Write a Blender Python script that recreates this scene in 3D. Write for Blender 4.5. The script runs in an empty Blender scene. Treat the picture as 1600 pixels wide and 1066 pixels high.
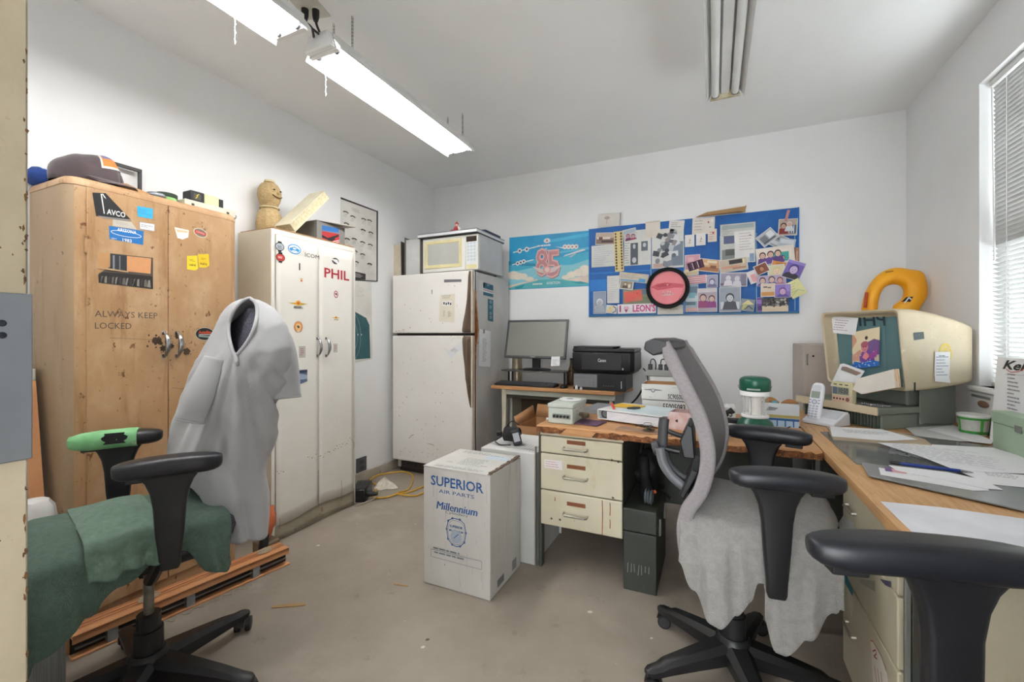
import bpy, math, random
from mathutils import Matrix, Vector
C = bpy.context.scene.collection
RND = random.Random(7)
# ---- survey of the room: positions were measured from the photograph (camera at the door, 1.2 m above the floor)
FPX, HOR, CZ, YAW = 680.0, 524.0, 1.2, math.radians(24.87)
SY, CY = math.sin(YAW), math.cos(YAW)
def ray(u, v):
    k = (u-800)/FPX
    return Vector((-SY+k*CY, CY+k*SY, -(v-HOR)/FPX))
def onz(u, v, z): D = ray(u, v); return Vector((0,0,CZ)) + D*((z-CZ)/D.z)
def onx(u, v, x): D = ray(u, v); return Vector((0,0,CZ)) + D*(x/D.x)
def ony(u, v, y): D = ray(u, v); return Vector((0,0,CZ)) + D*(y/D.y)
def ond(u, v, d): return Vector((0,0,CZ)) + ray(u, v)*d
# ---- materials
MATS = {}
def lin(c):
    if isinstance(c, str): c = tuple(int(c[i:i+2], 16) for i in (0, 2, 4))
    return tuple(((x/255/12.92) if x/255 <= .04045 else ((x/255+.055)/1.055)**2.4) for x in c)
def mat(name, col, rough=.55, metal=0., c2=None, ns=5., nr=(.35,.65), st=(1,1,1), spots=(), bump=None, emit=0., spec=.5, trans=0., alpha=1., sheen=0., coat=0., detail=5):
    if name in MATS: return MATS[name]
    m = bpy.data.materials.new(name); m.use_nodes = True
    nt = m.node_tree; N = nt.nodes; L = nt.links; b = N['Principled BSDF']
    tc = N.new('ShaderNodeTexCoord')
    def noise(scale, stretch, det=5, rgh=.6):
        mp = N.new('ShaderNodeMapping'); mp.inputs['Scale'].default_value = stretch
        L.new(tc.outputs['Object'], mp.inputs['Vector'])
        n = N.new('ShaderNodeTexNoise'); n.inputs['Scale'].default_value = scale; n.inputs['Detail'].default_value = det; n.inputs['Roughness'].default_value = rgh
        L.new(mp.outputs['Vector'], n.inputs['Vector']); return n.outputs['Fac']
    def ramp(fac, a, z):
        r = N.new('ShaderNodeMapRange'); r.inputs['From Min'].default_value = a; r.inputs['From Max'].default_value = z
        L.new(fac, r.inputs['Value']); return r.outputs['Result']
    def mix(fac, a, c):
        x = N.new('ShaderNodeMix'); x.data_type = 'RGBA'
        L.new(fac, x.inputs['Factor'])
        if isinstance(a, tuple): x.inputs['A'].default_value = a+(1,)
        else: L.new(a, x.inputs['A'])
        x.inputs['B'].default_value = lin(c)+(1,)
        return x.outputs['Result']
    base = lin(col)
    cur = mix(ramp(noise(ns, st, detail), *nr), base, c2 if c2 else tuple(int(255*x) for x in [((y*.86)**(1/2.2)) for y in base]))
    for (sc, scale, lo, hi, stretch) in spots:
        cur = mix(ramp(noise(scale, stretch, 6, .65), lo, hi), cur, sc)
    L.new(cur, b.inputs['Base Color'])
    b.inputs['Roughness'].default_value = rough; b.inputs['Metallic'].default_value = metal
    b.inputs['Specular IOR Level'].default_value = spec
    b.inputs['Transmission Weight'].default_value = trans; b.inputs['Alpha'].default_value = alpha
    b.inputs['Sheen Weight'].default_value = sheen; b.inputs['Coat Weight'].default_value = coat
    if emit:
        L.new(cur, b.inputs['Emission Color']); b.inputs['Emission Strength'].default_value = emit
    if bump:
        bm = N.new('ShaderNodeBump'); bm.inputs['Strength'].default_value = bump[1]; bm.inputs['Distance'].default_value = bump[2] if len(bump) > 2 else .01
        L.new(noise(bump[0], bump[3] if len(bump) > 3 else (1,1,1), 4), bm.inputs['Height']); L.new(bm.outputs['Normal'], b.inputs['Normal'])
    MATS[name] = m
    return m
def K(h, rough=.6, **k):                      # small plain colour
    return mat('tint_%s_%d' % (h, int(rough*100)), h, rough, **k)
# ---- mesh collector
_TXT = {}
def text_mesh(s, bold=0.):
    key = (s, bold)
    if key in _TXT: return _TXT[key]
    cu = bpy.data.curves.new('t', 'FONT'); cu.body = s; cu.resolution_u = 2; cu.offset = bold; cu.align_x = 'CENTER'; cu.align_y = 'CENTER'
    o = bpy.data.objects.new('t', cu); C.objects.link(o)
    bpy.context.view_layer.update()
    me = o.evaluated_get(bpy.context.evaluated_depsgraph_get()).to_mesh()
    r = ([v.co.copy() for v in me.vertices], [tuple(p.vertices) for p in me.polygons])
    bpy.data.objects.remove(o); bpy.data.curves.remove(cu)
    _TXT[key] = r
    return r
class G:
    def __init__(s, T=None): s.v = []; s.f = []; s.m = []; s.mats = []; s.T = T
    def mi(s, m):
        if m not in s.mats: s.mats.append(m)
        return s.mats.index(m)
    def add(s, vs, fs, m):
        n = len(s.v); i = s.mi(m)
        for p in vs:
            p = Vector(p); s.v.append(s.T @ p if s.T else p)
        for f in fs: s.f.append(tuple(n+k for k in f)); s.m.append(i)
        return s
    def box(s, x0, x1, y0, y1, z0, z1, m):
        vs = [(x, y, z) for x in (x0, x1) for y in (y0, y1) for z in (z0, z1)]
        return s.add(vs, [(0,1,3,2),(4,6,7,5),(0,4,5,1),(2,3,7,6),(0,2,6,4),(1,5,7,3)], m)
    def loft(s, rings, m, caps=True, close=True):
        n = len(rings[0]); vs = [p for r in rings for p in r]; fs = []
        for a in range(len(rings)-1):
            for k in range(n if close else n-1):
                j = (k+1) % n
                fs.append((a*n+k, a*n+j, (a+1)*n+j, (a+1)*n+k))
        if caps:
            fs.append(tuple(range(n-1, -1, -1))); fs.append(tuple((len(rings)-1)*n+k for k in range(n)))
        return s.add(vs, fs, m)
    def tube(s, pts, r, m, n=8, caps=True, flat=1., closed=False):
        pts = [Vector(p) for p in pts]; rings = []; up = None
        for i, p in enumerate(pts):
            a = pts[max(i-1, 0)]; z = pts[min(i+1, len(pts)-1)]
            if closed: a = pts[i-1]; z = pts[(i+1) % len(pts)]
            t = (z-a).normalized()
            if up is None: up = Vector((0,0,1)) if abs(t.z) < .9 else Vector((1,0,0))
            x = t.cross(up)
            if x.length < 1e-6: x = t.orthogonal()
            x.normalize(); up = x.cross(t).normalized()
            rr = r[i] if isinstance(r, (list, tuple)) else r
            rings.append([p + x*math.cos(q)*rr + up*math.sin(q)*rr*flat for q in [2*math.pi*k/n for k in range(n)]])
        if closed: rings.append(rings[0]); caps = False
        return s.loft(rings, m, caps)
    def cyl(s, p0, p1, r, m, n=16, r2=None):
        return s.tube([p0, p1], [r, r if r2 is None else r2], m, n)
    def lathe(s, c, prof, m, n=28, M=None, caps=True):
        c = Vector(c); rings = []
        for (r, z) in prof:
            ring = []
            for k in range(n):
                q = 2*math.pi*k/n; p = Vector((r*math.cos(q), r*math.sin(q), z))
                ring.append(c + (M @ p if M else p))
            rings.append(ring)
        return s.loft(rings, m, caps)
    def prism(s, pts, vec, m):
        pts = [Vector(p) for p in pts]; v = Vector(vec); n = len(pts)
        return s.add(pts+[p+v for p in pts], [tuple(range(n-1, -1, -1)), tuple(range(n, 2*n))]+[(k, (k+1) % n, n+(k+1) % n, n+k) for k in range(n)], m)
    def grid(s, fn, nu, nv, m, keep=None):
        vs = [fn(i/nu, j/nv) for j in range(nv+1) for i in range(nu+1)]
        fs = []
        for j in range(nv):
            for i in range(nu):
                if keep and not keep((i+.5)/nu, (j+.5)/nv): continue
                a = j*(nu+1)+i; fs.append((a, a+1, a+nu+2, a+nu+1))
        return s.add(vs, fs, m)
    def ell(s, c, r, m, nu=20, nv=12, M=None):
        c = Vector(c); rings = []
        for j in range(1, nv):
            t = math.pi*j/nv
            ring = []
            for i in range(nu):
                q = 2*math.pi*i/nu
                p = Vector((r[0]*math.sin(t)*math.cos(q), r[1]*math.sin(t)*math.sin(q), -r[2]*math.cos(t)))
                ring.append(c + (M @ p if M else p))
            rings.append(ring)
        return s.loft(rings, m, True)
    def build(s, name, parent=None, smooth=40, bevel=0., seg=2, sub=0, solid=0., label=None, soff=0.):
        me = bpy.data.meshes.new(name)
        vs = s.v
        if parent is not None:
            inv = PM[parent.name].inverted(); vs = [inv @ p for p in vs]
        me.from_pydata([tuple(p) for p in vs], [], s.f)
        for m in s.mats: me.materials.append(m)
        me.polygons.foreach_set('material_index', s.m)
        if smooth:
            me.polygons.foreach_set('use_smooth', [True]*len(me.polygons))
            me.set_sharp_from_angle(angle=math.radians(smooth))
        me.update()
        o = bpy.data.objects.new(name, me); C.objects.link(o)
        if solid:
            q = o.modifiers.new('solid', 'SOLIDIFY'); q.thickness = solid; q.offset = soff
        if sub:
            q = o.modifiers.new('sub', 'SUBSURF'); q.levels = sub; q.render_levels = sub
        if bevel:
            q = o.modifiers.new('bevel', 'BEVEL'); q.width = bevel; q.segments = seg; q.limit_method = 'ANGLE'; q.angle_limit = math.radians(35); q.harden_normals = False
        if parent is not None:
            o.parent = parent; PM[o.name] = PM[parent.name].copy()
        else:
            PM[o.name] = Matrix()
        if label: o['label'] = label
        return o
PM = {}                                        # world matrices of parents
def thing(name, label, cat, loc=(0,0,0), rot=0., group=None):
    o = bpy.data.objects.new(name, None); C.objects.link(o); o.empty_display_size = .05
    o.location = loc; o.rotation_euler = (0, 0, rot)
    PM[o.name] = Matrix.Translation(Vector(loc)) @ Matrix.Rotation(rot, 4, 'Z')
    o['label'] = label; o['category'] = cat
    if group: o['group'] = group
    return o
def tag(o, label, cat, group=None, kind=None):
    o['label'] = label; o['category'] = cat
    if group: o['group'] = group
    if kind: o['kind'] = kind
    return o
def struct(o): o['kind'] = 'structure'; return o
def center(o):                                 # put a world-built single-mesh thing's origin at its base
    me = o.data; n = len(me.vertices)
    xs = [v.co.x for v in me.vertices]; ys = [v.co.y for v in me.vertices]; zs = [v.co.z for v in me.vertices]
    c = Vector(((min(xs)+max(xs))/2, (min(ys)+max(ys))/2, min(zs)))
    me.transform(Matrix.Translation(-c)); o.location = c
    PM[o.name] = Matrix.Translation(c)
    return o
def copy_tree(o, name=None, loc=None, rot=None):
    c = o.copy(); C.objects.link(c)
    if loc is not None: c.location = loc
    if rot is not None: c.rotation_euler = (0, 0, rot)
    for ch in list(o.children):
        d = ch.copy(); C.objects.link(d); d.parent = c
        for g in list(ch.children):
            e = g.copy(); C.objects.link(e); e.parent = d
    return c
# ---- flat marks (paper, stickers, lettering) laid on a plane of the place
class Dec:
    def __init__(s, g, O, U, V, h=.0006, step=.00012):
        s.g = g; s.O = Vector(O); s.U = Vector(U).normalized(); s.V = Vector(V).normalized(); s.N = s.U.cross(s.V).normalized(); s._h = h; s.step = step; s.n = 0
    @property
    def h(s): return s._h
    @h.setter
    def h(s, v):                               # every mark lies a hair above the last one
        if v > s._h and abs(v-s._h-s.step) < 1e-9:
            s.n += 1; v = s._h+(s.step if s.n < 25 else s.step*.2)
        s._h = v
    def at(s, x, y): return s.O + s.U*x + s.V*y + s.N*s.h
    def px(s, u, v):                           # where the sight line through a photo point meets the plane
        D = ray(u, v); o = Vector((0,0,CZ)); t = (s.O-o).dot(s.N)/D.dot(s.N); p = o + D*t - s.O
        return (p.dot(s.U), p.dot(s.V))
    def poly(s, pts, m):
        s.g.add([s.at(*p) for p in pts], [tuple(range(len(pts)))], m); s.h += s.step; return s
    def ppoly(s, pts, m): return s.poly([s.px(*p) for p in pts], m)
    def rect(s, x, y, w, h, m, rot=0.):
        c, q = math.cos(rot), math.sin(rot)
        return s.poly([(x+a*c-b*q, y+a*q+b*c) for a, b in ((-w/2,-h/2),(w/2,-h/2),(w/2,h/2),(-w/2,h/2))], m)
    def ell(s, x, y, rx, ry, m, n=20, rot=0.):
        c, q = math.cos(rot), math.sin(rot); pts = []
        for k in range(n):
            t = 2*math.pi*k/n; a, b = rx*math.cos(t), ry*math.sin(t); pts.append((x+a*c-b*q, y+a*q+b*c))
        return s.poly(pts, m)
    def line(s, pts, w, m):
        for (x0,y0),(x1,y1) in zip(pts, pts[1:]):
            dx, dy = x1-x0, y1-y0; l = math.hypot(dx, dy) or 1e-6; nx, ny = -dy/l*w/2, dx/l*w/2
            s.g.add([s.at(x0-nx,y0-ny), s.at(x1-nx,y1-ny), s.at(x1+nx,y1+ny), s.at(x0+nx,y0+ny)], [(0,1,2,3)], m)
        s.h += s.step; return s
    def ring(s, x, y, rx, ry, w, m, n=24):
        return s.line([(x+rx*math.cos(2*math.pi*k/n), y+ry*math.sin(2*math.pi*k/n)) for k in range(n+1)], w, m)
    def text(s, t, x, y, size, m, bold=0., shear=0., sx=1., rot=0., fit=None):
        vs, fs = text_mesh(t, bold); c, q = math.cos(rot), math.sin(rot)
        if fit:
            wd = max(p.x for p in vs)-min(p.x for p in vs); sx = fit/(wd*size)
        out = []
        for p in vs:
            a, b = (p.x+p.y*shear)*size*sx, p.y*size
            out.append(s.at(x+a*c-b*q, y+a*q+b*c))
        s.g.add(out, fs, m); s.h += s.step; return s
    def scrib(s, x, y, w, h, rows, m, rot=0., fill=.55, lo=.5):
        c, q = math.cos(rot), math.sin(rot)
        for r in range(rows):
            b = h/2-(r+.5)*h/rows; a = -w/2; end = w/2*RND.uniform(lo*2-1, 1)
            while a < end:
                l = min(RND.uniform(.04, .16)*w, end-a); th = h/rows*fill*.5
                pts = [(x+aa*c-bb*q, y+aa*q+bb*c) for aa, bb in ((a,b-th/2),(a+l,b-th/2),(a+l,b+th/2),(a,b+th/2))]
                s.g.add([s.at(*p) for p in pts], [(0,1,2,3)], m); a += l+w*.025
        s.h += s.step; return s
def X(v): return Vector(v)
def rrect(w, h, r, n=5):                       # rounded rectangle outline about the origin
    out = []
    for cx, cy, a0 in ((w/2-r,h/2-r,0),(-w/2+r,h/2-r,90),(-w/2+r,-h/2+r,180),(w/2-r,-h/2+r,270)):
        for k in range(n+1):
            a = math.radians(a0+90*k/n); out.append((cx+r*math.cos(a), cy+r*math.sin(a)))
    return out
def lerp(a, b, t): return a+(b-a)*t
def spline(pts, n=8):                          # Catmull-Rom through 3-D points
    P = [Vector(p) for p in pts]; out = []
    for i in range(len(P)-1):
        a, b, c, d = P[max(i-1,0)], P[i], P[i+1], P[min(i+2,len(P)-1)]
        for k in range(n):
            t = k/n
            out.append(.5*((2*b)+(c-a)*t+(2*a-5*b+4*c-d)*t*t+(3*b-a-3*c+d)*t**3))
    out.append(P[-1]); return out
def curve1(tab, x):                            # piecewise smooth lookup
    if x <= tab[0][0]: return tab[0][1]
    for (a, p), (b, q) in zip(tab, tab[1:]):
        if x <= b:
            t = (x-a)/(b-a); t = t*t*(3-2*t); return p+(q-p)*t
    return tab[-1][1]
# ================================================================ materials of the place
m_wall = mat('painted_wall', 'f0f0f0', .75, c2='ebebea', ns=1.5, bump=(40, .08, .004), spots=[('8a8782', 90, .77, .8, (1,1,1))], spec=.3)
m_ceil = mat('painted_ceiling', 'f7f7f6', .85, c2='f2f2f1', ns=.9, bump=(60, .06, .004), spec=.2)
m_floor = mat('concrete', 'a2978a', .62, c2='8d8377', ns=2.2, nr=(.3,.7), spots=[('ada295', 3.1, .56, .8, (1,1,1)), ('6e665c', 9, .62, .8, (1,1,1)), ('d0c8ba', 26, .68, .76, (1,1,1)), ('5a524a', 60, .72, .78, (1,1,1))], bump=(35, .12, .006))
m_black = mat('black_plastic', '161618', .42, c2='1e1e21', ns=20)
m_blackm = mat('black_matte', '131315', .7, c2='1a1a1c', ns=15)
m_dkgrey = mat('dark_grey_plastic', '3a3a3d', .5)
m_chrome = mat('chrome', 'c8c8cc', .18, 1., c2='9a9aa0', ns=30)
m_steel = mat('brushed_steel', '8d9196', .42, .75, c2='858a90', ns=12)
m_white = mat('white_paper', 'ececec', .8, c2='e2e2e4', ns=3, spec=.2)
m_cream = mat('cream_paper', 'e6dfcf', .8, c2='d9d0bc', ns=3, spec=.2)
m_wplast = mat('white_plastic', 'e8e8e6', .4, c2='dededd', ns=4)
m_ink = mat('ink', '2a2b30', .8, spec=.1)
m_greyink = mat('grey_ink', '8b8c92', .8, spec=.1)
m_card = mat('cardboard', 'bb8f68', .85, c2='a87d57', ns=6, spec=.15)
m_wood = mat('desk_wood', 'd3a97a', .5, c2='c29360', ns=5, st=(14,1,14), spots=[('9b6336', 8, .58, .78, (20,1.2,20))], bump=(60, .05, .003))
m_woodx = mat('desk_wood_along', 'cc9a6a', .5, c2='b98452', ns=5, st=(1,14,14), spots=[('9b6336', 8, .58, .78, (1.2,20,20))], bump=(60, .05, .003))
m_chip = mat('chipboard_edge', '8a5630', .85, c2='5a341b', ns=45, nr=(.4,.6), spots=[('b07a48', 70, .56, .64, (1,1,1))], bump=(90, .4, .01))
m_lamp = mat('lit_tube', 'ffffff', .4, emit=21.)
m_fixt = mat('white_enamel', 'e6e6e4', .35, c2='dcdcd9', ns=4)
# ================================================================ the setting
XL, XR, YB, YF, ZC = -2.62, 1.167, 3.75, .139, 2.71
T = .14
struct(G().box(XL-T, XR+T, -2.2, YB+T, -.1, 0, m_floor).build('floor'))
struct(G().box(XL-T, XR+T, -.2, YB+T, ZC, ZC+.1, m_ceil).build('ceiling'))
struct(G().box(XL-T, XL, YF, YB+T, 0, ZC, m_wall).build('wall_left'))
struct(G().box(XL, XR+T, YB, YB+T, 0, ZC, m_wall).build('wall_back'))
WY0, WY1, WZ0, WZ1 = 1.72, 2.865, .955, 2.416
g = G(); g.box(XR, XR+T, -.06, WY0, 0, ZC, m_wall).box(XR, XR+T, WY1, YB, 0, ZC, m_wall).box(XR, XR+T, WY0, WY1, 0, WZ0, m_wall).box(XR, XR+T, WY0, WY1, WZ1, ZC, m_wall)
struct(g.build('wall_right'))
DX0, DX1 = -.475, .47
g = G(); g.box(XL-T, DX0, -.06, YF, 0, ZC, m_wall).box(DX1, XR, -.06, YF, 0, ZC, m_wall).box(DX0, DX1, -.06, YF, 2.1, ZC, m_wall)
struct(g.build('wall_front'))
g = G(); g.box(-1.09, -.95, -2.2, -.06, 0, ZC, m_wall).box(.95, 1.09, -2.2, -.06, 0, ZC, m_wall).box(-1.09, 1.09, -2.2, -.2, 2.55, ZC+.1, m_wall)  # unseen hallway shell, added to keep sky light off the door jamb
struct(g.build('added_hallway_walls'))
m_base = mat('vinyl_baseboard', 'b9b0a2', .6, c2='a79d8e', ns=6, spots=[('6f665a', 20, .62, .75, (1,1,1))])
struct(G().box(XL, XL+.012, YF, YB, 0, .077, m_base).build('baseboard_left', bevel=.003))
struct(G().box(XL+.012, XR, YB-.012, YB, 0, .077, m_base).build('baseboard_back', bevel=.003))
# door frame at the camera's left: cream paint flaking to rust, a grey strike plate let into it
m_jamb = mat('flaking_cream_jamb', 'a89c86', .6, c2='978b74', ns=6, spots=[('6b4a22', 11, .64, .7, (1,1,.6)), ('3d2a16', 23, .67, .72, (1,1,1))], bump=(30, .2, .004))
jm = struct(G().box(DX0, DX0+.014, -.06, YF+.003, 0, 2.1, m_jamb).box(DX1-.014, DX1, -.06, YF+.003, 0, 2.1, m_jamb).box(DX0, DX1, -.06, YF+.003, 2.086, 2.1, m_jamb).build('door_1', bevel=.0015))
sp = G()
zp0 = onx(20, 722, DX0+.016).z; zp1 = onx(20, 458, DX0+.016).z
sp.box(DX0+.012, DX0+.0165, .06, YF+.0045, zp0, zp1, m_steel)
for zz in (lerp(zp0, zp1, .82), lerp(zp0, zp1, .75)):
    sp.cyl((DX0+.016, .128, zz), (DX0+.0175, .128, zz), .0025, m_ink, 10)
sp.build('strike_plate', jm, bevel=.0008)
g = G(); d = Dec(g, (DX0+.0142, 0, 0), (0,1,0), (0,0,1), h=.0003); q = random.Random(21); m_jr = mat('jamb_rust', '6b4a22', .85, c2='3f2a15', ns=60)
for k in range(110):
    zz = q.uniform(.75, 1.75); e = q.random() < .72
    if zp0-.01 < zz < zp1+.01: continue
    ex, ez = (YF+.001-abs(q.gauss(0,.0012))) if e else q.uniform(.09,.135), zz
    ra, rb = q.uniform(.0004,.0012), q.uniform(.0006,.004 if e else .0012)
    d.poly([(min(YF+.002, ex+ra*q.uniform(.4,1.3)*math.cos(2*math.pi*i/9)), ez+rb*q.uniform(.4,1.3)*math.sin(2*math.pi*i/9)) for i in range(9)], m_jr)
g.build('rust_marks', jm, smooth=0)
# window: opening in the right wall, frame, meeting rail, glass
m_alu = mat('window_paint', 'd9dadb', .45, c2='cccccd', ns=4)
m_glass = bpy.data.materials.new('window_glass'); m_glass.use_nodes = True
_n = m_glass.node_tree; _b = _n.nodes['Principled BSDF']; _o = _n.nodes['Material Output']
_tr = _n.nodes.new('ShaderNodeBsdfTransparent'); _tr.inputs['Color'].default_value = (.93,.95,.95,1); _gl = _n.nodes.new('ShaderNodeBsdfGlossy'); _gl.inputs['Roughness'].default_value = .02
_fr = _n.nodes.new('ShaderNodeValue'); _fr.outputs[0].default_value = .06; _mx = _n.nodes.new('ShaderNodeMixShader')
_n.links.new(_fr.outputs[0], _mx.inputs[0]); _n.links.new(_tr.outputs[0], _mx.inputs[1]); _n.links.new(_gl.outputs[0], _mx.inputs[2]); _n.links.new(_mx.outputs[0], _o.inputs['Surface'])
g = G(); fx0, fx1 = XR+.085, XR+.12
for a, b, c, d in ((WY0, WY0+.045, WZ0, WZ1), (WY1-.045, WY1, WZ0, WZ1), (WY0, WY1, WZ0, WZ0+.05), (WY0, WY1, WZ1-.05, WZ1), (WY0, WY1, 1.63, 1.70)):
    g.box(fx0, fx1, a, b, c, d, m_alu)
g.box(fx0, fx1-.005, 2.58, 2.62, WZ0, 1.66, m_alu)
win = struct(g.build('window_1', bevel=.003))
p = G().box(fx0+.02, fx0+.023, WY0+.03, WY1-.03, WZ0+.03, WZ1-.03, m_glass).build('pane', win, smooth=0)
# window sill
g = G().box(XR-.035, XR+.085, WY0-.03, WY1+.03, WZ0-.022, WZ0, m_wall)
struct(g.build('trim_1', bevel=.005))
# blind: head rail, slats (closed above, opened below), bottom rail, ladder cords, tilt wand
m_slat = mat('blind_slat', 'c6c6c4', .5, c2='bcbcba', ns=8)
bl = thing('window_blind', 'white slatted venetian blind hanging in the window at right', 'blind', (XR+.052, (WY0+WY1)/2, WZ1-.03))
yb0, yb1 = WY0+.012, WY1-.012
G().box(XR+.03, XR+.068, yb0, yb1, WZ1-.032, WZ1-.002, m_fixt).build('head_rail', bl, bevel=.003)
g = G(); z = WZ1-.045; xb = XR+.05
while z > WZ0+.03:
    up = z > 1.62
    a = math.radians(64 if up else 30); w = .0125
    pts = []
    for k in range(5):
        q = (k/4-.5)*2; xx = q*w; zz = .0018*(1-q*q)
        pts.append((xb+xx*math.cos(a)-zz*math.sin(a), -xx*math.sin(a)+zz*math.cos(a)))
    g.loft([[(px, y, z+pz) for px, pz in pts] for y in (yb0, yb1)], m_slat, False, False)
    z -= .0215
g.build('slats', bl, smooth=60)
G().box(xb-.012, xb+.012, yb0, yb1, WZ0+.004, WZ0+.02, m_fixt).build('bottom_rail', bl, bevel=.003)
for yy in (yb0+.12, (yb0+yb1)/2, yb1-.12):
    G().cyl((xb-.013, yy, WZ0+.01), (xb-.013, yy, WZ1-.03), .0011, m_fixt, 6).build('ladder_cord', bl)
G().cyl((xb-.022, yb1-.05, 1.55), (xb-.022, yb1-.03, WZ1-.04), .004, m_wplast, 8).build('tilt_wand', bl)
# ================================================================ ceiling lights
def shop_light(x, y0, y1, hw, lit, label, cordpts, chains):
    z0 = 2.47
    t = thing('ceiling_light', label, 'ceiling light', (x, (y0+y1)/2, z0+.08), group=None)
    g = G(); th = .0012
    prof = [(-hw,0),(-hw*.98,.012),(-hw*.62,.062),(hw*.62,.062),(hw*.98,.012),(hw,0)]
    for (a,b),(c,d) in zip(prof, prof[1:]):
        g.prism([(x+a,y0,z0+b),(x+c,y0,z0+d),(x+c,y0,z0+d+.002),(x+a,y0,z0+b+.002)], (0,y1-y0,0), m_fixt)
    g.box(x-hw*.6, x+hw*.6, y0, y1, z0+.064, z0+.085, m_fixt)
    g.build('reflector', t, smooth=30)
    G().prism([(x-.03,y0+.02,z0+.062),(x+.03,y0+.02,z0+.062),(x+.02,y0+.02,z0+.028),(x-.02,y0+.02,z0+.028)], (0,y1-y0-.04,0), m_fixt).build('ballast_cover', t, bevel=.002)
    tm = m_lamp if lit else mat('unlit_tube', 'e9e9e6', .3, c2='dfdfdc')
    for s in (-1, 1):
        tb = G(); px = x+s*hw*.52
        tb.cyl((px, y0+.035, z0+.026), (px, y1-.035, z0+.026), .0185, tm, 16)
        tt = tb.build('fluorescent_tube', t)
        for yy, q in ((y0+.035, -1), (y1-.035, 1)): G().cyl((px, yy, z0+.026), (px, yy+q*.012, z0+.026), .019, m_steel, 16).build('tube_cap', tt)
    for yy, q in ((y0, 1), (y1, -1)):
        e = G(); e.prism([(x-hw*.8,yy,z0+.008),(x+hw*.8,yy,z0+.008),(x+hw*.6,yy,z0+.062),(x-hw*.6,yy,z0+.062)], (0,q*.022,0), m_fixt if lit else mat('aged_socket', 'cfc6ad', .6, c2='b5a780', ns=30))
        e.build('end_plate', t, bevel=.002)
    if lit:
        e = G(); e.prism([(x-hw*.75,y0-.03,z0+.012),(x+hw*.75,y0-.03,z0+.012),(x+hw*.55,y0-.03,z0+.085),(x-hw*.55,y0-.03,z0+.085)], (0,.03,0), m_fixt)
        e.build('end_housing', t, bevel=.006)
    m_link = mat('chain_steel', 'a9a9a6', .35, .8)
    for yy in (y0+.12, y1-.08):
        for s in (-1, 1):
            e = G(); n = 9
            for k in range(n):
                zz = lerp(z0+.088, ZC-.004, (k+.5)/n); r = .012
                ax = X((1,0,0)) if k % 2 else X((0,1,0))
                e.tube([X((x+s*hw*.55, yy, zz))+ax*(.005*math.cos(q))+X((0,0,1))*(.017*math.sin(q)) for q in [2*math.pi*i/8 for i in range(8)]], .0014, m_link, 5, closed=True)
            e.build('hanging_chain', t)
    if chains:
        e = G(); cx, cy = x-hw*.85, y0+chains
        for k in range(11):
            e.ell((cx+.003*math.sin(k*2), cy, z0+.01-k*.0115), (.0022,.0022,.0045), m_wplast, 8, 6)
        e.tube([(cx, cy, z0+.012), (cx, cy, z0-.115)], .0009, m_wplast, 5)
        e.build('pull_chain', t)
    if cordpts:
        e = G(); e.tube(spline(cordpts, 10), .0055, m_black, 8); e.build('power_cord', t)
        e = G(); pc = X(cordpts[-1]); e.tube([pc, pc+X((0,0,.022)), pc+X((0,0,.05))], [.010,.0155,.0165], m_black, 12); e.build('plug', t)
    return t
shop_light(-1.632, .075, 1.297, .108, True, 'lit fluorescent shop light nearest the door, cut by the top of the picture', [(-1.60,1.30,2.55),(-1.58,1.36,2.53),(-1.625,1.43,2.57),(-1.655,1.44,2.62),(-1.665,1.44,2.648)], 1.03)
shop_light(-1.61, 1.43, 2.625, .108, True, 'lit fluorescent shop light over the cabinets, running toward the far corner', [(-1.63,1.40,2.54),(-1.60,1.36,2.55),(-1.66,1.37,2.60),(-1.70,1.41,2.63),(-1.705,1.415,2.648)], .10)
shop_light(.055, 1.40, 2.62, .092, False, 'unlit fluorescent shop light with two white tubes, right of the lit pair', None, 0)
t = thing('ceiling_outlet', 'white square outlet plate on the ceiling with two plugs in it', 'outlet', (-1.69, 1.43, ZC))
g = G(Matrix.Translation((-1.685,1.43,ZC)) @ Matrix.Rotation(.25,4,'Z')); g.box(-.062,.062,-.062,.062,-.006,0,mat('outlet_plate','d8d5c8',.5)); g.build('cover_plate', t, bevel=.002)
g = G(); g.cyl((-1.665,1.44,ZC-.012),(-1.665,1.44,ZC-.006),.019,m_cream,16).cyl((-1.705,1.415,ZC-.012),(-1.705,1.415,ZC-.006),.019,m_cream,16); g.build('socket', t)
# ================================================================ camera and sky
cam = bpy.data.cameras.new('camera'); co = bpy.data.objects.new('camera', cam); C.objects.link(co)
co.location = (0,0,CZ); co.rotation_euler = (math.pi/2, 0, YAW); cam.sensor_width = 36; cam.lens = FPX/1600*36; cam.shift_y = -9/1600; cam.clip_start = .02
bpy.context.scene.camera = co
w = bpy.data.worlds.new('sky'); bpy.context.scene.world = w; w.use_nodes = True
bg = w.node_tree.nodes['Background']; bg.inputs[0].default_value = (.93,.97,1,1); bg.inputs[1].default_value = 4.6
sc = bpy.context.scene
sc.view_settings.view_transform = 'Standard'; sc.view_settings.look = 'None'; sc.view_settings.gamma = 1; sc.view_settings.use_curve_mapping = False
sc.view_settings.exposure = .88
sc.cycles.max_bounces = 8; sc.cycles.diffuse_bounces = 5; sc.cycles.use_denoising = True
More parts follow.
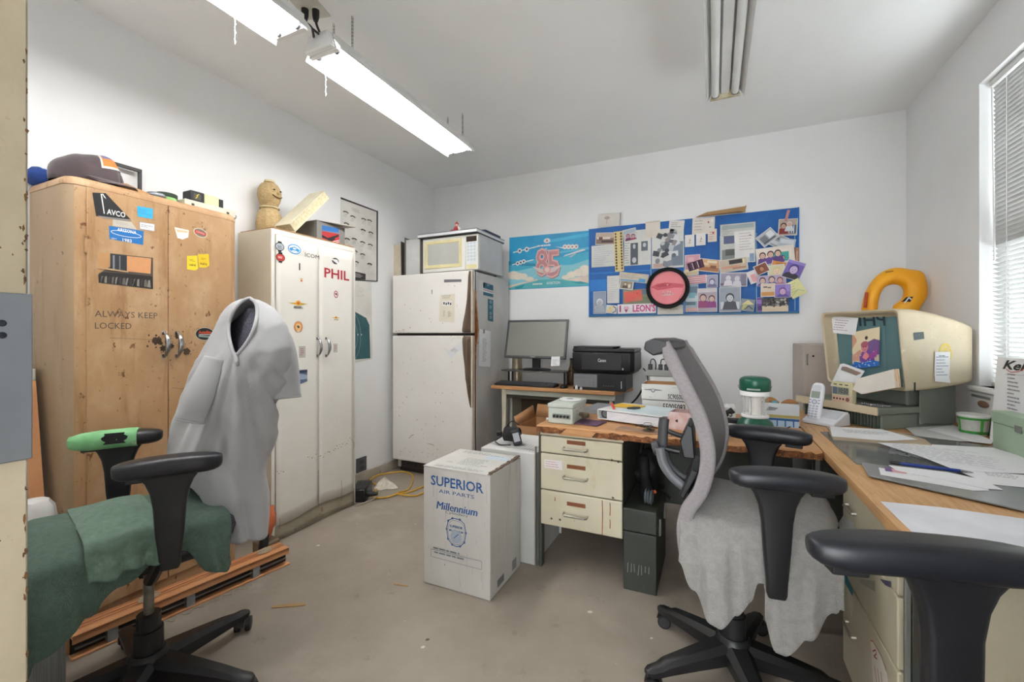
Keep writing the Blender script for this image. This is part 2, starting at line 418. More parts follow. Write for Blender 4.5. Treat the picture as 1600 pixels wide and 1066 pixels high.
# ================================================================ tan steel cabinet
m_tan = mat('tan_cabinet_paint', 'bf9a72', .5, c2='a98259', ns=3, nr=(.3,.7), st=(1,1,.5), spots=[('cfb08c', 2.6, .5, .72, (1,1,.7)), ('94683c', 6, .52, .75, (2.5,2.5,.3)), ('b28a5f', 9, .56, .75, (1.6,1.6,.5)), ('6e4522', 20, .63, .69, (1,1,.8)), ('4c3420', 48, .66, .71, (1,1,.7)), ('5e3e22', 90, .66, .70, (1,1,1))], bump=(50, .06, .003))
m_tanside = mat('tan_cabinet_worn_side', 'ae9679', .55, c2='9d8262', ns=2.5, nr=(.3,.7), st=(1,1,.4), spots=[('8b7358', 5, .55, .75, (2.5,2.5,.3)), ('c9b294', 3, .58, .75, (1,1,.5)), ('5a4733', 40, .66, .72, (1,1,.8)), ('6b5238', 14, .70, .76, (1,1,1))], bump=(50, .06, .003))
TX, TY0, TY1, TZ = -2.25, .794, 1.4635, 1.825
cab = thing('storage_cabinet', 'tall tan steel cabinet with rust specks and rounded corners, nearest the door', 'cabinet', (-2.43, 1.13, 0))
def cab_ring(z, ins):
    w, d = TY1-TY0-2*ins, (TX-XL)-ins-.012
    out = []
    for a, b in rrect(d, w, .05-ins*.5, 6):
        x = XL+.012+d/2+a; y = (TY0+TY1)/2+b
        out.append(Vector((x, y, z)))
    # square the two rear corners
    return out
g = G()
rings = [cab_ring(0.0, 0), cab_ring(.02, 0), cab_ring(1.787, 0)]
g.loft(rings, m_tan)
for i, f in enumerate(g.f):
    c = sum((g.v[k] for k in f), Vector())/len(f)
    n = (g.v[f[1]]-g.v[f[0]]).cross(g.v[f[2]]-g.v[f[0]])
    if c.y < TY0+.02: g.m[i] = g.mi(m_tanside)
g.build('body', cab, smooth=50)
g = G(); g.loft([cab_ring(1.789, -.001), cab_ring(1.802, -.0015), cab_ring(1.812, .003), cab_ring(1.821, .010), cab_ring(TZ, .024)], m_tan)
g.build('top_rim', cab, smooth=60)
def cab_door(cab, X0, y0, y1, z0, z1, m, name='door', th=.006, extra=None):
    g = G(); g.box(X0-.004, X0+th, y0, y1, z0, z1, m)
    d = Dec(g, (X0+th, 0, 0), (0,1,0), (0,0,1))
    if extra: extra(d)
    return g.build(name, cab, bevel=.0025)
XD = TX+.006
m_scr = mat('scratched_metal', '6e6255', .5, .3)
m_stain = mat('old_grease_stain', '54402c', .5, c2='3e2f22', ns=40, nr=(.4,.6))
def splat(d, u, v, r, m, seed, n=9):
    q = random.Random(seed); x, y = d.px(u, v)
    d.poly([(x+r*q.uniform(.5,1.25)*math.cos(2*math.pi*k/16), y+r*q.uniform(.5,1.25)*math.sin(2*math.pi*k/16)) for k in range(16)], m)
    for k in range(n):
        a = q.uniform(0, 6.28); rr = r*q.uniform(1.1, 2.1); d.ell(x+rr*math.cos(a), y+rr*math.sin(a), r*q.uniform(.06,.22), r*q.uniform(.06,.25), m, 8)
def leftmarks(d):
    m = m_scr
    a = d.px(148, 484); b = d.px(246, 483)
    d.text('ALWAYS KEEP', (a[0]+b[0])/2, a[1]-.017, .036, m, fit=b[0]-a[0])
    a = d.px(148, 507); b = d.px(205, 506)
    d.text('LOCKED', (a[0]+b[0])/2, a[1]-.006, .036, m, fit=b[0]-a[0])
    d.line([d.px(262-10+k*2, 455+k*3) for k in range(3)], .001, m)
    splat(d, 246, 533, .022, m_stain, 3); splat(d, 254, 545, .016, m_stain, 5)
    d.line([d.px(170, 528), d.px(240, 531), d.px(256, 527)], .0012, m_scr)
def rightmarks(d):
    splat(d, 277, 524, .016, m_stain, 8); splat(d, 292, 549, .018, m_stain, 9, 3); splat(d, 268, 541, .012, m_stain, 12)
    d.line([d.px(268, 606), d.px(285, 608), d.px(300, 604)], .0015, m_scr)
dl = cab_door(cab, TX, .852, 1.1337, .10, 1.787, m_tan, extra=leftmarks)
dr = cab_door(cab, TX, 1.1367, 1.419, .10, 1.787, m_tan, extra=rightmarks)
def arch_handle(door, u, v0, v1, X0, r=.009):
    p = onx(u, v0, X0); q = onx(u, v1, X0); pts = []; rad = []
    for k in range(13):
        t = k/12; b = math.sin(math.pi*t)
        pts.append((X0+.004+.030*b**.7, p.y, lerp(p.z, q.z, t))); rad.append(r*(.45+.75*b))
    g = G(); g.tube(pts, rad, m_chrome, 12)
    g.box(X0, X0+.003, p.y-.008, p.y+.008, p.z-.012, p.z+.004, m_chrome).box(X0, X0+.003, q.y-.008, q.y+.008, q.z-.004, q.z+.012, m_chrome)
    return g.build('handle', door, smooth=60)
arch_handle(dl, 256, 519, 558, XD); arch_handle(dr, 276.5, 519, 558, XD)
for z in (1.56, .30):
    for yy in (.8495, 1.4215):
        G().cyl((XD-.002, yy, z-.035), (XD-.002, yy, z+.035), .005, m_tan, 10).build('hinge', cab)
def sticker(door, X0, fn, label=None, name='sticker'):
    g = G(); d = Dec(g, (X0, 0, 0), (0,1,0), (0,0,1), h=.0008)
    fn(d); o = g.build(name, door, smooth=0)
    if label: o['label'] = label
    return o
BLU, WHT, BLK, RED, YEL, SKY = K('1f78c0'), K('ececea'), K('1d1d1f'), K('c8372f'), K('f2d62a'), K('3cb4e6')
def s_tail(d):
    d.ppoly([(144,301),(165,302),(204,343),(150,338)], BLK)
    d.ppoly([(157,303),(159,303),(163.5,334),(162,334)], WHT); d.ppoly([(159,303),(161,303),(166,311),(163,309)], WHT)
    a = d.px(167, 334); b = d.px(196, 338.5); d.text('AVCO', (a[0]+b[0])/2, (a[1]+b[1])/2+.006, .03, WHT, bold=.02, fit=(b[0]-a[0]))
    d.ppoly([(152,337),(204,343.5),(206,346),(160,341)], K('8d8a86'))
sticker(dl, XD, s_tail, 'black tail-fin sticker with white letters')
sticker(dl, XD, lambda d: (d.ppoly([(214,322),(239,326),(238.5,342.5),(215,338.5)], SKY), d.scrib(*d.px(226.5,331.5), .05, .024, 4, K('1d79b0'))), 'small sky blue sticker')
sticker(dl, XD, lambda d: (d.ppoly([(176,343),(205,347),(214,359),(176,353)], K('c9c2b4')), d.scrib(*d.px(194,350), .055, .012, 2, K('9a9488'))), 'pale worn sticker')
def s_ariz(d):
    d.ppoly([(170,353),(224.5,361),(223.5,383),(171,373.5)], BLU)
    a = d.px(183,359); b = d.px(213,363.5); d.text('ARIZONA', (a[0]+b[0])/2, (a[1]+b[1])/2, .018, WHT, .02, fit=b[0]-a[0])
    c = d.px(197.5,366); d.ring(c[0], c[1], .052, .011, .0022, WHT)
    c = d.px(198,376); d.text('1983', c[0], c[1], .018, WHT, .02); c = d.px(176,373); d.text('SEPT', c[0]+.004, c[1], .009, WHT)
sticker(dl, XD, s_ariz, 'blue sticker with white lettering')
sticker(dl, XD, lambda d: (d.ppoly([(218,347),(241.5,350.5),(241,361.5),(218.5,357.5)], WHT), d.line([d.px(*p) for p in ((218,347),(241.5,350.5),(241,361.5),(218.5,357.5),(218,347))], .0012, K('7b9cc4')), d.scrib(*d.px(230,354), .045, .013, 2, BLK)), 'white label')
def s_photo(d):
    d.ppoly([(153,394),(239,403),(239,452),(154,442)], K('5b4e43'))
    d.ppoly([(153,394),(172,396),(172,417),(153,428)], K('c79764')); d.ppoly([(198,400),(236,404),(235,428),(198,424)], K('d79a68'))
    d.ppoly([(172,396),(198,399),(198,424),(172,421)], K('34343a')); d.ppoly([(176,399),(179,399),(179,421),(176,421)], K('8b8f93')); d.ppoly([(186,400),(188,400),(188,423),(186,423)], K('77797c'))
    d.ppoly([(153,430),(160,425),(200,428),(238,432),(239,451),(154,441)], K('2b2623'))
    for k in range(14):
        u = 158+k*5.6; d.ppoly([(u,432+k*.5),(u+3,431+k*.5),(u+RND.uniform(-4,6),442+k*.6),(u-1,441+k*.6)], K(['6d6860','8f8b82','3d3a38'][k % 3]))
    d.ppoly([(153,417),(200,424),(200,426),(153,420)], K('c2a27b'))
sticker(dl, XD, s_photo, 'faded brown photograph stuck to the door', 'photo_print')
sticker(dr, XD, lambda d: (d.ppoly([(272.5,355),(295,360),(294,371),(285,374.5),(277,372)], WHT), d.ppoly([(274,358),(293,361),(293,364),(277,363)], K('d9c7a2'))), 'torn white cup-shaped sticker')
def s_redoval(d):
    c = d.px(313, 364); d.ell(*c, .031, .021, K('d8d2c0'), rot=-.2); d.ell(*c, .028, .018, K('7c7468'), rot=-.2); d.rect(*c, .05, .015, RED, -.16); d.text('CONTROL', c[0], c[1], .011, K('efe2d2'), rot=-.16, fit=.04)
sticker(dr, XD, s_redoval, 'red and grey oval sticker')
def s_tags(d):
    d.ppoly([(292,400),(308,399.5),(309.5,420),(305,423),(292,421)], YEL); d.ppoly([(309,397.5),(326,397),(327,415),(322,418.5),(311,418)], K('ecc91f'))
    c = d.px(300.5,414.5); d.text('LABOR', c[0], c[1], .013, BLK, .02, fit=.03); c = d.px(318,413); d.text('PARTS', c[0], c[1], .013, BLK, .02, fit=.03)
    for u, v in ((300.5,407),(318,405)): d.scrib(*d.px(u,v), .026, .012, 2, BLK)
    d.line([d.px(*p) for p in ((306,399),(309,392),(313,389),(317,393),(318,398))], .0012, m_scr)
sticker(dr, XD, s_tags, 'pair of yellow paper tags')
def s_auto(d):
    c = d.px(320, 522); d.ell(*c, .043, .031, K('d9d9d9')); d.ell(*c, .0415, .0295, BLK)
    d.text('Autolite', c[0], c[1]+.008, .022, K('e2552c'), .02, fit=.058); d.rect(c[0], c[1]-.003, .055, .0025, WHT); d.rect(c[0]-.003, c[1]-.012, .052, .009, K('8fa39a'), -.1); d.ell(c[0]+.024, c[1]-.015, .006, .004, WHT)
sticker(dr, XD, s_auto, 'black oval sticker with orange letters')
# ================================================================ white steel locker
m_lock = mat('aged_white_enamel', 'e9e6de', .45, c2='dfdbd0', ns=1.6, spots=[('cfc3a6', 1.3, .6, .8, (1,1,1)), ('96713f', 34, .725, .76, (1,1,.4)), ('bda67e', 6, .68, .8, (4,4,.4))], bump=(50, .03, .002))
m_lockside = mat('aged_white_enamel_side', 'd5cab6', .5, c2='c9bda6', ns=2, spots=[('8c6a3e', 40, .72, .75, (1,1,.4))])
LX, LY0, LY1, LZ = -2.308, 1.689, 2.335, 1.818
loc = thing('metal_locker', 'tall white two-door steel locker with stickers, a red name and rust at the foot', 'locker', (-2.46, 2.01, 0))
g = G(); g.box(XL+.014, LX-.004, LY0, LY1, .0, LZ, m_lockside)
g.box(LX-.004, LX, LY0, LY0+.022, .0, LZ, m_lock).box(LX-.004, LX, LY1-.022, LY1, .0, LZ, m_lock).box(LX-.004, LX, LY0+.022, LY1-.022, LZ-.03, LZ, m_lock)
g.build('body', loc, bevel=.003)
G().box(XL+.02, LX-.001, LY0+.01, LY1-.01, LZ, LZ+.008, mat('plywood_edge', 'b58f63', .7, c2='8a6640', ns=30, st=(1,1,6))).build('top_board', loc)
m_kick = mat('rusty_kick_plate', 'a89f8d', .6, c2='8f8672', ns=5, spots=[('6b4a2a', 14, .62, .7, (1,1,1)), ('4d3520', 30, .68, .72, (1,1,1))])
g = G()
n = 14
def kz(t): return .085+.02*t-.012*math.sin(t*9)
g.grid(lambda a, b: (LX+.001+.006*math.sin(a*7)*(1-b), lerp(LY0+.02, LY1-.012, a), lerp(.004, kz(a)+.02, b)), n, 3, m_kick)
g.build('kick_plate', loc, solid=.003)
LM = 2.0125
def warp_door(y0, y1, z0f, name='door'):
    g = G(); th = .012; ny, nz = 10, 24
    def fn(a, b):
        z = lerp(z0f(lerp(y0, y1, a)), LZ-.034, b); bow = .006*math.exp(-((z-.38)/.12)**2)*math.sin(a*3.1)
        return (LX+th-.002+bow, lerp(y0, y1, a), z)
    g.grid(fn, ny, nz, m_lock)
    return g.build(name, loc, smooth=60, solid=.013, soff=-1.)
zf = lambda y: .095+.02*(y-LY0)/(LY1-LY0)-.01*math.sin((y-LY0)/(LY1-LY0)*9)
d1 = warp_door(LY0+.026, LM-.0015, zf); d2 = warp_door(LM+.0015, LY1-.026, zf)
XK = LX+.0105
def rust_runs(d):
    m_r = mat('rust_run', '8a5f33', .8, c2='6d4722', ns=30)
    for u0, u1, vb, q in ((433, 500, 738, 4), (505, 553, 712, 6)):
        for k in range(22):
            t = k/21; u = lerp(u0, u1, t); v = vb-28*t+RND.uniform(-4,4)
            x, y = d.px(u, v); d.ell(x, y, RND.uniform(.001,.006), RND.uniform(.0008,.003), m_r, 7)
    for u, v0, v1 in ((533,750,782),(497,735,790),(552,690,700),(436,810,826)):
        d.line([d.px(u, v0), d.px(u+.4, (v0+v1)/2), d.px(u, v1)], .0028, m_r)
sticker(d1, XK+.001, rust_runs, None, 'rust_marks')
arch_handle(d1, 496, 528, 557, XK, .008); arch_handle(d2, 509.5, 528, 557, XK, .008)
def s_med(col, u, v):
    def f(d):
        c = d.px(u, v); d.ell(*c, .030, .024, BLK); d.ell(*c, .026, .0195, col); d.rect(c[0], c[1]+.026, .026, .010, BLK); d.rect(c[0], c[1]-.026, .022, .010, BLK)
        d.text('GO', c[0]-.002, c[1], .017, BLK if col is not RED else WHT, .02); d.rect(c[0], c[1]-.010, .03, .0025, BLK)
    return f
sticker(d1, XK, s_med(K('b9bfc6'), 437, 385.5), 'black and silver medallion sticker')
sticker(d1, XK, s_med(RED, 438, 402.5), 'black and red medallion sticker')
def s_blueov(d):
    c = d.px(460, 389.5); d.ell(*c, .046, .030, K('2f95d2')); d.ell(*c, .040, .024, WHT); d.ell(c[0], c[1]-.004, .035, .014, K('2f95d2')); d.ell(c[0], c[1]+.005, .016, .009, K('2f95d2')); d.ell(c[0], c[1]+.003, .012, .005, WHT); d.ell(c[0], c[1]-.012, .02, .004, WHT)
sticker(d1, XK, s_blueov, 'blue and white oval sticker')
def s_icom(d):
    a = d.px(476.5, 399); b = d.px(498.5, 402); c = ((a[0]+b[0])/2, (a[1]+b[1])/2)
    d.text('ICOM', c[0], c[1], .034, K('2b2b2b'), fit=b[0]-a[0]); d.ring(a[0]-.003, a[1]+.022, .007, .007, .0015, K('c0504a'))
sticker(d1, XK, s_icom, 'dark lettering on clear film')
def s_prec(d):
    d.ppoly([(476,380),(510,386.5),(510,391),(476,384.5)], K('57b7e0')); c = d.px(493, 385.5); d.text('PRECISION', c[0], c[1], .013, K('123b66'), .02, fit=.058, rot=-.03)
sticker(loc, LX+.0008, s_prec, 'pale blue strip of lettering along the top')
sticker(d1, XK, lambda d: d.text('1', *d.px(468, 417.5), .06, BLK, .02), 'black numeral')
sticker(d2, XK, lambda d: (d.ell(*d.px(524, 408), .029, .021, BLK), d.ell(*d.px(524, 408), .025, .017, K('55585a')), d.ppoly([(516,404),(527,406),(531,416),(524,410)], WHT)), 'black oval sticker with a white bird')
def s_phil(d):
    a = d.px(506, 428); b = d.px(545, 430); c = ((a[0]+b[0])/2, d.px(525, 429.5)[1]); d.text('PHIL', c[0], c[1], .088, K('b02a33'), .02, fit=b[0]-a[0])
sticker(d2, XK, s_phil, 'red letters')
sticker(d1, XK, lambda d: (d.rect(*d.px(471, 437.5), .017, .022, K('d9b98c')), d.rect(*d.px(471, 439), .009, .008, RED)), 'tiny tan label')
def s_wing(txt, u, v, s):
    def f(d):
        x, y = d.px(u, v)
        d.poly([(x-.072*s,y+.004*s),(x-.01*s,y-.003*s),(x+.01*s,y-.003*s),(x+.072*s,y+.004*s),(x+.03*s,y+.006*s),(x,y+.01*s),(x-.03*s,y+.006*s)], K('d9a92e'))
        d.poly([(x-.06*s,y+.001*s),(x,y-.010*s),(x+.06*s,y+.001*s),(x,y-.004*s)], K('e8c440')); d.ell(x, y+.007*s, .016*s, .014*s, K('e0a526')); d.ell(x, y+.004*s, .010*s, .008*s, K('c6562e'))
        d.text(txt, x, y-.021*s, .020*s, K('2a2a2a'), .02, fit=.066*s)
    return f
sticker(d1, XK, s_wing('AEROSHELL', 466, 475, 1.), 'yellow wings sticker')
sticker(d2, XK, s_wing('AeroShell', 525, 497, .55), 'small gold wings sticker')
def s_round(d):
    c = d.px(466, 511); d.ell(*c, .031, .034, K('c0562c')); d.ell(*c, .028, .031, K('e2a15c')); d.ell(*c, .018, .019, K('e9c58c')); d.poly([(c[0]-.012,c[1]+.006),(c[0]+.002,c[1]+.010),(c[0]+.012,c[1]-.002),(c[0]-.002,c[1]-.010)], K('6a5138')); d.poly([(c[0]-.016,c[1]-.024),(c[0]+.012,c[1]-.018),(c[0]+.004,c[1]-.036)], K('ead9b4'))
sticker(d1, XK, s_round, 'round orange sticker')
def s_rnd2(d):
    c = d.px(525, 460); d.rect(*c, .052, .07, K('eee9e4')); d.ell(*c, .019, .024, K('a8303a')); d.ell(*c, .014, .018, K('e8dcd6')); d.poly([(c[0]-.01,c[1]+.006),(c[0]+.004,c[1]+.01),(c[0]+.012,c[1]-.006),(c[0]-.006,c[1]-.004)], K('7d1f2c'))
sticker(d2, XK, s_rnd2, 'white sticker with a dark red roundel')
for (dd, u, v, w, h) in ((d1, 472, 550, .046, .07), (d2, 524, 544, .034, .058)):
    sticker(dd, XK, lambda d: (d.rect(*d.px(u, v), w, h, K('b9b7b2')), d.rect(*d.px(u, v), w*.86, h*.9, K('c9c6c2')), d.scrib(*d.px(u, v), w*.6, h*.7, 4, K('b3544f'), fill=.8)), 'small grey label with red print')
def s_pic(d):
    d.ppoly([(457,579.5),(480,577.5),(480,596),(470,600),(462,597)], K('56647d')); d.ppoly([(458,588),(470,584),(480,586),(480,592),(466,594)], K('9aa8bd')); d.ppoly([(457,580),(480,578),(480,582),(457,584)], K('2e394d'))
sticker(d1, XK, s_pic, 'torn blue photograph', 'photo_print')
# ================================================================ things on the tan cabinet
def at_d(u, v, d): return ond(u, v, d)
m_cap = mat('cap_cloth', '55484a', .9, c2='473b3e', ns=8, bump=(250, .25, .002), sheen=.3)
m_blue = mat('blue_cloth', '2a4f9c', .85, c2='22407f', ns=8)
# baseball cap
CX, CYc = -2.42, .915
t = thing('baseball_cap', 'grey brown baseball cap with an orange patch on the tan cabinet', 'cap', (CX, CYc, TZ), 0)
g = G(); a0 = math.radians(35)
def capf(a, b):
    th = 2*math.pi*a; ph = b*math.pi/2
    r = math.cos(ph)**.75; z = .132*math.sin(ph)**.85+.012*math.sin(2*th+.5)*math.cos(ph)*math.sin(ph)
    lump = 1.05+.07*math.sin(3*th+1)*math.cos(ph)+.045*math.sin(6*th+b*7)
    lx, ly = .115*r*math.cos(th)*lump, .10*r*math.sin(th)*lump
    fr = max(0, math.cos(th)); z *= 1+.18*fr*(1-abs(2*b-1))-.16*max(0, -math.cos(th))
    return Vector((CX+lx*math.cos(a0)-ly*math.sin(a0), CYc+lx*math.sin(a0)+ly*math.cos(a0), TZ+.002+z))
g.grid(capf, 40, 14, m_cap); g.build('crown', t, smooth=80, solid=.002)
g = G()
def brim(a, b):
    th = lerp(-1.15, 1.15, a); r = lerp(.108, .185, b); lx = r*math.cos(th*.8)+.0; ly = lerp(.10, .092, b)*math.sin(th)*1.02
    z = .016-.012*b*b-.016*abs(a-.5)*2*b+.004*(1-b)
    return Vector((CX+lx*math.cos(a0)-ly*math.sin(a0), CYc+lx*math.sin(a0)+ly*math.cos(a0), TZ+max(.004, z+.006)))
g.grid(brim, 18, 5, m_cap); g.build('brim', t, smooth=80, solid=.004, soff=0)
g = G()
def patch(a, b):
    p = capf((lerp(-.085, .055, a)) % 1, lerp(.30, .70, b)); c = Vector((CX, CYc, TZ)); n = (p-c).normalized(); return p+n*.003
g.grid(patch, 8, 6, K('dcd6d2', .9)); g.grid(lambda a, b: patch(.06+.88*a, .1+.62*b)+Vector((.0008,.0003,.0008)), 8, 6, K('d9803f', .9)); g.grid(lambda a, b: patch(.1+.6*a, .5+.4*b)+Vector((.0016,.0006,.0016)), 6, 4, K('6e6f92', .9))
g.build('patch', t, smooth=60, label='orange and white patch')
G().ell((CX, CYc, TZ+.134), (.008,.008,.005), m_cap, 10, 6).build('button', t)
# blue cloth bundle behind it
g = G(); q = random.Random(4)
g.ell((-2.58, .83, TZ+.042), (.06, .05, .040), m_blue, 18, 12)
for i, p in enumerate(g.v): g.v[i] = p + Vector((q.uniform(-.006,.006), q.uniform(-.006,.006), q.uniform(-.006,.004)))
o = g.build('cloth_bundle', smooth=80, sub=1); tag(o, 'bundle of bright blue cloth behind the cap on the tan cabinet', 'cloth'); center(o)
# empty picture frame standing at the wall
A = onx(157, 247, -2.59); B = onx(224, 285, -2.59); Bt = onx(221, 257, -2.59)
t = thing('empty_picture', 'thin dark frame standing empty against the wall on the tan cabinet', 'picture frame', (-2.59, (A.y+Bt.y)/2, TZ))
y0, y1, zt = A.y, Bt.y, A.z
mf = K('3f3c3a', .5)
for nm, a, b, c, d in (('top_rail', y0, y1, zt-.016, zt), ('bottom_rail', y0, y1, TZ+.001, TZ+.015), ('side_rail', y0, y0+.014, TZ+.015, zt-.016), ('side_rail', y1-.014, y1, TZ+.015, zt-.016)):
    G().box(-2.597, -2.583, a, b, c, d, mf).build(nm, t, bevel=.0015)
# folded cardboard piece in front of the frame
g = G(); P0 = onx(180, 266, -2.31); P1 = onx(228, 292, -2.31)
g.loft([[(-2.39, P0.y-.02, TZ+.001), (-2.29, P0.y, TZ+.001), (-2.29, P0.y+.03, TZ+.028), (-2.39, P0.y, TZ+.032)], [(-2.39, P1.y, TZ+.001), (-2.29, P1.y+.01, TZ+.001), (-2.29, P1.y+.008, TZ+.008), (-2.39, P1.y, TZ+.009)]], m_card)
o = g.build('cardboard_wedge', bevel=.001); tag(o, 'tan wedge of folded cardboard at the tip of the cap brim', 'cardboard'); center(o)
# green and black tub lying with a silver dish
p = onx(260, 292, -2.39)
t = thing('tub', 'small black and green round tub on the tan cabinet', 'tub', (-2.39, p.y, TZ))
g = G(); g.lathe((-2.39, p.y, TZ), [(.040,.001),(.041,.004),(.041,.034)], mat('green_label', '9fd28a', .5, c2='7dbb68', ns=20), 28); g.build('body', t)
G().lathe((-2.39, p.y, TZ), [(.043,.034),(.0435,.036),(.0435,.052),(.041,.054),(.036,.053)], K('2d4030', .5), 28).build('lid', t)
p2 = onx(243, 294, -2.31)
g = G(); g.lathe((-2.31, p2.y, TZ), [(.034,.001),(.038,.006),(.037,.016),(.030,.022),(.012,.024)], m_steel, 24); o = g.build('metal_dish', smooth=50); tag(o, 'low silver dish turned over beside the green tub', 'dish'); center(o)
# flat white instrument box with a small knob, carrying a black and yellow pack
qa = onx(288, 303, -2.33); qb = onx(368, 318, -2.33)
t = thing('instrument_box', 'flat off white box with a square black button on the tan cabinet edge', 'box', (-2.38, (qa.y+qb.y)/2, TZ))
G().box(-2.45, -2.325, qa.y, qb.y, TZ+.001, TZ+.04, mat('off_white_enamel', 'd9d2c0', .45)).build('case', t, bevel=.004)
for k in (.12, .80): G().box(-2.325, -2.322, lerp(qa.y, qb.y, k), lerp(qa.y, qb.y, k)+.011, TZ+.012, TZ+.024, K('3a3832')).build('button', t)
g = G(); g.cyl((-2.38, qb.y, TZ+.022), (-2.38, qb.y+.02, TZ+.022), .004, m_ink, 8).ell((-2.38, qb.y+.026, TZ+.024), (.012,.009,.014), m_black, 12, 8); g.build('knob', t)
ra = onx(291, 290, -2.39); rb = onx(343, 290, -2.39)
t = thing('battery_pack', 'black and pale yellow boxy pack resting on the flat off white box', 'battery', (-2.39, (ra.y+rb.y)/2, TZ+.041))
zz = TZ+.041
G().box(-2.425, -2.355, ra.y, lerp(ra.y, rb.y, .42), zz, zz+.058, m_black).build('case', t, bevel=.006)
G().box(-2.423, -2.357, lerp(ra.y, rb.y, .42), lerp(ra.y, rb.y, .86), zz, zz+.056, mat('pale_yellow_label', 'e6dfa4', .6)).build('label_sleeve', t, bevel=.003)
G().box(-2.424, -2.356, lerp(ra.y, rb.y, .86), rb.y, zz, zz+.05, m_black).build('end_cap', t, bevel=.003)
d = G(); dd = Dec(d, (-2.355, 0, 0), (0,1,0), (0,0,1)); c = lerp(ra.y, rb.y, .2); dd.rect(c, zz+.03, .035, .03, K('4c4a3a')); dd.line([(c-.008, zz+.02), (c+.002, zz+.035), (c-.004, zz+.035), (c+.008, zz+.045)], .003, YEL); d.build('warning_mark', t, smooth=0)
# ================================================================ things on the white locker
ZL = LZ+.008
def peanut():
    p = onx(421, 355, -2.53); cy = p.y
    t = thing('peanut_figurine', 'woven straw peanut figurine standing on the white locker', 'figurine', (-2.53, cy, ZL))
    m = mat('woven_straw', 'c4ab7c', .75, c2='ab9064', ns=60, st=(1,1,2), spots=[('8c6d3b', 70, .6, .7, (1,1,3))], bump=(130, .6, .004, (1,1,2)))
    s = (524-283)/680*2.715+1.2-ZL
    prof = [(.012,0),(.042,.0),(.056,.02),(.062,.055),(.058,.095),(.046,.125),(.034,.142),(.040,.160),(.052,.185),(.056,.215),(.050,.245),(.034,.268),(.012,.280)]
    k = s/.28; out = []
    for (a, b), (c, d) in zip(prof, prof[1:]):
        for i in range(3):
            q = i/3; out.append((lerp(a, c, q)*k*1.02, lerp(b, d, q)*k))
    out.append((.012*k, .28*k))
    g = G(); g.lathe((-2.53, cy, ZL), out, m, 36)
    for i, v in enumerate(g.v):
        r = Vector((v.x+2.53, v.y-cy, 0)); a = math.atan2(r.y, r.x)
        g.v[i] = v + r*(.025*math.sin(a*12)+.02*math.sin(v.z*180))
    g.build('body', t, smooth=80)
    fd = Vector((.95, .12, 0)).normalized(); sd = Vector((-fd.y, fd.x, 0)); c = Vector((-2.53, cy, ZL+.215*k)); r = .056*k
    for s_ in (-1, 1):
        g = G(); g.ell(c+fd*r*.95+sd*s_*.020*k+Vector((0,0,.014*k)), (.006*k,.006*k,.004*k), K('4d3a22'), 10, 6); g.build('eye', t)
    G().ell(c+fd*r*1.04-Vector((0,0,.002)), (.007*k,.007*k,.008*k), m, 10, 6).build('nose', t)
    G().tube([c+fd*r*(1.05-.12*abs(x)**2)+sd*x*.03*k-Vector((0,0,(.024-.010*abs(x)**2)*k)) for x in (-1,-.5,0,.5,1)], .0026*k, K('5d3c22'), 6).build('mouth', t)
    G().tube([Vector((-2.53,cy,ZL+.142*k))+.045*k*Vector((math.cos(q),math.sin(q),0)) for q in [2*math.pi*i/20 for i in range(20)]], .004*k, K('d8c79c', .8), 6, closed=True).build('collar', t)
    G().lathe((-2.53, cy, ZL+.276*k), [(.026*k,0),(.024*k,.010*k),(.008*k,.014*k)], K('d9cba0', .8), 20).build('hat', t)
    return t
peanut()
# tilted ledger leaning on the open carton
a = onx(443, 364, -2.36); b = onx(468, 374, -2.33); top = onx(499, 311, -2.36)
t = thing('leaning_book', 'thick cream book leaning at a slant on the white locker', 'book', (-2.38, lerp(a.y, b.y, .5), ZL))
ux = (top-a); ux.x = 0; L_ = ux.length; ux.normalize(); un = Vector((0, ux.z, -ux.y))
lo = Vector((0, a.y, ZL+.002)); th = .058
def slab(o0, o1, x0, x1, m, e0=0., e1=L_):
    g = G(); P = [lo+ux*e0+un*o0, lo+ux*e1+un*o0, lo+ux*e1+un*o1, lo+ux*e0+un*o1]
    sh = max(0, ZL+.002-min(p.z for p in P)); P = [Vector((x0, p.y, p.z+SHB)) for p in P]
    g.prism(P, (x1-x0, 0, 0), m); return g
SHB = max(0, -(un*th).z)+.001
slab(.004, th-.004, -2.44, -2.315, mat('page_edges', 'd8cfae', .8, c2='c0b48e', ns=60, st=(1,1,1)), .006, L_-.006).build('pages', t)
slab(0, .005, -2.445, -2.31, mat('cream_cover', 'dfd8bd', .7)).build('cover', t, bevel=.0015); slab(th-.005, th, -2.445, -2.31, mat('cream_cover', 'dfd8bd')).build('cover', t, bevel=.0015)
slab(0, th, -2.45, -2.443, mat('cream_cover', 'dfd8bd')).build('spine', t, bevel=.0015)
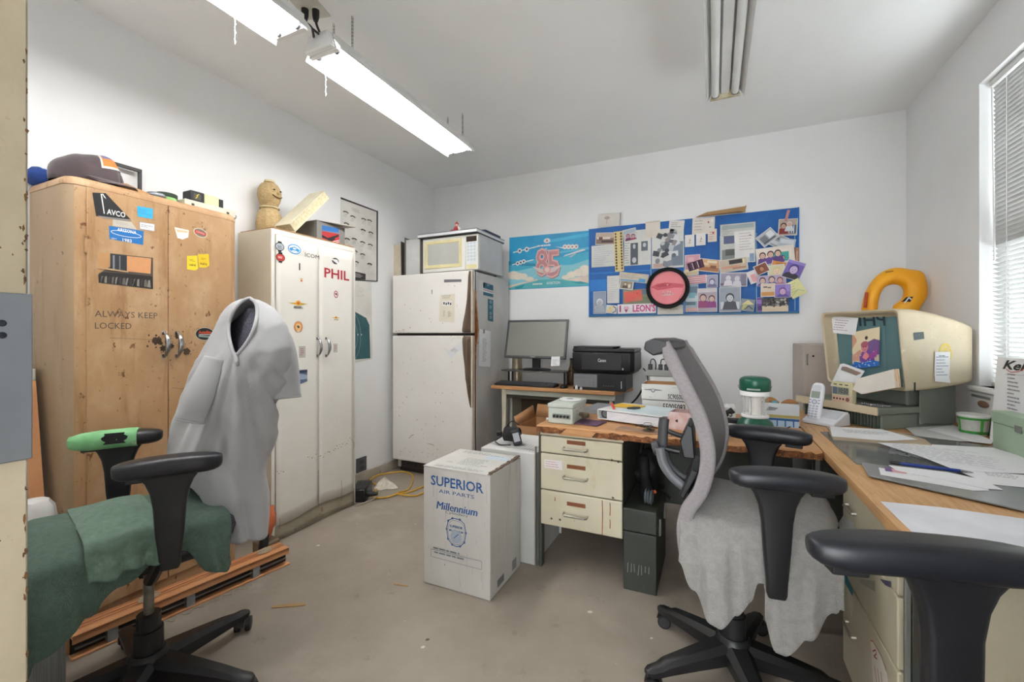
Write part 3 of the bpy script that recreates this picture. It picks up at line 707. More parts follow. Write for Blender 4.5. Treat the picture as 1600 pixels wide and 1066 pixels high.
# open grey carton with a red and blue label, flap raised toward the room
c0 = onx(495, 378, -2.325); c1 = onx(539, 388, -2.325)
t = thing('small_carton', 'small grey carton with a red label and a raised flap on the white locker', 'box', (-2.42, (c0.y+c1.y)/2, ZL))
m_gc = mat('grey_board', '8a8782', .8); zt = onx(515, 350, -2.325).z
y0c, y1c = c0.y+.0, c1.y-.002
g = G(); g.box(-2.52, -2.325, y0c, y1c, ZL+.001, ZL+.004, m_gc).box(-2.328, -2.325, y0c, y1c, ZL+.004, zt, m_gc).box(-2.52, -2.517, y0c, y1c, ZL+.004, zt, m_gc).box(-2.517, -2.328, y0c, y0c+.003, ZL+.004, zt, m_gc).box(-2.517, -2.328, y1c-.003, y1c, ZL+.004, zt, m_gc)
g.build('tray', t)
g = G(); F = onx(566, 351, -2.26); F0 = onx(500, 341, -2.36)
g.prism([(-2.50, y0c, zt+.002), (-2.325, y0c, zt+.001), (-2.27, y1c+.05, zt+.012), (-2.46, y1c+.06, zt+.022)], (0, 0, .003), mat('board_inside', 'cdc6b8', .8)); g.build('flap', t)
g = G(); d = Dec(g, (-2.325, 0, 0), (0,1,0), (0,0,1)); d.ppoly([(503,352),(529,357),(529,364),(503,360)], K('2c6fb4')); d.ppoly([(503,361),(530,366),(530,386),(503,381)], K('c23336')); d.ppoly([(503,367),(512,372),(529,366.5),(529,370),(514,376),(503,371)], BLK); d.ppoly([(511,376),(522,371),(524,374),(514,380)], BLK)
for k in range(4): d.ppoly([(517+k,378+k*1.8),(530,375+k*2.6),(530,376+k*2.6),(517+k,379+k*1.8)], WHT)
g.build('label', t, smooth=0, label='red, black and blue printed label')
# ================================================================ refrigerator
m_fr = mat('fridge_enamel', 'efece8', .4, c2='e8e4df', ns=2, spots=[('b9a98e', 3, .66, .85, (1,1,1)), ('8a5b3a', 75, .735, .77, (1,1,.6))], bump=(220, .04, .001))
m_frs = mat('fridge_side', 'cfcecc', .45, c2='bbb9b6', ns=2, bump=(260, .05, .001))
m_brown = mat('brown_trim', '6d5a4a', .45, c2='5c4a3b', ns=12)
m_gask = K('3b342e', .8)
m_rust = mat('orange_rust', 'a8642c', .85, c2='7d431c', ns=40, nr=(.4,.6), bump=(120,.4,.003))
FX0, FX1, FY, FZ = -2.565, -1.755, 3.03, 1.724
fr = thing('refrigerator', 'white top-freezer refrigerator with rust and taped notes in the far corner', 'refrigerator', (-2.16, 3.37, 0))
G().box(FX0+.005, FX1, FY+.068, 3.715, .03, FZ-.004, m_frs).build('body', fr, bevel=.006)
G().box(FX0+.01, FX1-.004, FY+.055, FY+.068, .10, FZ-.008, m_gask).build('gasket', fr)
def fdoor(z0, z1):
    g = G(); r = .012
    g.box(FX0, FX1-.002, FY, FY+.055, z0, z1, m_fr)
    return g.build('door', fr, bevel=.010, seg=3)
fz = fdoor(1.218, FZ); fd = fdoor(.112, 1.196)
g = G(); g.box(FX0+.03, FX1-.03, FY+.07, FY+.12, .0, .10, m_gask)
for k in range(6): g.box(FX0+.05, FX1-.05, FY+.055, FY+.07, .022+k*.012, .028+k*.012, m_gask)
g.build('toe_grille', fr)
for x in (FX0+.05, FX1-.05): G().cyl((x, FY+.12, 0), (x, FY+.12, .05), .02, m_blackm, 12).build('foot', fr)
def fhandle(door, prof):
    g = G(); x1 = FX1-.006
    rings = []
    for z, w, dp in prof:
        rings.append([(x1-w, FY+.004, z), (x1-w*.55, FY-dp, z), (x1-w*.2, FY-dp, z), (x1, FY+.004, z)])
    g.loft(rings, m_brown); h = g.build('handle', door, smooth=60, label='brown curved handle along the door edge')
    g = G(); g.box(FX1-.010, FX1+.004, FY-.008, FY+.02, prof[0][0], prof[-1][0], mat('almond_trim', 'd3c8b4', .4)); g.build('edge_trim', door, bevel=.003)
fhandle(fz, [(1.222,.085,.012),(1.235,.095,.035),(1.30,.085,.04),(1.38,.065,.038),(1.48,.045,.034),(1.60,.036,.028),(1.68,.034,.022),(1.715,.03,.01)])
fhandle(fd, [(.62,.012,.010),(.66,.022,.020),(.74,.040,.030),(.85,.062,.036),(.95,.07,.038),(1.05,.085,.04),(1.15,.092,.04),(1.18,.09,.035),(1.193,.085,.012)])
def note(parent, O, U, V, fn, name='note', label=None):
    g = G(); d = Dec(g, O, U, V, h=.001); fn(d); o = g.build(name, parent, smooth=0)
    if label: o['label'] = label
    return o
FO = (0, FY-.0006, 0); FU = (1,0,0)
note(fz, FO, FU, (0,0,1), lambda d: d.text('1', *d.px(675, 456.5), .052, BLK, .01), 'numeral')
note(fz, FO, FU, (0,0,1), lambda d: (d.ppoly([(694,437),(721,436.5),(721,440.5),(694,441.5)], K('77767a'))), 'badge')
def n1(d):
    d.ppoly([(688,461),(711,459),(710,504),(686,502)], m_cream); d.scrib(*d.px(699,464), .10, .03, 2, m_greyink); d.ppoly([(691,470),(706,470),(706,478),(691,478.5)], WHT)
    for k in range(4): d.rect(*d.px(694+k*3.4, 474+(k%2)), .012, .018, BLK)
    d.scrib(*d.px(703,491), .04, .05, 6, m_ink); d.scrib(*d.px(695,490), .03, .05, 4, m_greyink)
note(fz, FO, FU, (0,0,1), n1, label='cream printed sheet')
def n2(d):
    d.ppoly([(697,549),(723,533),(725.5,544),(704,560.5)], m_white); d.scrib(*d.px(709,546), .06, .02, 2, m_ink, rot=.55); d.scrib(*d.px(714,547), .06, .02, 2, m_greyink, rot=.55)
note(fd, FO, FU, (0,0,1), n2, label='tilted handwritten slip tucked behind the handle')
def r1(d):
    q = random.Random(11)
    for (u0, u1, v0, v1, n) in ((616,735,700,716,40), (616,720,560,700,30), (620,720,440,520,14), (617,640,515,521,10), (700,730,523,532,12)):
        for k in range(n):
            d.ell(*d.px(q.uniform(u0,u1), q.uniform(v0,v1)), q.uniform(.0012,.004), q.uniform(.0012,.005), m_rust, 7)
    d.line([d.px(*p) for p in ((640,685),(643,681),(647,679))], .004, m_rust); d.line([d.px(*p) for p in ((669,693),(674,694),(679,696))], .003, m_rust)
note(fd, FO, FU, (0,0,1), r1, 'rust_marks')
SO = (FX1+.0006, 0, 0); SU = (0,1,0)
def side1(d):
    tq = K('2f6f85'); d.ppoly([(755,441),(770.5,446),(770.5,465),(755,461)], tq); d.ppoly([(755,450),(770.5,454.5),(770.5,460),(755,456)], K('cfd8dc')); d.ppoly([(755,452),(770.5,456.5),(770.5,457.5),(755,453)], K('c64a4a'))
    d.scrib(*d.px(763,446), .05, .02, 2, WHT)
note(fr, SO, SU, (0,0,1), side1, 'sticker', 'teal and white sticker high on the side')
def side2(d):
    d.ppoly([(762,467),(770.5,469),(770.5,503),(762,501)], K('35717f')); 
    for v in (472,480,490,496): d.ell(*d.px(766.5, v), .018, .012, K('b9ccd2')); d.ell(*d.px(766.5, v), .010, .007, K('24505c'))
note(fr, SO, SU, (0,0,1), side2, 'sticker', 'narrow teal strip sticker with pale ovals')
note(fr, SO, SU, (0,0,1), lambda d: d.ppoly([(744,436),(757,440),(757,456),(748,454)], mat('clear_film', 'd4d4d3', .3)), 'sticker')
def side3(d):
    d.ppoly([(749,514),(767,518),(766,573.5),(748,572)], m_white); d.scrib(*d.px(757.5,547), .085, .20, 18, m_greyink); d.rect(*d.px(756,518), .03, .035, K('9c8a86'))
note(fr, SO, SU, (0,0,1), side3, label='white typed list taped to the side')
def srust(d):
    q = random.Random(3)
    m2 = mat('pale_rust', 'c08a55', .85, c2='b0763f', ns=40)
    d.ppoly([(741.5,452),(743.5,455),(745.5,480),(747,500),(748,515),(746,530),(744,545),(743,580),(742.5,640),(741.5,700)], m2)
    d.ppoly([(741.5,475),(743.5,478),(745,492),(746,505),(746,518),(744,530),(742.5,545),(741.5,560)], m_rust)
    for k in range(60):
        v = q.triangular(450, 600, 510); u = 742.5+abs(q.gauss(0, 1.3))*(1.4 if 480 < v < 540 else .4)
        d.ell(*d.px(u, v), q.uniform(.002,.005), q.uniform(.004,.014), m_rust, 8)
note(fr, (FX1+.0008, 0, 0), SU, (0,0,1), srust, 'rust_marks', 'streaks of orange rust on the side edge')
# ================================================================ microwave and what is round it
m_mw = mat('microwave_white', 'e6e4de', .4, c2='dcdad3', ns=4); m_mws = mat('microwave_side', 'cfcfcf', .45)
MX0, MX1, MY, MZ0, MZ1 = -2.292, -1.742, 3.10, FZ+.012, 2.035
mw = thing('microwave_oven', 'white microwave oven with a yellowed window on top of the refrigerator', 'microwave', (-2.02, 3.32, FZ))
G().box(MX0+.004, MX1, MY+.03, 3.55, MZ0, MZ1, m_mws).build('cabinet', mw, bevel=.005)
for x in (MX0+.05, MX1-.05):
    for y in (MY+.06, 3.50): G().cyl((x, y, FZ), (x, y, MZ0+.002), .014, m_blackm, 10).build('foot', mw)
xs = MX0+.43
g = G(); g.box(MX0, xs, MY, MY+.03, MZ0+.002, MZ1-.004, m_mw); dm = g.build('door', mw, bevel=.006)
m_yel = mat('yellowed_plastic', 'e4d9a8', .45)
g = G(); w0, w1, z0, z1 = MX0+.055, xs-.065, MZ0+.065, MZ1-.06
def rectring(x0, x1, za, zb, i, y): return [(x0-i, y, za-i), (x1+i, y, za-i), (x1+i, y, zb+i), (x0-i, y, zb+i)]
g.loft([rectring(w0, w1, z0, z1, .032, MY+.001), rectring(w0, w1, z0, z1, .028, MY-.007), rectring(w0, w1, z0, z1, .008, MY-.007), rectring(w0, w1, z0, z1, 0, MY+.001)], m_yel, caps=False); g.build('window_frame', dm)
g = G(); g.box(w0, w1, MY-.0015, MY+.001, z0, z1, mat('microwave_window', 'bfc0ba', .2, c2='b3b4ae', ns=3)); g.build('window', dm)
g = G(); g.box(xs+.003, MX1, MY-.002, MY+.03, MZ0+.002, MZ1-.004, m_mw); pn = g.build('control_panel', mw, bevel=.005)
xc = (xs+MX1)/2
G().box(xs+.012, MX1-.012, MY-.0045, MY-.001, MZ1-.065, MZ1-.022, K('3a2b22', .25)).build('display', pn)
g = G(); d = Dec(g, (0, MY-.0025, 0), FU, (0,0,1)); d.rect(xc, (MZ0+MZ1)/2-.008, .095, .18, K('e6eaec')); 
for r in range(6):
    for c in range(3): d.ell(xc-.03+.03*c, MZ0+.085+r*.027, .010, .008, K('93a4b4')); d.ell(xc-.03+.03*c, MZ0+.085+r*.027, .0075, .0058, K('dfe6ea'))
g.build('keypad', pn, smooth=0)
G().box(xs+.01, MX1-.01, MY-.005, MY, MZ0+.012, MZ0+.045, m_yel).build('open_button', pn, bevel=.003)
# tray on top, figurine, folder
tr = thing('flat_panel', 'thin white panel with silver edges lying on the microwave', 'panel', (-2.02, 3.32, MZ1))
G().box(MX0-.03, MX1+.005, MY-.03, 3.58, MZ1+.001, MZ1+.006, K('4a4c50')).build('rim', tr)
G().box(MX0-.03, MX1+.005, MY-.03, 3.58, MZ1+.006, MZ1+.030, m_white).build('slab', tr, bevel=.002)
G().box(MX0-.032, MX1+.007, MY-.032, 3.582, MZ1+.028, MZ1+.034, m_steel).build('edging', tr, bevel=.0015)
ZT = MZ1+.034
g = G(); g.prism([(-1.80,3.20,ZT), (-1.735,3.22,ZT), (-1.735,3.50,ZT), (-1.80,3.52,ZT)], (0,0,.02), K('38465c', .7)); o = g.build('folded_case', bevel=.004); tag(o, 'dark blue flat case at the right end of the panel on the microwave', 'case'); center(o)
fx, fy = ony(713, 360, 3.14).x, 3.14
t = thing('seated_figurine', 'small red and white seated figurine on top of the microwave', 'figurine', (fx, fy, ZT))
mr, mw_ = K('b3323a', .6), K('e6e2dc', .7)
g = G(); g.ell((fx, fy, ZT+.026), (.024,.02,.028), mr, 16, 10).tube([(fx-.012, fy-.012, ZT+.012), (fx-.034, fy-.02, ZT+.008), (fx-.05, fy-.018, ZT+.006)], [.012,.011,.009], mr, 10).tube([(fx+.006, fy-.018, ZT+.012), (fx-.012, fy-.034, ZT+.009), (fx-.036, fy-.034, ZT+.006)], [.012,.011,.009], mr, 10); g.build('body', t, smooth=70)
G().ell((fx+.004, fy, ZT+.062), (.014,.013,.015), K('d9b7a4'), 14, 10).build('head', t)
G().lathe((fx+.005, fy, ZT+.068), [(.016,0),(.015,.006),(.009,.016),(.002,.024)], mr, 14).build('hat', t)
G().tube([(fx+.016, fy+.002, ZT+.044), (fx+.03, fy, ZT+.03), (fx+.036, fy-.004, ZT+.014)], [.010,.011,.013], mw_, 10).build('sack', t)
# two file holders left of the microwave
def file_holder(u0, u1, vt, vb, lean, y, lab, mo, mi):
    p0, p1 = ony(u0, vb, y), ony(u1, vb, y); zt = ony(u0, vt, y).z
    t = thing('file_holder', lab, 'file holder', ((p0.x+p1.x)/2, y+.1, FZ))
    x0, x1 = p0.x, p1.x; D_ = .24
    def side(x, lx, nm):
        g = G(); g.prism([(x, y, FZ+.002), (x+lx, y, zt), (x+lx, y+D_, zt-.02), (x, y+D_, FZ+.002)], (.0035, 0, 0), mo); g.build(nm, t)
    side(x0, lean, 'side'); side(x1, lean, 'side')
    g = G(); g.prism([(x0, y+D_, FZ+.002), (x1, y+D_, FZ+.002), (x1+lean, y+D_, zt-.02), (x0+lean, y+D_, zt-.02)], (0, .0035, 0), mo); g.build('back', t)
    G().box(x0, x1, y, y+D_, FZ+.001, FZ+.004, mo).build('bottom', t)
    g = G(); zz = lerp(FZ, zt, .93); f = .93
    g.prism([(x0+.006, y+.012, FZ+.005), (x1-.003, y+.012, FZ+.005), (x1-.003+lean*f, y+.012, zz), (x0+.006+lean*f, y+.012, zz)], (0, .19, 0), mi); g.build('papers', t)
file_holder(612, 627, 379, 428, -.006, 3.10, 'narrow dark-edged file holder of cream papers at the left end of the refrigerator top', K('4b4540', .7), mat('stacked_paper', 'd9d0bd', .8, c2='c5b99f', ns=40, st=(8,1,1)))
file_holder(632, 656, 371, 430, .0, 3.10, 'grey file holder standing between the microwave and the narrow one', mat('grey_card', '7d7a72', .75), mat('white_file', 'd3d3d1', .75, c2='c5c5c4', ns=6))
# ================================================================ posters on the left wall, outlet, floor cables
def poster(name, O, U, V, outline, base, fn, label, cat, th=.0012):
    g = G(); d = Dec(g, O, U, V, h=0)
    pts = [d.px(*p) for p in outline]
    g.prism([d.at(*p) for p in pts], d.N*th, base); d.h = th+.0004
    fn(d); o = g.build(name, smooth=0); tag(o, label, cat)
    c = sum((v.co for v in o.data.vertices), Vector())/len(o.data.vertices); o.data.transform(Matrix.Translation(-c)); o.location = c
    return o
PL = (XL+.002, 0, 0)
def p_wind(d):
    bk = K('34312f'); rng = random.Random(5)
    d.ppoly([(532,308),(590,330),(590,332),(532,311)], bk); d.ppoly([(588,329),(590.5,330),(590,440),(588,439)], bk); d.ppoly([(552,436.5),(590,439),(590,440.5),(552,438.5)], bk)
    d.ppoly([(552,424),(571,428),(571,437.5),(552,436.5)], bk); d.scrib(*d.px(561,431), .09, .035, 3, WHT)
    d.scrib(*d.px(558,330), .12, .03, 3, m_greyink)
    for (u, v) in ((540,334),(551,341),(568,345),(577,347),(541,352),(567,362),(579,366),(553,376),(566,381),(578,385),(542,376),(554,395),(577,415),(566,400),(541,396),(556,412)):
        x, y = d.px(u, v); d.poly([(x-.03,y+.012),(x-.012,y+.020),(x+.012,y+.020),(x+.03,y+.012),(x+.022,y+.004),(x+.008,y+.011),(x-.01,y+.011),(x-.022,y+.004)], K('4a4744')); d.rect(x, y-.006, .03, .012, K('c9c5be')); d.scrib(x, y-.022, .05, .012, 2, m_greyink)
poster('chart_poster', PL, SU, (0,0,1), ((532,308),(590,330),(590,440.5),(532,436)), mat('poster_paper', 'dcd9d2', .7), p_wind, 'white printed chart with black edges hanging on the left wall above the target', 'poster')
def p_target(d):
    tl = mat('target_green', '315a60', .8, c2='3b666b', ns=8)
    d.ppoly([(540,482),(556,488),(572,497),(577,508),(578.5,560),(540,563)], tl)
    lt = K('9fb6b6')
    for r in (.035,.07,.105): 
        x, y = d.px(548, 526); d.ring(x, y, r, r*1.9, .003, lt, 30)
    for u in (559, 564.5): d.ell(*d.px(u, 523), .005, .007, WHT)
    d.scrib(*d.px(560,455), .16, .10, 8, mat('faint_ink', 'c9c5bd', .8))
poster('target_poster', PL, SU, (0,0,1), ((540,437),(580,441),(582,561),(556,567),(540,570)), mat('poster_paper2', 'e2e0d9', .7), p_target, 'paper shooting target with a dark green silhouette beside the white locker', 'poster')
a = onx(557, 738, XL+.006); b = onx(572.5, 721, XL+.006)
g = G(); g.box(XL+.001, XL+.009, a.y, b.y, .085, .20, K('5a5a5e', .5)).box(XL+.009, XL+.012, lerp(a.y,b.y,.3), lerp(a.y,b.y,.7), .10, .13, K('46464a')).box(XL+.009, XL+.012, lerp(a.y,b.y,.3), lerp(a.y,b.y,.7), .15, .18, K('46464a')); tag(g.build('wall_outlet', bevel=.002), 'dark grey outlet cover low on the left wall', 'outlet')
# power supply brick with plug, yellow cord, grey cord, white rag
t = thing('power_adapter', 'black ribbed power brick on the floor beside the locker', 'power adapter', (-2.36, 2.47, 0), .35)
g = G(Matrix.Translation((-2.36,2.45,0)) @ Matrix.Rotation(.5,4,'Z')); g.box(-.055,.055,-.10,.10,.001,.095,m_black); g.build('case', t, bevel=.012, seg=3)
g = G(Matrix.Translation((-2.36,2.45,0)) @ Matrix.Rotation(.5,4,'Z'))
for k in range(7): g.box(-.052+.016*k,-.044+.016*k,-.098,.098,.095,.099,m_dkgrey)
g.build('ribs', t, bevel=.002)
g = G(); e = onz(590, 772, .05); s_ = Vector((-2.30, 2.42, .05)); g.tube([s_, lerp(s_, e, .5), e], [.024,.020,.012], m_black, 12); g.build('plug', t)
def cord(name, pix, r, m, label, cat='cord', z=None):
    pts = [onz(u, v, r+.0005) if len(p) == 0 else onz(u, v, p[0]) for (u, v, *p) in pix]
    o = G().tube(spline(pts, 8), r, m, 8).build(name, smooth=80); tag(o, label, cat); center(o); return o
m_yc = mat('yellow_cord', 'd8a92c', .5, c2='c2922a', ns=20)
cord('extension_cord', [(672,756),(655,763),(640,769),(622,772),(605,777),(592,778),(583,776),(590,760),(578,752,.008),(590,743),(612,739),(632,737.5),(645,744),(643,757),(636,766),(620,771,.02),(648,775),(668,767)], .0065, m_yc, 'yellow extension cord looped on the floor before the refrigerator')
cord('grey_cable', [(594,767,.04),(590,774,.02),(582,781),(570,786),(556,791)], .005, K('b8ae96'), 'short grey cable running from the power brick along the locker foot', 'cable')
g = G(); q = random.Random(8); c = onz(597, 764, 0)
def rag(a, b):
    th = 2*math.pi*a; r = .085*b*(1+.25*math.sin(3*th+.6)); h = .055*(1-b**1.5)*(1+.3*math.sin(5*th))+.012*(1-b)*math.sin(9*th+4*b)
    return Vector((c.x+r*math.cos(th)*1.1, c.y+.03+r*math.sin(th)*.8, max(.003, h+.004)))
g.grid(rag, 40, 10, mat('white_rag', 'ddd6cb', .9, c2='cdc3b5', ns=30)); o = g.build('rag', smooth=80, solid=.003, soff=1); tag(o, 'crumpled white rag beside the power brick', 'rag'); center(o)
# ================================================================ back wall: sky poster, blue board and what is pinned to it
WU = (1,0,0); WV = (0,0,1)
def p_sky(d):
    # painted sky: bands, clouds, green hills
    x0, y0 = d.px(795, 453); x1, y1 = d.px(920, 360); w, h = x1-x0, y1-y0
    f = lambda a, b: (x0+a*w, y0+b*h)
    R_ = lambda pts, m: d.poly([f(*p) for p in pts], m)
    def blob(cx, cy, rx, ry, m): d.ell(*f(cx, cy), rx*w, ry*h, m)
    R_([(0,.02),(1,.02),(1,.5),(0,.42)], K('8fd0dc'))
    R_([(0,.33),(.4,.42),(.8,.40),(1,.48),(1,.62),(.6,.55),(.3,.56),(0,.5)], K('49b9d8'))
    R_([(0,.48),(.5,.40),(.5,.43),(0,.56)], K('2e93b8')); R_([(.55,.62),(1,.66),(1,.70),(.6,.66)], K('63c8e2')); R_([(.5,.84),(1,.9),(1,.96),(.55,.9)], K('4cc0e6'))
    cl = K('f0e4d4'); cl2 = K('e7d3c4')
    for cx, cy, rx, ry in ((.06,.28,.08,.08),(.13,.25,.07,.07),(.20,.24,.05,.06),(.27,.19,.06,.04),(.95,.28,.07,.10),(.88,.25,.06,.07),(.80,.22,.06,.06),(.73,.18,.05,.04)): blob(cx, cy, rx, ry, cl)
    R_([(0,.08),(.38,.18),(.38,.12),(0,.02)], cl2); R_([(.66,.12),(1,.20),(1,.05),(.66,.1)], cl2)
    R_([(0,.03),(.15,.09),(.4,.155),(.55,.165),(.8,.11),(1,.05),(1,.01),(0,.01)], K('58b7bd')); R_([(.08,.04),(.22,.09),(.18,.02),(.1,.01)], K('1f8f98')); R_([(.80,.08),(.9,.09),(1,.05),(.88,.05)], K('1f9aa4'))
    # emblem and small lines of lettering
    blob(.5, .885, .042, .045, WHT); blob(.5, .885, .008, .02, K('7d4a3a'))
    d.scrib(*f(.5, .80), w*.24, h*.035, 1, WHT, fill=1.6); d.scrib(*f(.5, .735), w*.05, h*.02, 1, WHT, fill=1.4); d.scrib(*f(.5, .70), w*.07, h*.025, 1, WHT, fill=1.4)
    # aircraft with round engines
    pl = K('e9ecec'); dk = K('5a4038')
    def twin(cx, cy, s, n):
        R_([(cx-.10*s,cy-.03*s),(cx+.20*s,cy+.04*s),(cx+.20*s,cy+.06*s),(cx-.10*s,cy-.01*s)], pl)
        for k in range(n):
            blob(cx-.02*s+k*.085*s/(n-1)*1., cy+.015*s*k, .026*s, .045*s, pl); blob(cx-.02*s+k*.085*s/(n-1), cy+.015*s*k, .011*s, .02*s, dk)
    twin(.17, .74, 1.1, 2); twin(.14, .50, .95, 3)
    for k in range(4): blob(.72+.045*k, .74-.005*k, .026, .045, pl); blob(.72+.045*k, .74-.005*k, .010, .018, K('c7785a'))
    R_([(.60,.76),(.72,.70),(.90,.695),(.72,.73)], pl)
    R_([(.70,.56),(.95,.64),(.97,.66),(.93,.67),(.72,.59)], pl); R_([(.76,.55),(.84,.60),(.86,.60),(.80,.54)], K('b9cdd4'))
    # the number with a winged badge
    pk, gr = K('eab6b4'), K('8f7f86')
    for t, cx in (('8', .435), ('5', .58)):
        yy = .46 if t == '8' else .42
        p = f(cx, yy); d.text(t, p[0]+.006, p[1]-.006, h*.68, gr, .05, fit=w*.17); d.text(t, p[0], p[1], h*.68, pk, .045, fit=w*.165); d.text(t, p[0], p[1], h*.66, K('c98f92'), .004, fit=w*.145)
    R_([(.32,.42),(.44,.36),(.55,.36),(.69,.42),(.6,.30),(.5,.27),(.4,.30)], K('e3d3cc')); blob(.5, .34, .05, .07, K('e8a8a6')); blob(.5, .34, .03, .045, K('f0d6d0'))
    d.text('AVIATION', *f(.58, .085), h*.07, WHT, .01, fit=w*.17); d.scrib(*f(.40, .083), w*.16, h*.05, 1, WHT, fill=1.2)
poster('sky_poster', (0, YB-.002, 0), WU, WV, ((796,371.5),(920,360.5),(920,447),(796,453)), mat('sky_print', '27a6d6', .45, c2='1590c4', ns=3), p_sky, 'glossy turquoise poster with a big pink 85 among clouds and aircraft, on the back wall', 'poster')
# the board
BY = YB-.014
m_bb = mat('blue_board', '1667b4', .55, c2='1259a3', ns=5); m_bb2 = mat('blue_board_light', '1d7fd0', .5, c2='176fbd', ns=5)
bd = thing('bulletin_board', 'long bright blue bulletin board crowded with photos and notes on the back wall', 'bulletin board', (-.215, YB, 1.37))
bx0, bx1, bz0, bz1 = -.985, .556, 1.37, 2.128
G().box(bx0, bx1, BY, YB-.001, bz0, bz1, m_bb).build('panel', bd, bevel=.002)
def strip(u, w=.006): 
    x = ony(u, 400, BY).x; G().box(x-w/2, x+w/2, BY-.004, BY+.001, bz0+.01, bz1-.16, K('7fb4d8', .3)).build('divider', bd)
for u in (1017, 1069, 1125, 1182, 1242): strip(u)
g = G(); g.box(bx0-.006, bx0+.004, BY-.006, YB-.001, bz0-.006, bz1, m_bb2).box(bx0-.006, bx1+.006, BY-.006, YB-.001, bz0-.010, bz0+.004, mat('board_edge', '1c6f9e', .4)).box(bx1-.004, bx1+.006, BY-.006, YB-.001, bz0-.006, bz1, m_bb2); g.build('edging', bd, bevel=.0015)
g = G(); x0 = ony(922,1,BY).x; x1 = ony(1017,1,BY).x; g.box(x0, x1, BY-.0015, BY+.001, ony(970,424,BY).z-.012, ony(970,424,BY).z, m_bb2); g.box(x0, ony(948,1,BY).x, BY-.0012, BY+.001, ony(935,455,BY).z, ony(935,437,BY).z, m_bb2); g.build('pocket', bd)
LAY = [0]
def pin(u, v, wp, hp, rot, fn, label, cat='photo', name='pinned_photo', base='dcdcd8', curl=0., group=None):
    LAY[0] += 1
    y = BY-.0055-.0006*LAY[0]
    p = ony(u, v, y); pl_, pr_ = ony(u-wp/2, v, y), ony(u+wp/2, v, y)
    D_ = -SY*p.x+CY*p.y
    w, h = pr_.x-pl_.x, hp*D_/FPX
    a = math.radians(rot); U = (math.cos(a), 0, math.sin(a)); V = (-math.sin(a), 0, math.cos(a))
    g = G(); d = Dec(g, p, U, V, h=0, step=.00008)
    bm = K(base, .6)
    n = 4; cv = lambda t: curl*(abs(2*t-1)**2)
    rings = []
    for k in range(n+1):
        t = k/n; x = lerp(-w/2, w/2, t); rings.append([p+d.U*x+d.V*yy+d.N*(cv(t)+o) for yy, o in ((-h/2,-.0003),(h/2,-.0003),(h/2,.0001),(-h/2,.0001))])
    g.loft(rings, bm); d.h = .0004+curl
    fn(d, w, h); o = g.build(name, smooth=0); tag(o, label, cat, group)
    o.data.transform(Matrix.Translation(-p)); o.location = p
    return o
SKIN = ['d9b49c','c99a7c','e3c3ad']
def ph(bg, figs=(), bands=(), border=.04, seed=1):
    """a print: ground colour, horizontal bands, little standing or head-and-shoulder figures"""
    def fn(d, w, h):
        b = border*min(w, h)*2
        W, H = w-b, h-b
        d.rect(0, 0, W, H, K(bg, .5))
        for (x, y, bw, bh, c) in bands: d.rect(x*W, y*H, bw*W, bh*H, K(c, .5))
        for (x, y, s, hair, face, top) in figs:
            cx, cy, r = x*W, y*H, s*H
            yb = max(-H/2, cy-2.6*r); 
            d.poly([(max(-W/2,cx-1.5*r), yb), (min(W/2,cx+1.5*r), yb), (min(W/2,cx+1.1*r), cy-.9*r), (cx+.35*r, cy-.6*r), (cx-.35*r, cy-.6*r), (max(-W/2,cx-1.1*r), cy-.9*r)], K(top, .5))
            d.ell(cx, cy+.12*r, .86*r, min(.98*r, H/2-cy-.0002), K(hair, .5), 14); d.ell(cx, cy-.08*r, .66*r, .78*r, K(face, .5), 14)
            for sx in (-1, 1): d.ell(cx+sx*.26*r, cy+.06*r, .09*r, .06*r, K('3a2c28'), 6)
            d.rect(cx, cy-.42*r, .3*r, .07*r, K('8c4b48'))
    return fn
def txt(rows, m=None, bg=None, head=0.):
    def fn(d, w, h):
        if bg: d.rect(0, 0, w*.94, h*.94, K(bg, .7))
        if head: d.rect(0, h*.4, w*.8, h*head, K('9aa7ae'))
        if rows: d.scrib(0, -h*head*.5, w*.82, h*(.86-head), rows, m or m_greyink)
    return fn
NOTE = dict(cat='note', name='pinned_note')
PAP = dict(cat='paper', name='pinned_sheet')
pin(952,343.5,36,21,-2, lambda d,w,h: (d.rect(-w*.1,.0,w*.62,h*.7,K('e4dcd4')), d.ell(-w*.1,h*.15,w*.12,h*.12,K('b8a49a')), d.line([(-w*.12,-h*.3),(-w*.1,h*.1),(-w*.02,h*.25)],.004,K('a8988f')), d.rect(w*.47,0,w*.03,h*.9,K('6c6460'))), 'pale picture card standing above the left end of the board', 'card', 'pinned_card', 'dedad4')
pin(996,387,42,55,0, lambda d,w,h: (d.rect(-.12*w,-.17*h,.28*w,.62*h,K('5a5f6a')), d.ell(-.12*w,.04*h,.05*w,.07*h,K('c6c9cf')), d.ell(-.12*w,-.35*h,.08*w,.08*h,K('d0d3d8')), d.rect(.26*w,.03*h,.24*w,.27*h,K('686d78')), d.ell(.26*w,.06*h,.06*w,.06*h,K('c9ccd2')), d.scrib(-.38*w,-.1*h,.18*w,.7*h,10,m_greyink), d.rect(-.2*w,.42*h,.4*w,.04*h,K('c9bfa8'))), 'white sheet with three grey portraits beside the yellow punched strip', **PAP)
pin(943,400,38,34,0, txt(9, K('b7bccb')), 'ruled white letter at the left edge of the board', **PAP)
pin(946,373,31,19,-4, ph('c9b3a2', (), ((0,-.2,1,.5,'8d7466'),(-.1,.05,.7,.2,'e7d9cf'),(.1,-.25,.6,.18,'4a3835'),(-.25,.0,.2,.3,'6c5048'))), 'brown photo of a silver aircraft above the ruled letter')
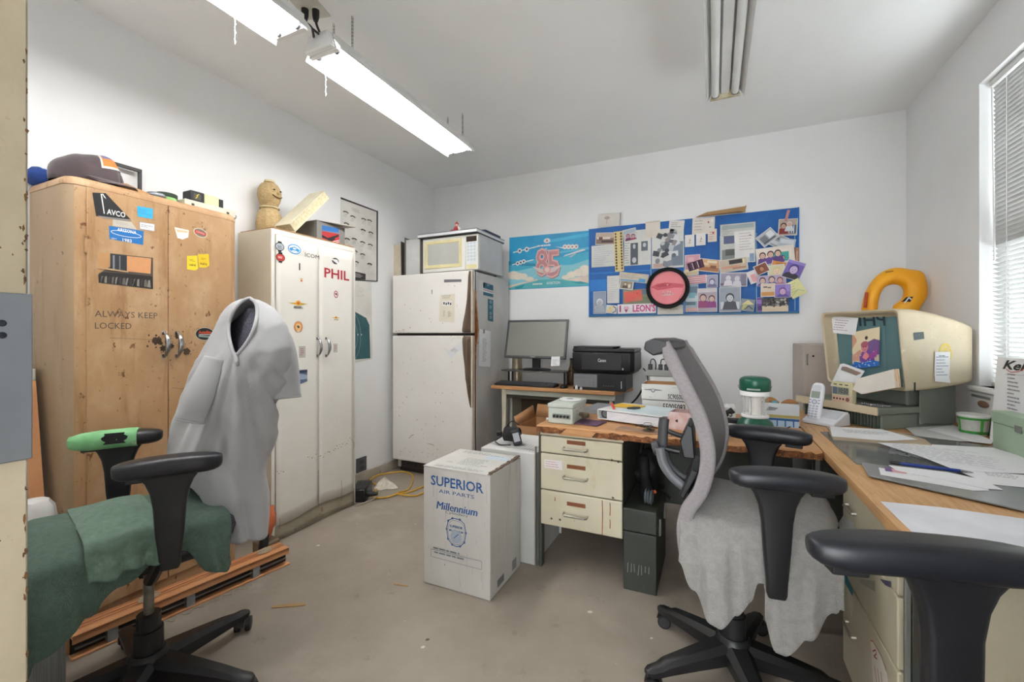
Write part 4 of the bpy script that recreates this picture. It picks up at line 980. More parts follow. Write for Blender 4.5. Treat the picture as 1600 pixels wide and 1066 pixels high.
pin(984,367,21,19,8, ph('cfc5c8', ((-.15,-.1,.2,'8a2f58','c59a9f','7d2d6a'),(.25,-.2,.2,'5a2f4a','d1a8a4','a33a5c')), ((0,.3,1,.3,'aebfca'),)), 'magenta and grey photo next to the top of the punched strip')
pin(967,393,14,63,2, lambda d,w,h: [ (d.ell(s*w*.3, h*(.44-.072*k), w*.11, w*.13, K('5e4a35'), 10)) for k in range(13) for s in (-1,1)], 'long yellow strip punched with two rows of dark holes', 'strip', 'punched_strip', 'e2cf96')
def collage(d, w, h):
    q = random.Random(2); cs = ['4a4e55','8f959d','c6cad0','6c727a','dfe1e4','9b8f8e']
    d.rect(.3*w,-.15*h,.36*w,.6*h,K('7f8c9b'))
    for k in range(26):
        d.rect(q.uniform(-.38,.25)*w, q.uniform(-.4,.42)*h, q.uniform(.1,.28)*w, q.uniform(.06,.16)*h, K(q.choice(cs)), q.uniform(-.5,.5))
    for k in range(9): d.ell(q.uniform(-.35,.2)*w, q.uniform(-.35,.35)*h, .07*w, .05*h, K(q.choice(cs)))
    d.rect(-.3*w,-.42*h,.3*w,.1*h,K('d8b3ac'))
pin(1043,388,50,62,0, collage, 'large grey photo collage left of the bare blue centre', 'collage', 'photo_collage')
pin(1020,358.5,23,25,0, lambda d,w,h: d.rect(0,.46*h,w*.94,h*.03,K('b9ac97')), 'blank cream square note over the top of the collage', base='e6dcce', **NOTE)
pin(1057,353,24,17,-6, lambda d,w,h: (d.scrib(0,.1*h,w*.7,h*.5,3,m_greyink), d.poly([(-w*.45,-h*.5),(w*.1,-h*.4),(-w*.3,-h*.3)],K('8d8a84'))), 'crumpled white slip at the top edge right of the cream square', base='e4e0da', **NOTE)
pin(1099,353,35,26,-2, lambda d,w,h: (d.scrib(-.15*w,.05*h,w*.5,h*.7,4,K('b7a9a0')), d.ell(.22*w,.2*h,.04*w,.07*h,K('b0706a')), d.ell(.3*w,-.1*h,.03*w,.05*h,K('8a8f9a')), d.rect(.38*w,.3*h,.1*w,.2*h,K('f2efe9'))), 'wide cream drawing under the folded brown card', 'drawing', 'pinned_drawing', 'e6dfd6')
pin(1113,368,14,20,0, lambda d,w,h: (d.scrib(0,0,w*.7,h*.7,4,K('c08a84')), d.ell(.1*w,.2*h,.12*w,.08*h,K('b8584c'))), 'small cream card with red scrawl under the wide drawing', 'card', 'pinned_card', 'e5d9cd')
for (u, v, l) in ((1077.5,376.5,'left of the pair of small white cards with rounded corners on bare blue'), (1095,374,'right of the pair of small white cards with rounded corners on bare blue')):
    pin(u,v,15,19,0, lambda d,w,h: (d.line([(-.02*w,-.15*h),(.05*w,.2*h)],.003,K('a39a90')), d.ell(.0,-.18*h,.14*w,.03*h,K('c9a08c')), d.ell(.06*w,.02*h,.1*w,.03*h,K('b9785c'))), l, 'card', 'pinned_card', 'ebe8e4')
# lower left
pin(937,473,20,35,0, ph('93a3b8', ((0,.0,.17,'d8dade','b9bcc4','aeb4c0'),), ((-.1,-.3,.6,.3,'d9d4cb'),(-.15,-.2,.3,.06,'55504c')), .02), 'grey blue torn photo in the lower left corner')
pin(958,452.5,19,43,0, txt(11, K('c4c4c8')), 'tall white slip beside the grey blue torn photo', **NOTE)
pin(995,464,44,24,0, ph('8f8a74', (), ((.1,-.2,.8,.4,'7a8468'),(-.3,.1,.3,.6,'9aa091'),(.25,.3,.4,.3,'6f7d8a')), .0), 'olive landscape photo behind the orange cut-out')
pin(989,463,28,17,6, lambda d,w,h: (d.poly([(-.5*w,-.4*h),(-.4*w,.1*h),(-.46*w,.45*h),(0,.3*h),(.4*w,.5*h),(.5*w,-.1*h),(.1*w,-.2*h),(-.3*w,-.5*h)],K('e5685a')), d.ell(.25*w,.2*h,.05*w,.06*h,K('c24a40'))), 'ragged coral orange cut-out below the folded newspaper', 'cut-out', 'paper_cutout', 'd8745f')
pin(979,444,22,17,-8, ph('9d8f7a', ((-.1,.0,.22,'4a3d30','d8c4a8','5c4e40'),), ((.25,-.2,.2,.4,'e8e2d4'),), .10), 'small sepia snapshot with a white border under the folded newspaper')
pin(990,434,46,14,-9, lambda d,w,h: (d.scrib(-.05*w,.1*h,w*.8,h*.5,4,m_greyink), d.rect(-.1*w,-.36*h,w*.7,h*.16,K('7fb3d6')), d.rect(.3*w,-.25*h,w*.22,h*.4,K('5aa6dc')), d.rect(.0,.42*h,w*.6,h*.08,K('d9b98a'))), 'folded blue and tan newspaper strip left of the pink disc', 'newspaper', 'pinned_newspaper', 'd6cdbd', .004)
pin(1047,484,40,14,0, lambda d,w,h: (d.rect(0,0,w*.94,h*.85,K('d8d3c8')), d.scrib(0,.15*h,w*.8,h*.4,2,K('8a8378'))), 'cream printed strip showing below the pink disc', **NOTE)
pin(955.5,483.5,17,13,-6, lambda d,w,h: (d.poly([(-.45*w,-.3*h),(-.1*w,-.4*h),(.15*w,.0),(.1*w,.38*h),(-.25*w,.3*h)],K('e2cf9c')), d.line([(.1*w,.38*h),(.38*w,.2*h),(.4*w,-.2*h),(.1*w,-.4*h)],.007,K('6c4c40')), d.ell(-.15*w,.12*h,.03*w,.05*h,K('3a2c24'))), 'small cut-out picture of a yellow dog at the left of the pink lettering', 'picture', 'pinned_picture', 'd6d8d8')
def leons(d, w, h):
    pk = K('e0519a'); d.text('I', -.43*w, 0, h*.95, K('a5366f'), .03); d.text("LEON'S", .19*w, 0, h*.95, pk, .03, fit=w*.58); d.text("LEON'S", .19*w, .01*h, h*.95, K('c23a84'), -.012, fit=w*.58)
    x = -.27*w; d.poly([(x-.0,-.40*h),(x+.07*w,.05*h),(x+.055*w,.26*h),(x+.02*w,.3*h),(x,.2*h),(x-.02*w,.3*h),(x-.055*w,.26*h),(x-.07*w,.05*h)], K('d9a8c2')); d.poly([(x,-.40*h),(x+.045*w,-.08*h),(x-.045*w,-.08*h)], K('7d2440'))
pin(994.5,482.5,60,15,0, leons, 'white strip with a heart and pink lettering at the bottom of the board', 'sticker', 'bumper_sticker', 'e6e2e4')
# third column
pin(1082,410,24,24,0, ph('d99fae', (), ((0,-.2,1,.5,'c98b9c'),(-.1,.2,.4,.3,'e3b8c0'))), 'square pink photo on bare blue right of the pink disc')
pin(1081,466,20,43,0, ph('9cb4c2', (), ((0,.3,1,.25,'6d8698'),(0,-.02,1,.2,'c9d6da'),(-.1,-.2,.8,.12,'5e7480'),(0,-.42,1,.14,'cfa6a0'),(.0,.1,.5,.2,'7fb4c2')), .02), 'tall grey blue landscape print right of the pink disc')
pin(1089,437,30,13,3, lambda d,w,h: [d.rect(0,h*(.36-.24*k),w*.9,h*.11,K('cf7a86')) for k in range(4)], 'pink striped slip above the two children in purple', base='e6cfd0', **NOTE)
pin(1080,426,23,9,4, lambda d,w,h: d.rect(.05*w,-.1*h,w*.8,h*.5,K('cdbf9e')), 'narrow cream folded slip above the pink stripes', base='e2d2ac', **NOTE)
pin(1108.5,415,33,20,-10, ph('d8a77e', (), ((0,-.3,1,.3,'b5774c'),(-.2,.1,.3,.2,'e9cfa4'),(.2,-.1,.3,.25,'8d5a3a'),(.1,.32,.5,.2,'ecdcbc'))), 'tan and orange print fanned out over the pink photo')
pin(1087,414.5,25,13,16, lambda d,w,h: [d.rect(w*(-.4+.11*k),0,w*.05,h*.8,K(['2e1626','6b3a58','d9c4d0'][k%3])) for k in range(8)], 'dark plum barred print lying across the tan print', 'photo', 'pinned_photo', '4a2540')
pin(1112.5,439.5,18,20,0, ph('a9a6c0', ((0,-.05,.26,'5b5878','d6d3e2','7b78a0'),)), 'small lavender portrait above the two children in purple')
pin(1105,469,31,37,0, ph('b9a9b4', ((-.22,.1,.17,'6a4650','d8b7ae','9a3f74'),(.24,.05,.15,'5e3f48','d9b6aa','8e3a80')), ((0,.42,1,.16,'d6cfd2'),), .03), 'photo of two children in purple tops, low in the third column')
# fourth column
def news(d, w, h):
    d.rect(0,.42*h,w*.9,h*.1,K('aab6b8')); d.rect(-.15*w,.1*h,w*.5,h*.2,K('5f6888')); d.rect(-.1*w,-.3*h,w*.7,h*.3,K('8f9390')); d.rect(-.2*w,-.22*h,w*.3,h*.16,K('5d615f')); d.scrib(-.3*w,.28*h,w*.3,h*.2,5,m_greyink); d.rect(.4*w,-.38*h,.12*w,.2*h,K('8aa0c0'))
pin(1152.5,380,55,62,0, news, 'newspaper page with grey pictures behind the white note', 'newspaper', 'pinned_newspaper', 'cfcfc8')
pin(1163,381.5,31,42,1, lambda d,w,h: (d.scrib(.1*w,.1*h,w*.7,h*.7,7,K('c2b5b0')), d.ell(.3*w,.32*h,.04*w,.02*h,K('a85a60'))), 'white handwritten note over the newspaper page', base='ebe8e4', **NOTE)
pin(1146,437,43,22,-2, ph('a09ab0', ((-.2,.1,.22,'d4d0da','e0dce4','e6e2ea'),(.14,.05,.22,'cfcad4','ddd8e0','dcd8e0')), ((0,-.38,1,.2,'6f6880'),(.38,0,.2,.8,'858096')), .05), 'grey violet photo of two pale figures in the middle of the fourth column')
pin(1146,414,44,20,6, ph('cbbba8', (), ((.1,.25,.5,.35,'34302e'),(-.1,-.15,.7,.2,'d9a487'),(.2,-.3,.5,.16,'b88a70'),(.38,.2,.08,.4,'e6d9a8'))), 'photo of a hand and a dark shape tilted below the white note')
pin(1140.5,468,34,39,0, ph('9fa6b2', ((0,.06,.19,'3c3d44','cfd1d6','4d4f58'),), ((-.38,-.25,.16,.3,'dadce0'),(.38,-.25,.16,.3,'dadce0')), .03), 'grey portrait of a small child at the bottom of the fourth column')
pin(1168,477,22,19,-8, lambda d,w,h: (d.poly([(-.45*w,.0),(.0,.45*h),(.45*w,.1*h),(.1*w,.05*h)],K('e3d9a0')), d.poly([(-.4*w,-.4*h),(-.3*w,.1*h),(.0,.1*h),(-.1*w,-.45*h)],K('c9c38a')), d.line([(-.2*w,-.4*h),(.1*w,-.05*h),(.4*w,-.3*h)],.006,K('3c4038'))), 'crumpled yellow and grey scrap right of the child portrait', 'paper', 'paper_scrap', '8f9aa4')
pin(1176,433,14,20,20, lambda d,w,h: (d.rect(.1*w,-.1*h,w*.6,h*.6,K('e7a9ae')),), 'white and pink sliver of card between the fourth and fifth columns', 'card', 'pinned_card', 'e8e2e2')
# fifth column
pin(1216,377,26,20,-30, ph('9b9ea3', (), ((0,-.2,.9,.3,'c9cbce'),(-.1,.2,.5,.2,'6f7378'),(.3,.1,.2,.4,'e2e3e5'))), 'grey snapshot tilted right beneath the couple photo')
pin(1199,371,30,20,38, ph('b9bdc2', (), ((-.2,.0,.4,.6,'7d8288'),(.25,.1,.35,.5,'e3e5e7'),(.0,-.3,.8,.15,'5f6468'))), 'grey snapshot tilted steeply left beside the fourth column')
pin(1230,379,26,12,-12, lambda d,w,h: d.rect(0,.1*h,w*.8,h*.5,K('d5dadd')), 'pale translucent slip under the couple photo', base='b9c4cc', **NOTE)
pin(1243,398,11,22,0, ph('a9775a', (), ((-.1,.1,.3,.8,'7d4f36'),(.2,-.1,.25,.7,'c99878')), .0), 'narrow brown print at the right edge of the board')
pin(1211,399,60,27,4, ph('e3d8cc', ((-.34,.05,.22,'4a3040','d8b29c','5e3a86'),(-.12,.08,.22,'4a3040','d8b29c','6a469a'),(.08,.1,.22,'3c2a34','d8b29c','5a3a80')), ((.3,.1,.3,.5,'e9e0d4'),)), 'wide photo of three children in purple shirts across the fifth column')
pin(1220,401,26,15,3, ph('3fa39a', ((.1,-.15,.28,'3a4c6a','d9a480','3c7fa0'),), (), .02), 'teal photo of a swimmer over the wide photo')
pin(1217,418,26,20,-14, ph('d98f45', (), ((.1,.2,.7,.4,'c97a32'),(-.2,-.2,.5,.3,'2c2420'))), 'orange and black photo under the teal swimmer')
pin(1213,427,27,27,2, ph('d6cfae', ((.05,.1,.28,'d8c890','e8cdb4','cfd0d4'),)), 'photo of a fair haired person on pale ground in the fifth column')
pin(1190,420,22,16,24, ph('8a4a32', ((0,.0,.3,'5a3020','c98a64','8f5236'),), (), .07), 'small reddish brown snapshot tilted at the left of the fifth column')
pin(1205,438,46,16,2, ph('b8a8c0', ((-.3,.0,.34,'4a3550','d8b8aa','6b4f9a'),(.02,.05,.34,'4a3550','dcbcae','5d4690'),(.3,-.05,.3,'6a4050','d9a8a0','b07890')), (), .02), 'strip photo of three faces in violet across the fifth column')
pin(1240,422,30,29,-22, ph('7a63b8', ((0,.02,.29,'4a3a80','cdb4dc','2c2838'),), ((0,.42,1,.14,'9a86d0'),), .03), 'tilted violet portrait of a smiling child overhanging the right edge')
pin(1243,451,25,26,28, lambda d,w,h: (d.scrib(0,.1*h,w*.7,h*.6,4,K('b9c07c')), d.line([(-.4*w,-.3*h),(.1*w,-.1*h),(.4*w,-.35*h)],.003,K('8fb0a0'))), 'pale yellow paper turned like a diamond at the right edge', base='e6e3a8', **NOTE)
pin(1187,476,10,22,0, ph('6d4a9a', (), ((0,.2,1,.3,'9a7ac0'),(.1,-.25,.7,.3,'4a3070'))), 'narrow violet strip print at the bottom of the fifth column')
pin(1211,473,42,15,0, lambda d,w,h: [ (d.ell((random.Random(k).random()-.5)*w*.9, (random.Random(k+99).random()-.5)*h*.7, h*.10, h*.12, K(['2b2a2c','6d6a68','b9b2aa','4a4648'][k%4]), 8)) for k in range(70)], 'grey crowd photo above the cream strip', base='4c4a4c')
pin(1211,482.5,41,9,0, txt(0), 'cream strip of card along the bottom of the fifth column', 'card', 'pinned_card', 'e0cfb4')
pin(1200,453.5,23,21,0, ph('e0cdb9', (), ((0,-.3,1,.3,'d99a55'),(-.2,.25,.3,.1,'55504c'),(.1,.2,.25,.1,'6a645e'))), 'cream and orange print at the lower left of the fifth column')
pin(1223,454.5,26,21,0, ph('8d79c4', ((.0,-.05,.3,'7a4f9c','d9b4d4','6a52a8'),), ((.3,.2,.3,.5,'a491d6'),), .03), 'violet photo of a baby right of the cream and orange print')
pin(1231,355,30,26,-3, ph('b9a798', ((-.25,.08,.2,'3a2422','d0a48e','8f2f38'),(.08,.18,.17,'d8d0cc','dcb4a4','d8dce0')), ((.3,-.15,.35,.55,'49647c'),(.22,-.15,.05,.5,'d9e2e8'),(.34,-.15,.05,.5,'d9e2e8'))), 'photo of a couple hanging by a red strap at the upper right')
pin(1230,337,4.5,18,-14, lambda d,w,h: None, 'short red strap holding the couple photo', 'strap', 'strap', 'c78a86')
# pink disc with a black rim
c = ony(1043,450,BY); LAY[0] += 1; y = BY-.05
c = ony(1043,450,y-.004)
t = thing('round_disc', 'round pink disc in a thick black rim hung on the blue board', 'disc', (c.x, c.y, c.z))
R_ = 33*(-SY*c.x+CY*c.y)/FPX*.98
g = G(); q = [2*math.pi*k/40 for k in range(40)]
g.lathe(c, [(R_*.79,.016),(R_*.80,-.002),(R_*.86,-.012),(R_*.94,-.011),(R_,-.002),(R_*.99,.012),(R_*.95,.018)], m_blackm, 48, Matrix.Rotation(math.radians(-90), 4, 'X') @ Matrix.Scale(-1, 4, (0,0,1)), caps=False)
g.build('rim', t, smooth=60)
g = G(); d = Dec(g, (c.x, c.y-.002, c.z), WU, WV, h=0)
d.g.prism([d.at(R_*.81*math.cos(a), R_*.81*math.sin(a)) for a in q], (0,.012,0), mat('pink_satin', 'ee8f94', .5, c2='e88289', ns=6)); d.h = .0004
d.poly([(-.76*R_,.06*R_),(-.5*R_,.22*R_),(-.1*R_,.27*R_),(.3*R_,.22*R_),(.74*R_,.14*R_),(.7*R_,-.02*R_),(.3*R_,.0),(-.1*R_,-.06*R_),(-.45*R_,-.1*R_)], K('d9606c')); d.poly([(-.6*R_,.14*R_),(-.2*R_,.22*R_),(.2*R_,.18*R_),(.1*R_,.08*R_),(-.4*R_,.05*R_)], K('c44a5a')); d.poly([(-.06*R_,.17*R_),(.0,.1*R_),(.06*R_,.17*R_)], K('f0b0a4'))
d.line([(.74*R_,-.05*R_),(.66*R_,-.3*R_),(.5*R_,-.58*R_)], .004, K('c9606a'))
s = R_*.2
for k in range(5): 
    x = -.26*R_+k*.11*R_; hh = [1,.5,1,1,.4][k]*s; d.line([(x,-.36*R_),(x+.08*R_,-.36*R_+hh),(x+.05*R_,-.36*R_+hh*1.05),(x+.03*R_,-.34*R_),(x+.11*R_,-.34*R_)], .0035, WHT)
g.build('disc', t, smooth=0)
# folded brown card on top of the board
a, b = ony(1087,331,BY-.02), ony(1163,328,BY-.02); e = ony(1158,339,BY-.05)
g = G(); g.prism([(a.x, BY-.018, bz1+.001), (a.x+.03, BY-.055, bz1+.001), (b.x-.03, BY-.055, bz1+.001), (b.x+.01, BY-.018, bz1+.001)], (0,0,.0015), m_card)
g.prism([(a.x, BY-.016, bz1+.003), (b.x+.01, BY-.016, bz1+.003), (b.x, BY-.022, bz1+.045), (a.x+.08, BY-.02, bz1+.032)], (0,.0015,0), mat('brown_card', 'b99668', .8))
g.prism([(b.x-.07, BY-.05, bz1+.003), (b.x+.005, BY-.02, bz1+.003), (b.x+.015, BY-.024, bz1+.052)], (0,.0015,0), mat('brown_card', 'b99668', .8))
o = g.build('folded_card', smooth=0); tag(o, 'folded brown card resting on the top edge of the blue board', 'cardboard'); center(o)
# life vest hanging on the wall at the corner
m_vest = mat('yellow_vest', 'fbb41a', .5, c2='f2a414', ns=6, bump=(14,.25,.01))
VY = 3.40
t = thing('life_vest', 'bright yellow inflatable life vest leaning in the corner behind the old reader', 'life vest', (1.05, VY, 1.15))
def vp(u, v, y=VY): return ony(u, v, y)
outer = [(1349,553),(1345,500),(1345,484),(1349,462),(1357,445),(1369,430),(1384,421),(1400,417.5),(1414,419),(1422,421.5),(1440,422),(1446,430),(1449,445),(1450,452),(1450,462),(1444,473),(1436,484),(1430,500),(1428,553)]
inner = [(1372,553),(1371,500),(1371,478),(1374,460),(1381,449),(1390,445),(1400,444.5),(1407,447),(1411,452),(1411.5,457),(1411,462),(1408,468),(1404,472),(1400,474),(1397,476),(1394,478),(1394,484),(1394,500),(1394,553)]
g = G(); rings = []
no = len(outer)
def prof(t): return max(.012, .055*math.sqrt(max(0, 1-(2*t-1)**2)))
for i in range(no):
    o_, i_ = Vector(vp(*outer[i])), Vector(vp(*inner[i])); ring = []
    for k in range(7):
        s_ = k/6; p = lerp(o_, i_, s_); ring.append(p+Vector((0,-prof(s_),0)))
    for k in range(7):
        s_ = 1-k/6; p = lerp(o_, i_, s_); ring.append(p+Vector((0,prof(s_)*.6,0)))
    rings.append(ring)
g.loft(rings, m_vest); g.build('bladder', t, smooth=70, sub=1)
g = G(); 
p0, p1 = vp(1354,457,VY-.045), vp(1351.5,481,VY-.045); g.tube([p0, p1], .008, K('c8461f', .5), 10); g.build('tube', t, label='red inflation tube')
g = G(); d = Dec(g, (0, VY-.057, 0), WU, WV, h=0); d.ppoly([(1408,472),(1416,464.5),(1427,463.5),(1422,472),(1414,471)], BLK); d.line([d.px(1413,474),d.px(1420,465),d.px(1424,468)], .006, WHT); d.line([d.px(1383,425.5),d.px(1396,423.5)], .005, K('7c4a10')); g.build('marking', t, smooth=0)
def boxthing(name, x0, x1, y0, y1, z0, z1, m, label, cat, bevel=.002, rot=0., group=None, deco=None):
    cx, cy = (x0+x1)/2, (y0+y1)/2
    T_ = Matrix.Translation((cx, cy, z0)) @ Matrix.Rotation(math.radians(rot), 4, 'Z')
    g = G(T_); g.box(x0-cx, x1-cx, y0-cy, y1-cy, 0, z1-z0, m)
    o = g.build(name, bevel=bevel); tag(o, label, cat, group); center(o); return o
m_green = mat('dark_green_grey_steel', '4c5047', .5, c2='42463e', ns=5, spots=[('6a6e62', 18, .66, .74, (1,1,1))])
m_cr = mat('cream_steel', 'd0c8b1', .45, c2='c4baa0', ns=3, spots=[('b39c6b', 5, .64, .8, (1,1,.4)), ('7a5227', 36, .71, .75, (1,1,.4)), ('5b4a2f', 12, .73, .77, (1,1,.5))], bump=(60,.03,.002))
# ================================================================ small computer desk against the back wall
PZ = .775
pdx = thing('computer_desk', 'narrow steel desk with a wooden top carrying the monitor and printer', 'desk', (-1.17, 3.45, 0))
g = G(); g.prism([(-1.725,3.29,PZ-.03),(-.675,3.29,PZ-.03),(-.60,3.66,PZ-.03),(-1.74,3.66,PZ-.03)], (0,0,.03), m_woodx); g.build('desktop', pdx, bevel=.004)
m_fg = mat('grey_green_frame', 'b9bbae', .45, c2='abada0', ns=5)
G().box(-1.60, -.68, 3.315, 3.34, .70, .742, m_fg).build('front_rail', pdx, bevel=.004)
G().box(-1.60, -.68, 3.325, 3.345, .672, .698, mat('drawer_gap', '3b352c', .8)).build('drawer_front', pdx, bevel=.003)
G().box(-.70, -.675, 3.32, 3.64, 0, .742, mat('grey_side_panel', '9a9b97', .5, c2='8d8e8a')).build('side_panel', pdx, bevel=.003)
G().box(-1.60, -1.575, 3.40, 3.64, 0, .742, m_fg).build('side_panel', pdx, bevel=.003)
G().box(-1.60, -.70, 3.60, 3.615, .18, .742, mat('brown_back_panel', '5c4c3b', .7)).build('back_panel', pdx)
for x in (-1.615, -.70): 
    g = G(); g.prism([(x-.022, 3.32, .742), (x+.022, 3.32, .742), (x+.010, 3.32, 0), (x-.014, 3.32, 0)], (0, .03, 0), mat('cream_leg', 'd2cbb6', .5)); g.build('leg', pdx, bevel=.003)
# monitor riser, monitor
rz = .905
t = thing('monitor_riser', 'smoked curved shelf on thin legs under the monitor', 'monitor stand', (-1.36, 3.47, PZ))
def rs(a, b):
    x = lerp(-1.66, -1.09, a); y = lerp(3.36-.05*math.sin(math.pi*a), 3.545, b); return (x, y, rz-.006)
g = G(); g.grid(rs, 20, 2, mat('smoked_plastic', '5d5d57', .15, c2='565650', alpha=.85)); g.build('shelf', t, solid=.008)
for x in (-1.63, -1.12):
    for y in (3.45, 3.53): G().cyl((x, y, PZ+.0005), (x, y, rz-.009), .008, m_black, 10).build('leg', t)
bl_, br_ = ony(788,558,3.40), ony(884,562,3.40); tilt = math.radians(14); W = br_.x-bl_.x; Hh = .335
mon = thing('monitor', 'flat black-framed monitor, dark screen, with a note stuck at its lower edge', 'monitor', (lerp(bl_.x, br_.x, .5), 3.47, rz))
TM = Matrix.Translation((bl_.x, 3.40, (bl_.z+br_.z)/2)) @ Matrix.Rotation(math.radians(-1.), 4, 'Z') @ Matrix.Rotation(-tilt, 4, 'X')
m_bez = mat('monitor_bezel', '4a4b4e', .35)
g = G(TM); b = .017
for a in ((0,W,0,b*1.2),(0,W,Hh-b,Hh),(0,b,b*1.2,Hh-b),(W-b,W,b*1.2,Hh-b)): g.box(a[0],a[1],-.006,.02,a[2],a[3],m_bez)
g.build('bezel', mon, bevel=.002)
G(TM).box(.01, W-.01, .02, .045, .01, Hh-.01, m_bez).build('back_shell', mon, bevel=.008)
G(TM).box(b-.002, W-b+.002, -.001, .021, b*1.2-.002, Hh-b+.002, mat('screen_painted_reflection', '82827b', .3, c2='7a7a74', ns=2, spec=.7)).build('screen', mon, bevel=0)  # grey base colour stands in for the window's reflection on the glass
g = G(TM); d = Dec(g, (0,-.0062,0), (1,0,0), (0,0,1)); d.scrib(W/2, b*.6, .06, .009, 1, K('b8b8b8'), fill=1.2); g.build('badge', mon, smooth=0)
g = G(TM); d = Dec(g, (0,-.0078,0), (1,0,0), (0,0,1)); d.rect(W*.855, -.022, .075, .078, m_white, .04); d.scrib(W*.855, -.03, .055, .05, 6, m_greyink); g.build('sticky_note', mon, smooth=0)
cxm = lerp(bl_.x, br_.x, .5)
G().box(cxm-.035, cxm+.035, 3.44, 3.465, rz+.012, bl_.z+.10, m_black).build('neck', mon, bevel=.005)
g = G(); g.lathe((0,0,0), [(.12,0),(.125,.004),(.11,.010),(.04,.016)], m_black, 32)
for i, p in enumerate(g.v): g.v[i] = Vector((cxm+p.x*1.05, 3.455+p.y*.72, rz+.0015+p.z))
g.build('foot', mon, smooth=50)
# keyboard and mouse
k0, k1 = ony(773,600,3.315), ony(866,600,3.315)
t = thing('keyboard', 'long black keyboard at the front of the computer desk', 'keyboard', (lerp(k0.x,k1.x,.5), 3.37, PZ))
g = G(); g.prism([(k0.x,3.305,PZ+.001),(k0.x,3.305,PZ+.014),(k0.x,3.43,PZ+.026),(k0.x,3.43,PZ+.001)], (k1.x-k0.x,0,0), m_black); g.build('case', t, bevel=.003)
g = G(); kc = K('3e3f44', .45); n = 20
for r in range(5):
    y = 3.318+.021*r; z = PZ+.016+.0021*r
    for c in range(n):
        xx = lerp(k0.x+.012, k1.x-.012, c/n); w_ = (k1.x-k0.x-.024)/n
        if r == 0 and 3 < c < 9: continue
        if c in (14, 17) and r % 2: continue
        g.prism([(xx+.0012,y,z),(xx+w_-.0012,y,z),(xx+w_-.0025,y+.002,z+.007),(xx+.0025,y+.002,z+.007)], (0,.014,0), kc)
g.box(lerp(k0.x,k1.x,.2), lerp(k0.x,k1.x,.42), 3.318, 3.333, PZ+.016, PZ+.022, kc)
g.build('keys', t)
p = ony(881,599,3.35)
t = thing('computer_mouse', 'small black and grey mouse beside the keyboard', 'mouse', (p.x, 3.35, PZ), .3)
g = G(); g.ell((p.x,3.35,PZ+.004), (.030,.05,.026), m_black, 20, 10); 
for i, v in enumerate(g.v): g.v[i] = Vector((v.x, v.y, max(v.z, PZ+.001)))
g.build('shell', t, smooth=70); G().tube([(p.x-.001, 3.31, PZ+.0225), (p.x, 3.335, PZ+.0295), (p.x, 3.36, PZ+.0305)], .004, m_dkgrey, 8).build('wheel', t)
# tan can behind the riser, brown bottle shape, black tray
c = ony(807,590,3.615)
t = thing('metal_can', 'tall tan metal can behind the left end of the monitor', 'can', (c.x, 3.625, PZ))
g = G(); g.lathe((c.x,3.625,PZ), [(.046,.001),(.05,.004),(.05,.10),(.047,.11),(.049,.118),(.047,.126),(.044,.22),(.040,.232)], mat('tan_metal', 'b8ab90', .35, .5, c2='a3967c', ns=20), 28); g.build('body', t, smooth=50)
G().lathe((c.x,3.625,PZ+.232), [(.041,0),(.041,.012),(.030,.016)], m_steel, 24).build('lid', t)
c = ony(893,588,3.61)
t = thing('brown_bottle', 'slim brown bottle standing between the monitor and the printer', 'bottle', (c.x, 3.61, PZ))
G().lathe((c.x,3.61,PZ), [(.030,.001),(.034,.006),(.034,.10),(.028,.13),(.016,.16),(.013,.20),(.014,.21)], mat('brown_glass', '7a6144', .3, c2='5d4830', ns=12), 24).build('body', t, smooth=50)
G().cyl((c.x,3.61,PZ+.21), (c.x,3.61,PZ+.228), .015, K('4a3d30'), 16).build('cap', t)
# small white pill cups beside the computer
for u, l in ((901, 'left of two tiny white bottles at the foot of the desktop computer'), (908, 'right of two tiny white bottles at the foot of the desktop computer')):
    c = ony(u, 602, 3.30); g = G(); hh = .034 if u == 901 else .022; g.lathe((c.x,3.298,PZ), [(.010,.0005),(.011,.003),(.011,hh*.7),(.007,hh*.8),(.007,hh)], m_wplast, 16); o = g.build('small_bottle', smooth=50); tag(o, l, 'bottle'); center(o)
# desktop computer lying flat, printer on it
cx0, cx1, cz1 = -1.005, -.60, .905
t = thing('desktop_computer', 'low black desktop computer with a silver drive panel under the printer', 'computer', (-.80, 3.47, PZ))
G().box(cx0, cx1, 3.315, 3.645, PZ+.001, cz1, m_black).build('case', t, bevel=.004)
xm = ony(933,590,3.31).x
G().box(cx0+.006, xm, 3.308, 3.316, PZ+.022, cz1-.008, mat('silver_panel', '8e8f94', .35, .3)).build('drive_panel', t, bevel=.002)
g = G(); d = Dec(g, (0,3.3075,0), WU, WV); d.line([(lerp(cx0,xm,.1), cz1-.035),(lerp(cx0,xm,.66), cz1-.035)], .003, K('77787c')); d.line([(lerp(cx0,xm,.68), PZ+.04),(lerp(cx0,xm,.68), cz1-.02),(lerp(cx0,xm,.86), cz1-.02),(lerp(cx0,xm,.86), PZ+.04),(lerp(cx0,xm,.68), PZ+.04)], .002, K('66676b')); g.build('drive_door', t, smooth=0)
g = G(); d = Dec(g, (0,3.314,0), WU, WV)
for k in range(5): d.ell(xm+.05+.018*k, PZ+.038, .005, .005, K('5a5a5e'))
d.rect(cx1-.03, PZ+.05, .006, .055, K('c9c9cc')); g.build('ports', t, smooth=0)
px0, px1, pz0, pz1 = -1.008, -.535, .905, 1.098
t = thing('printer', 'black inkjet printer stacked on the desktop computer', 'printer', (-.77, 3.48, cz1))
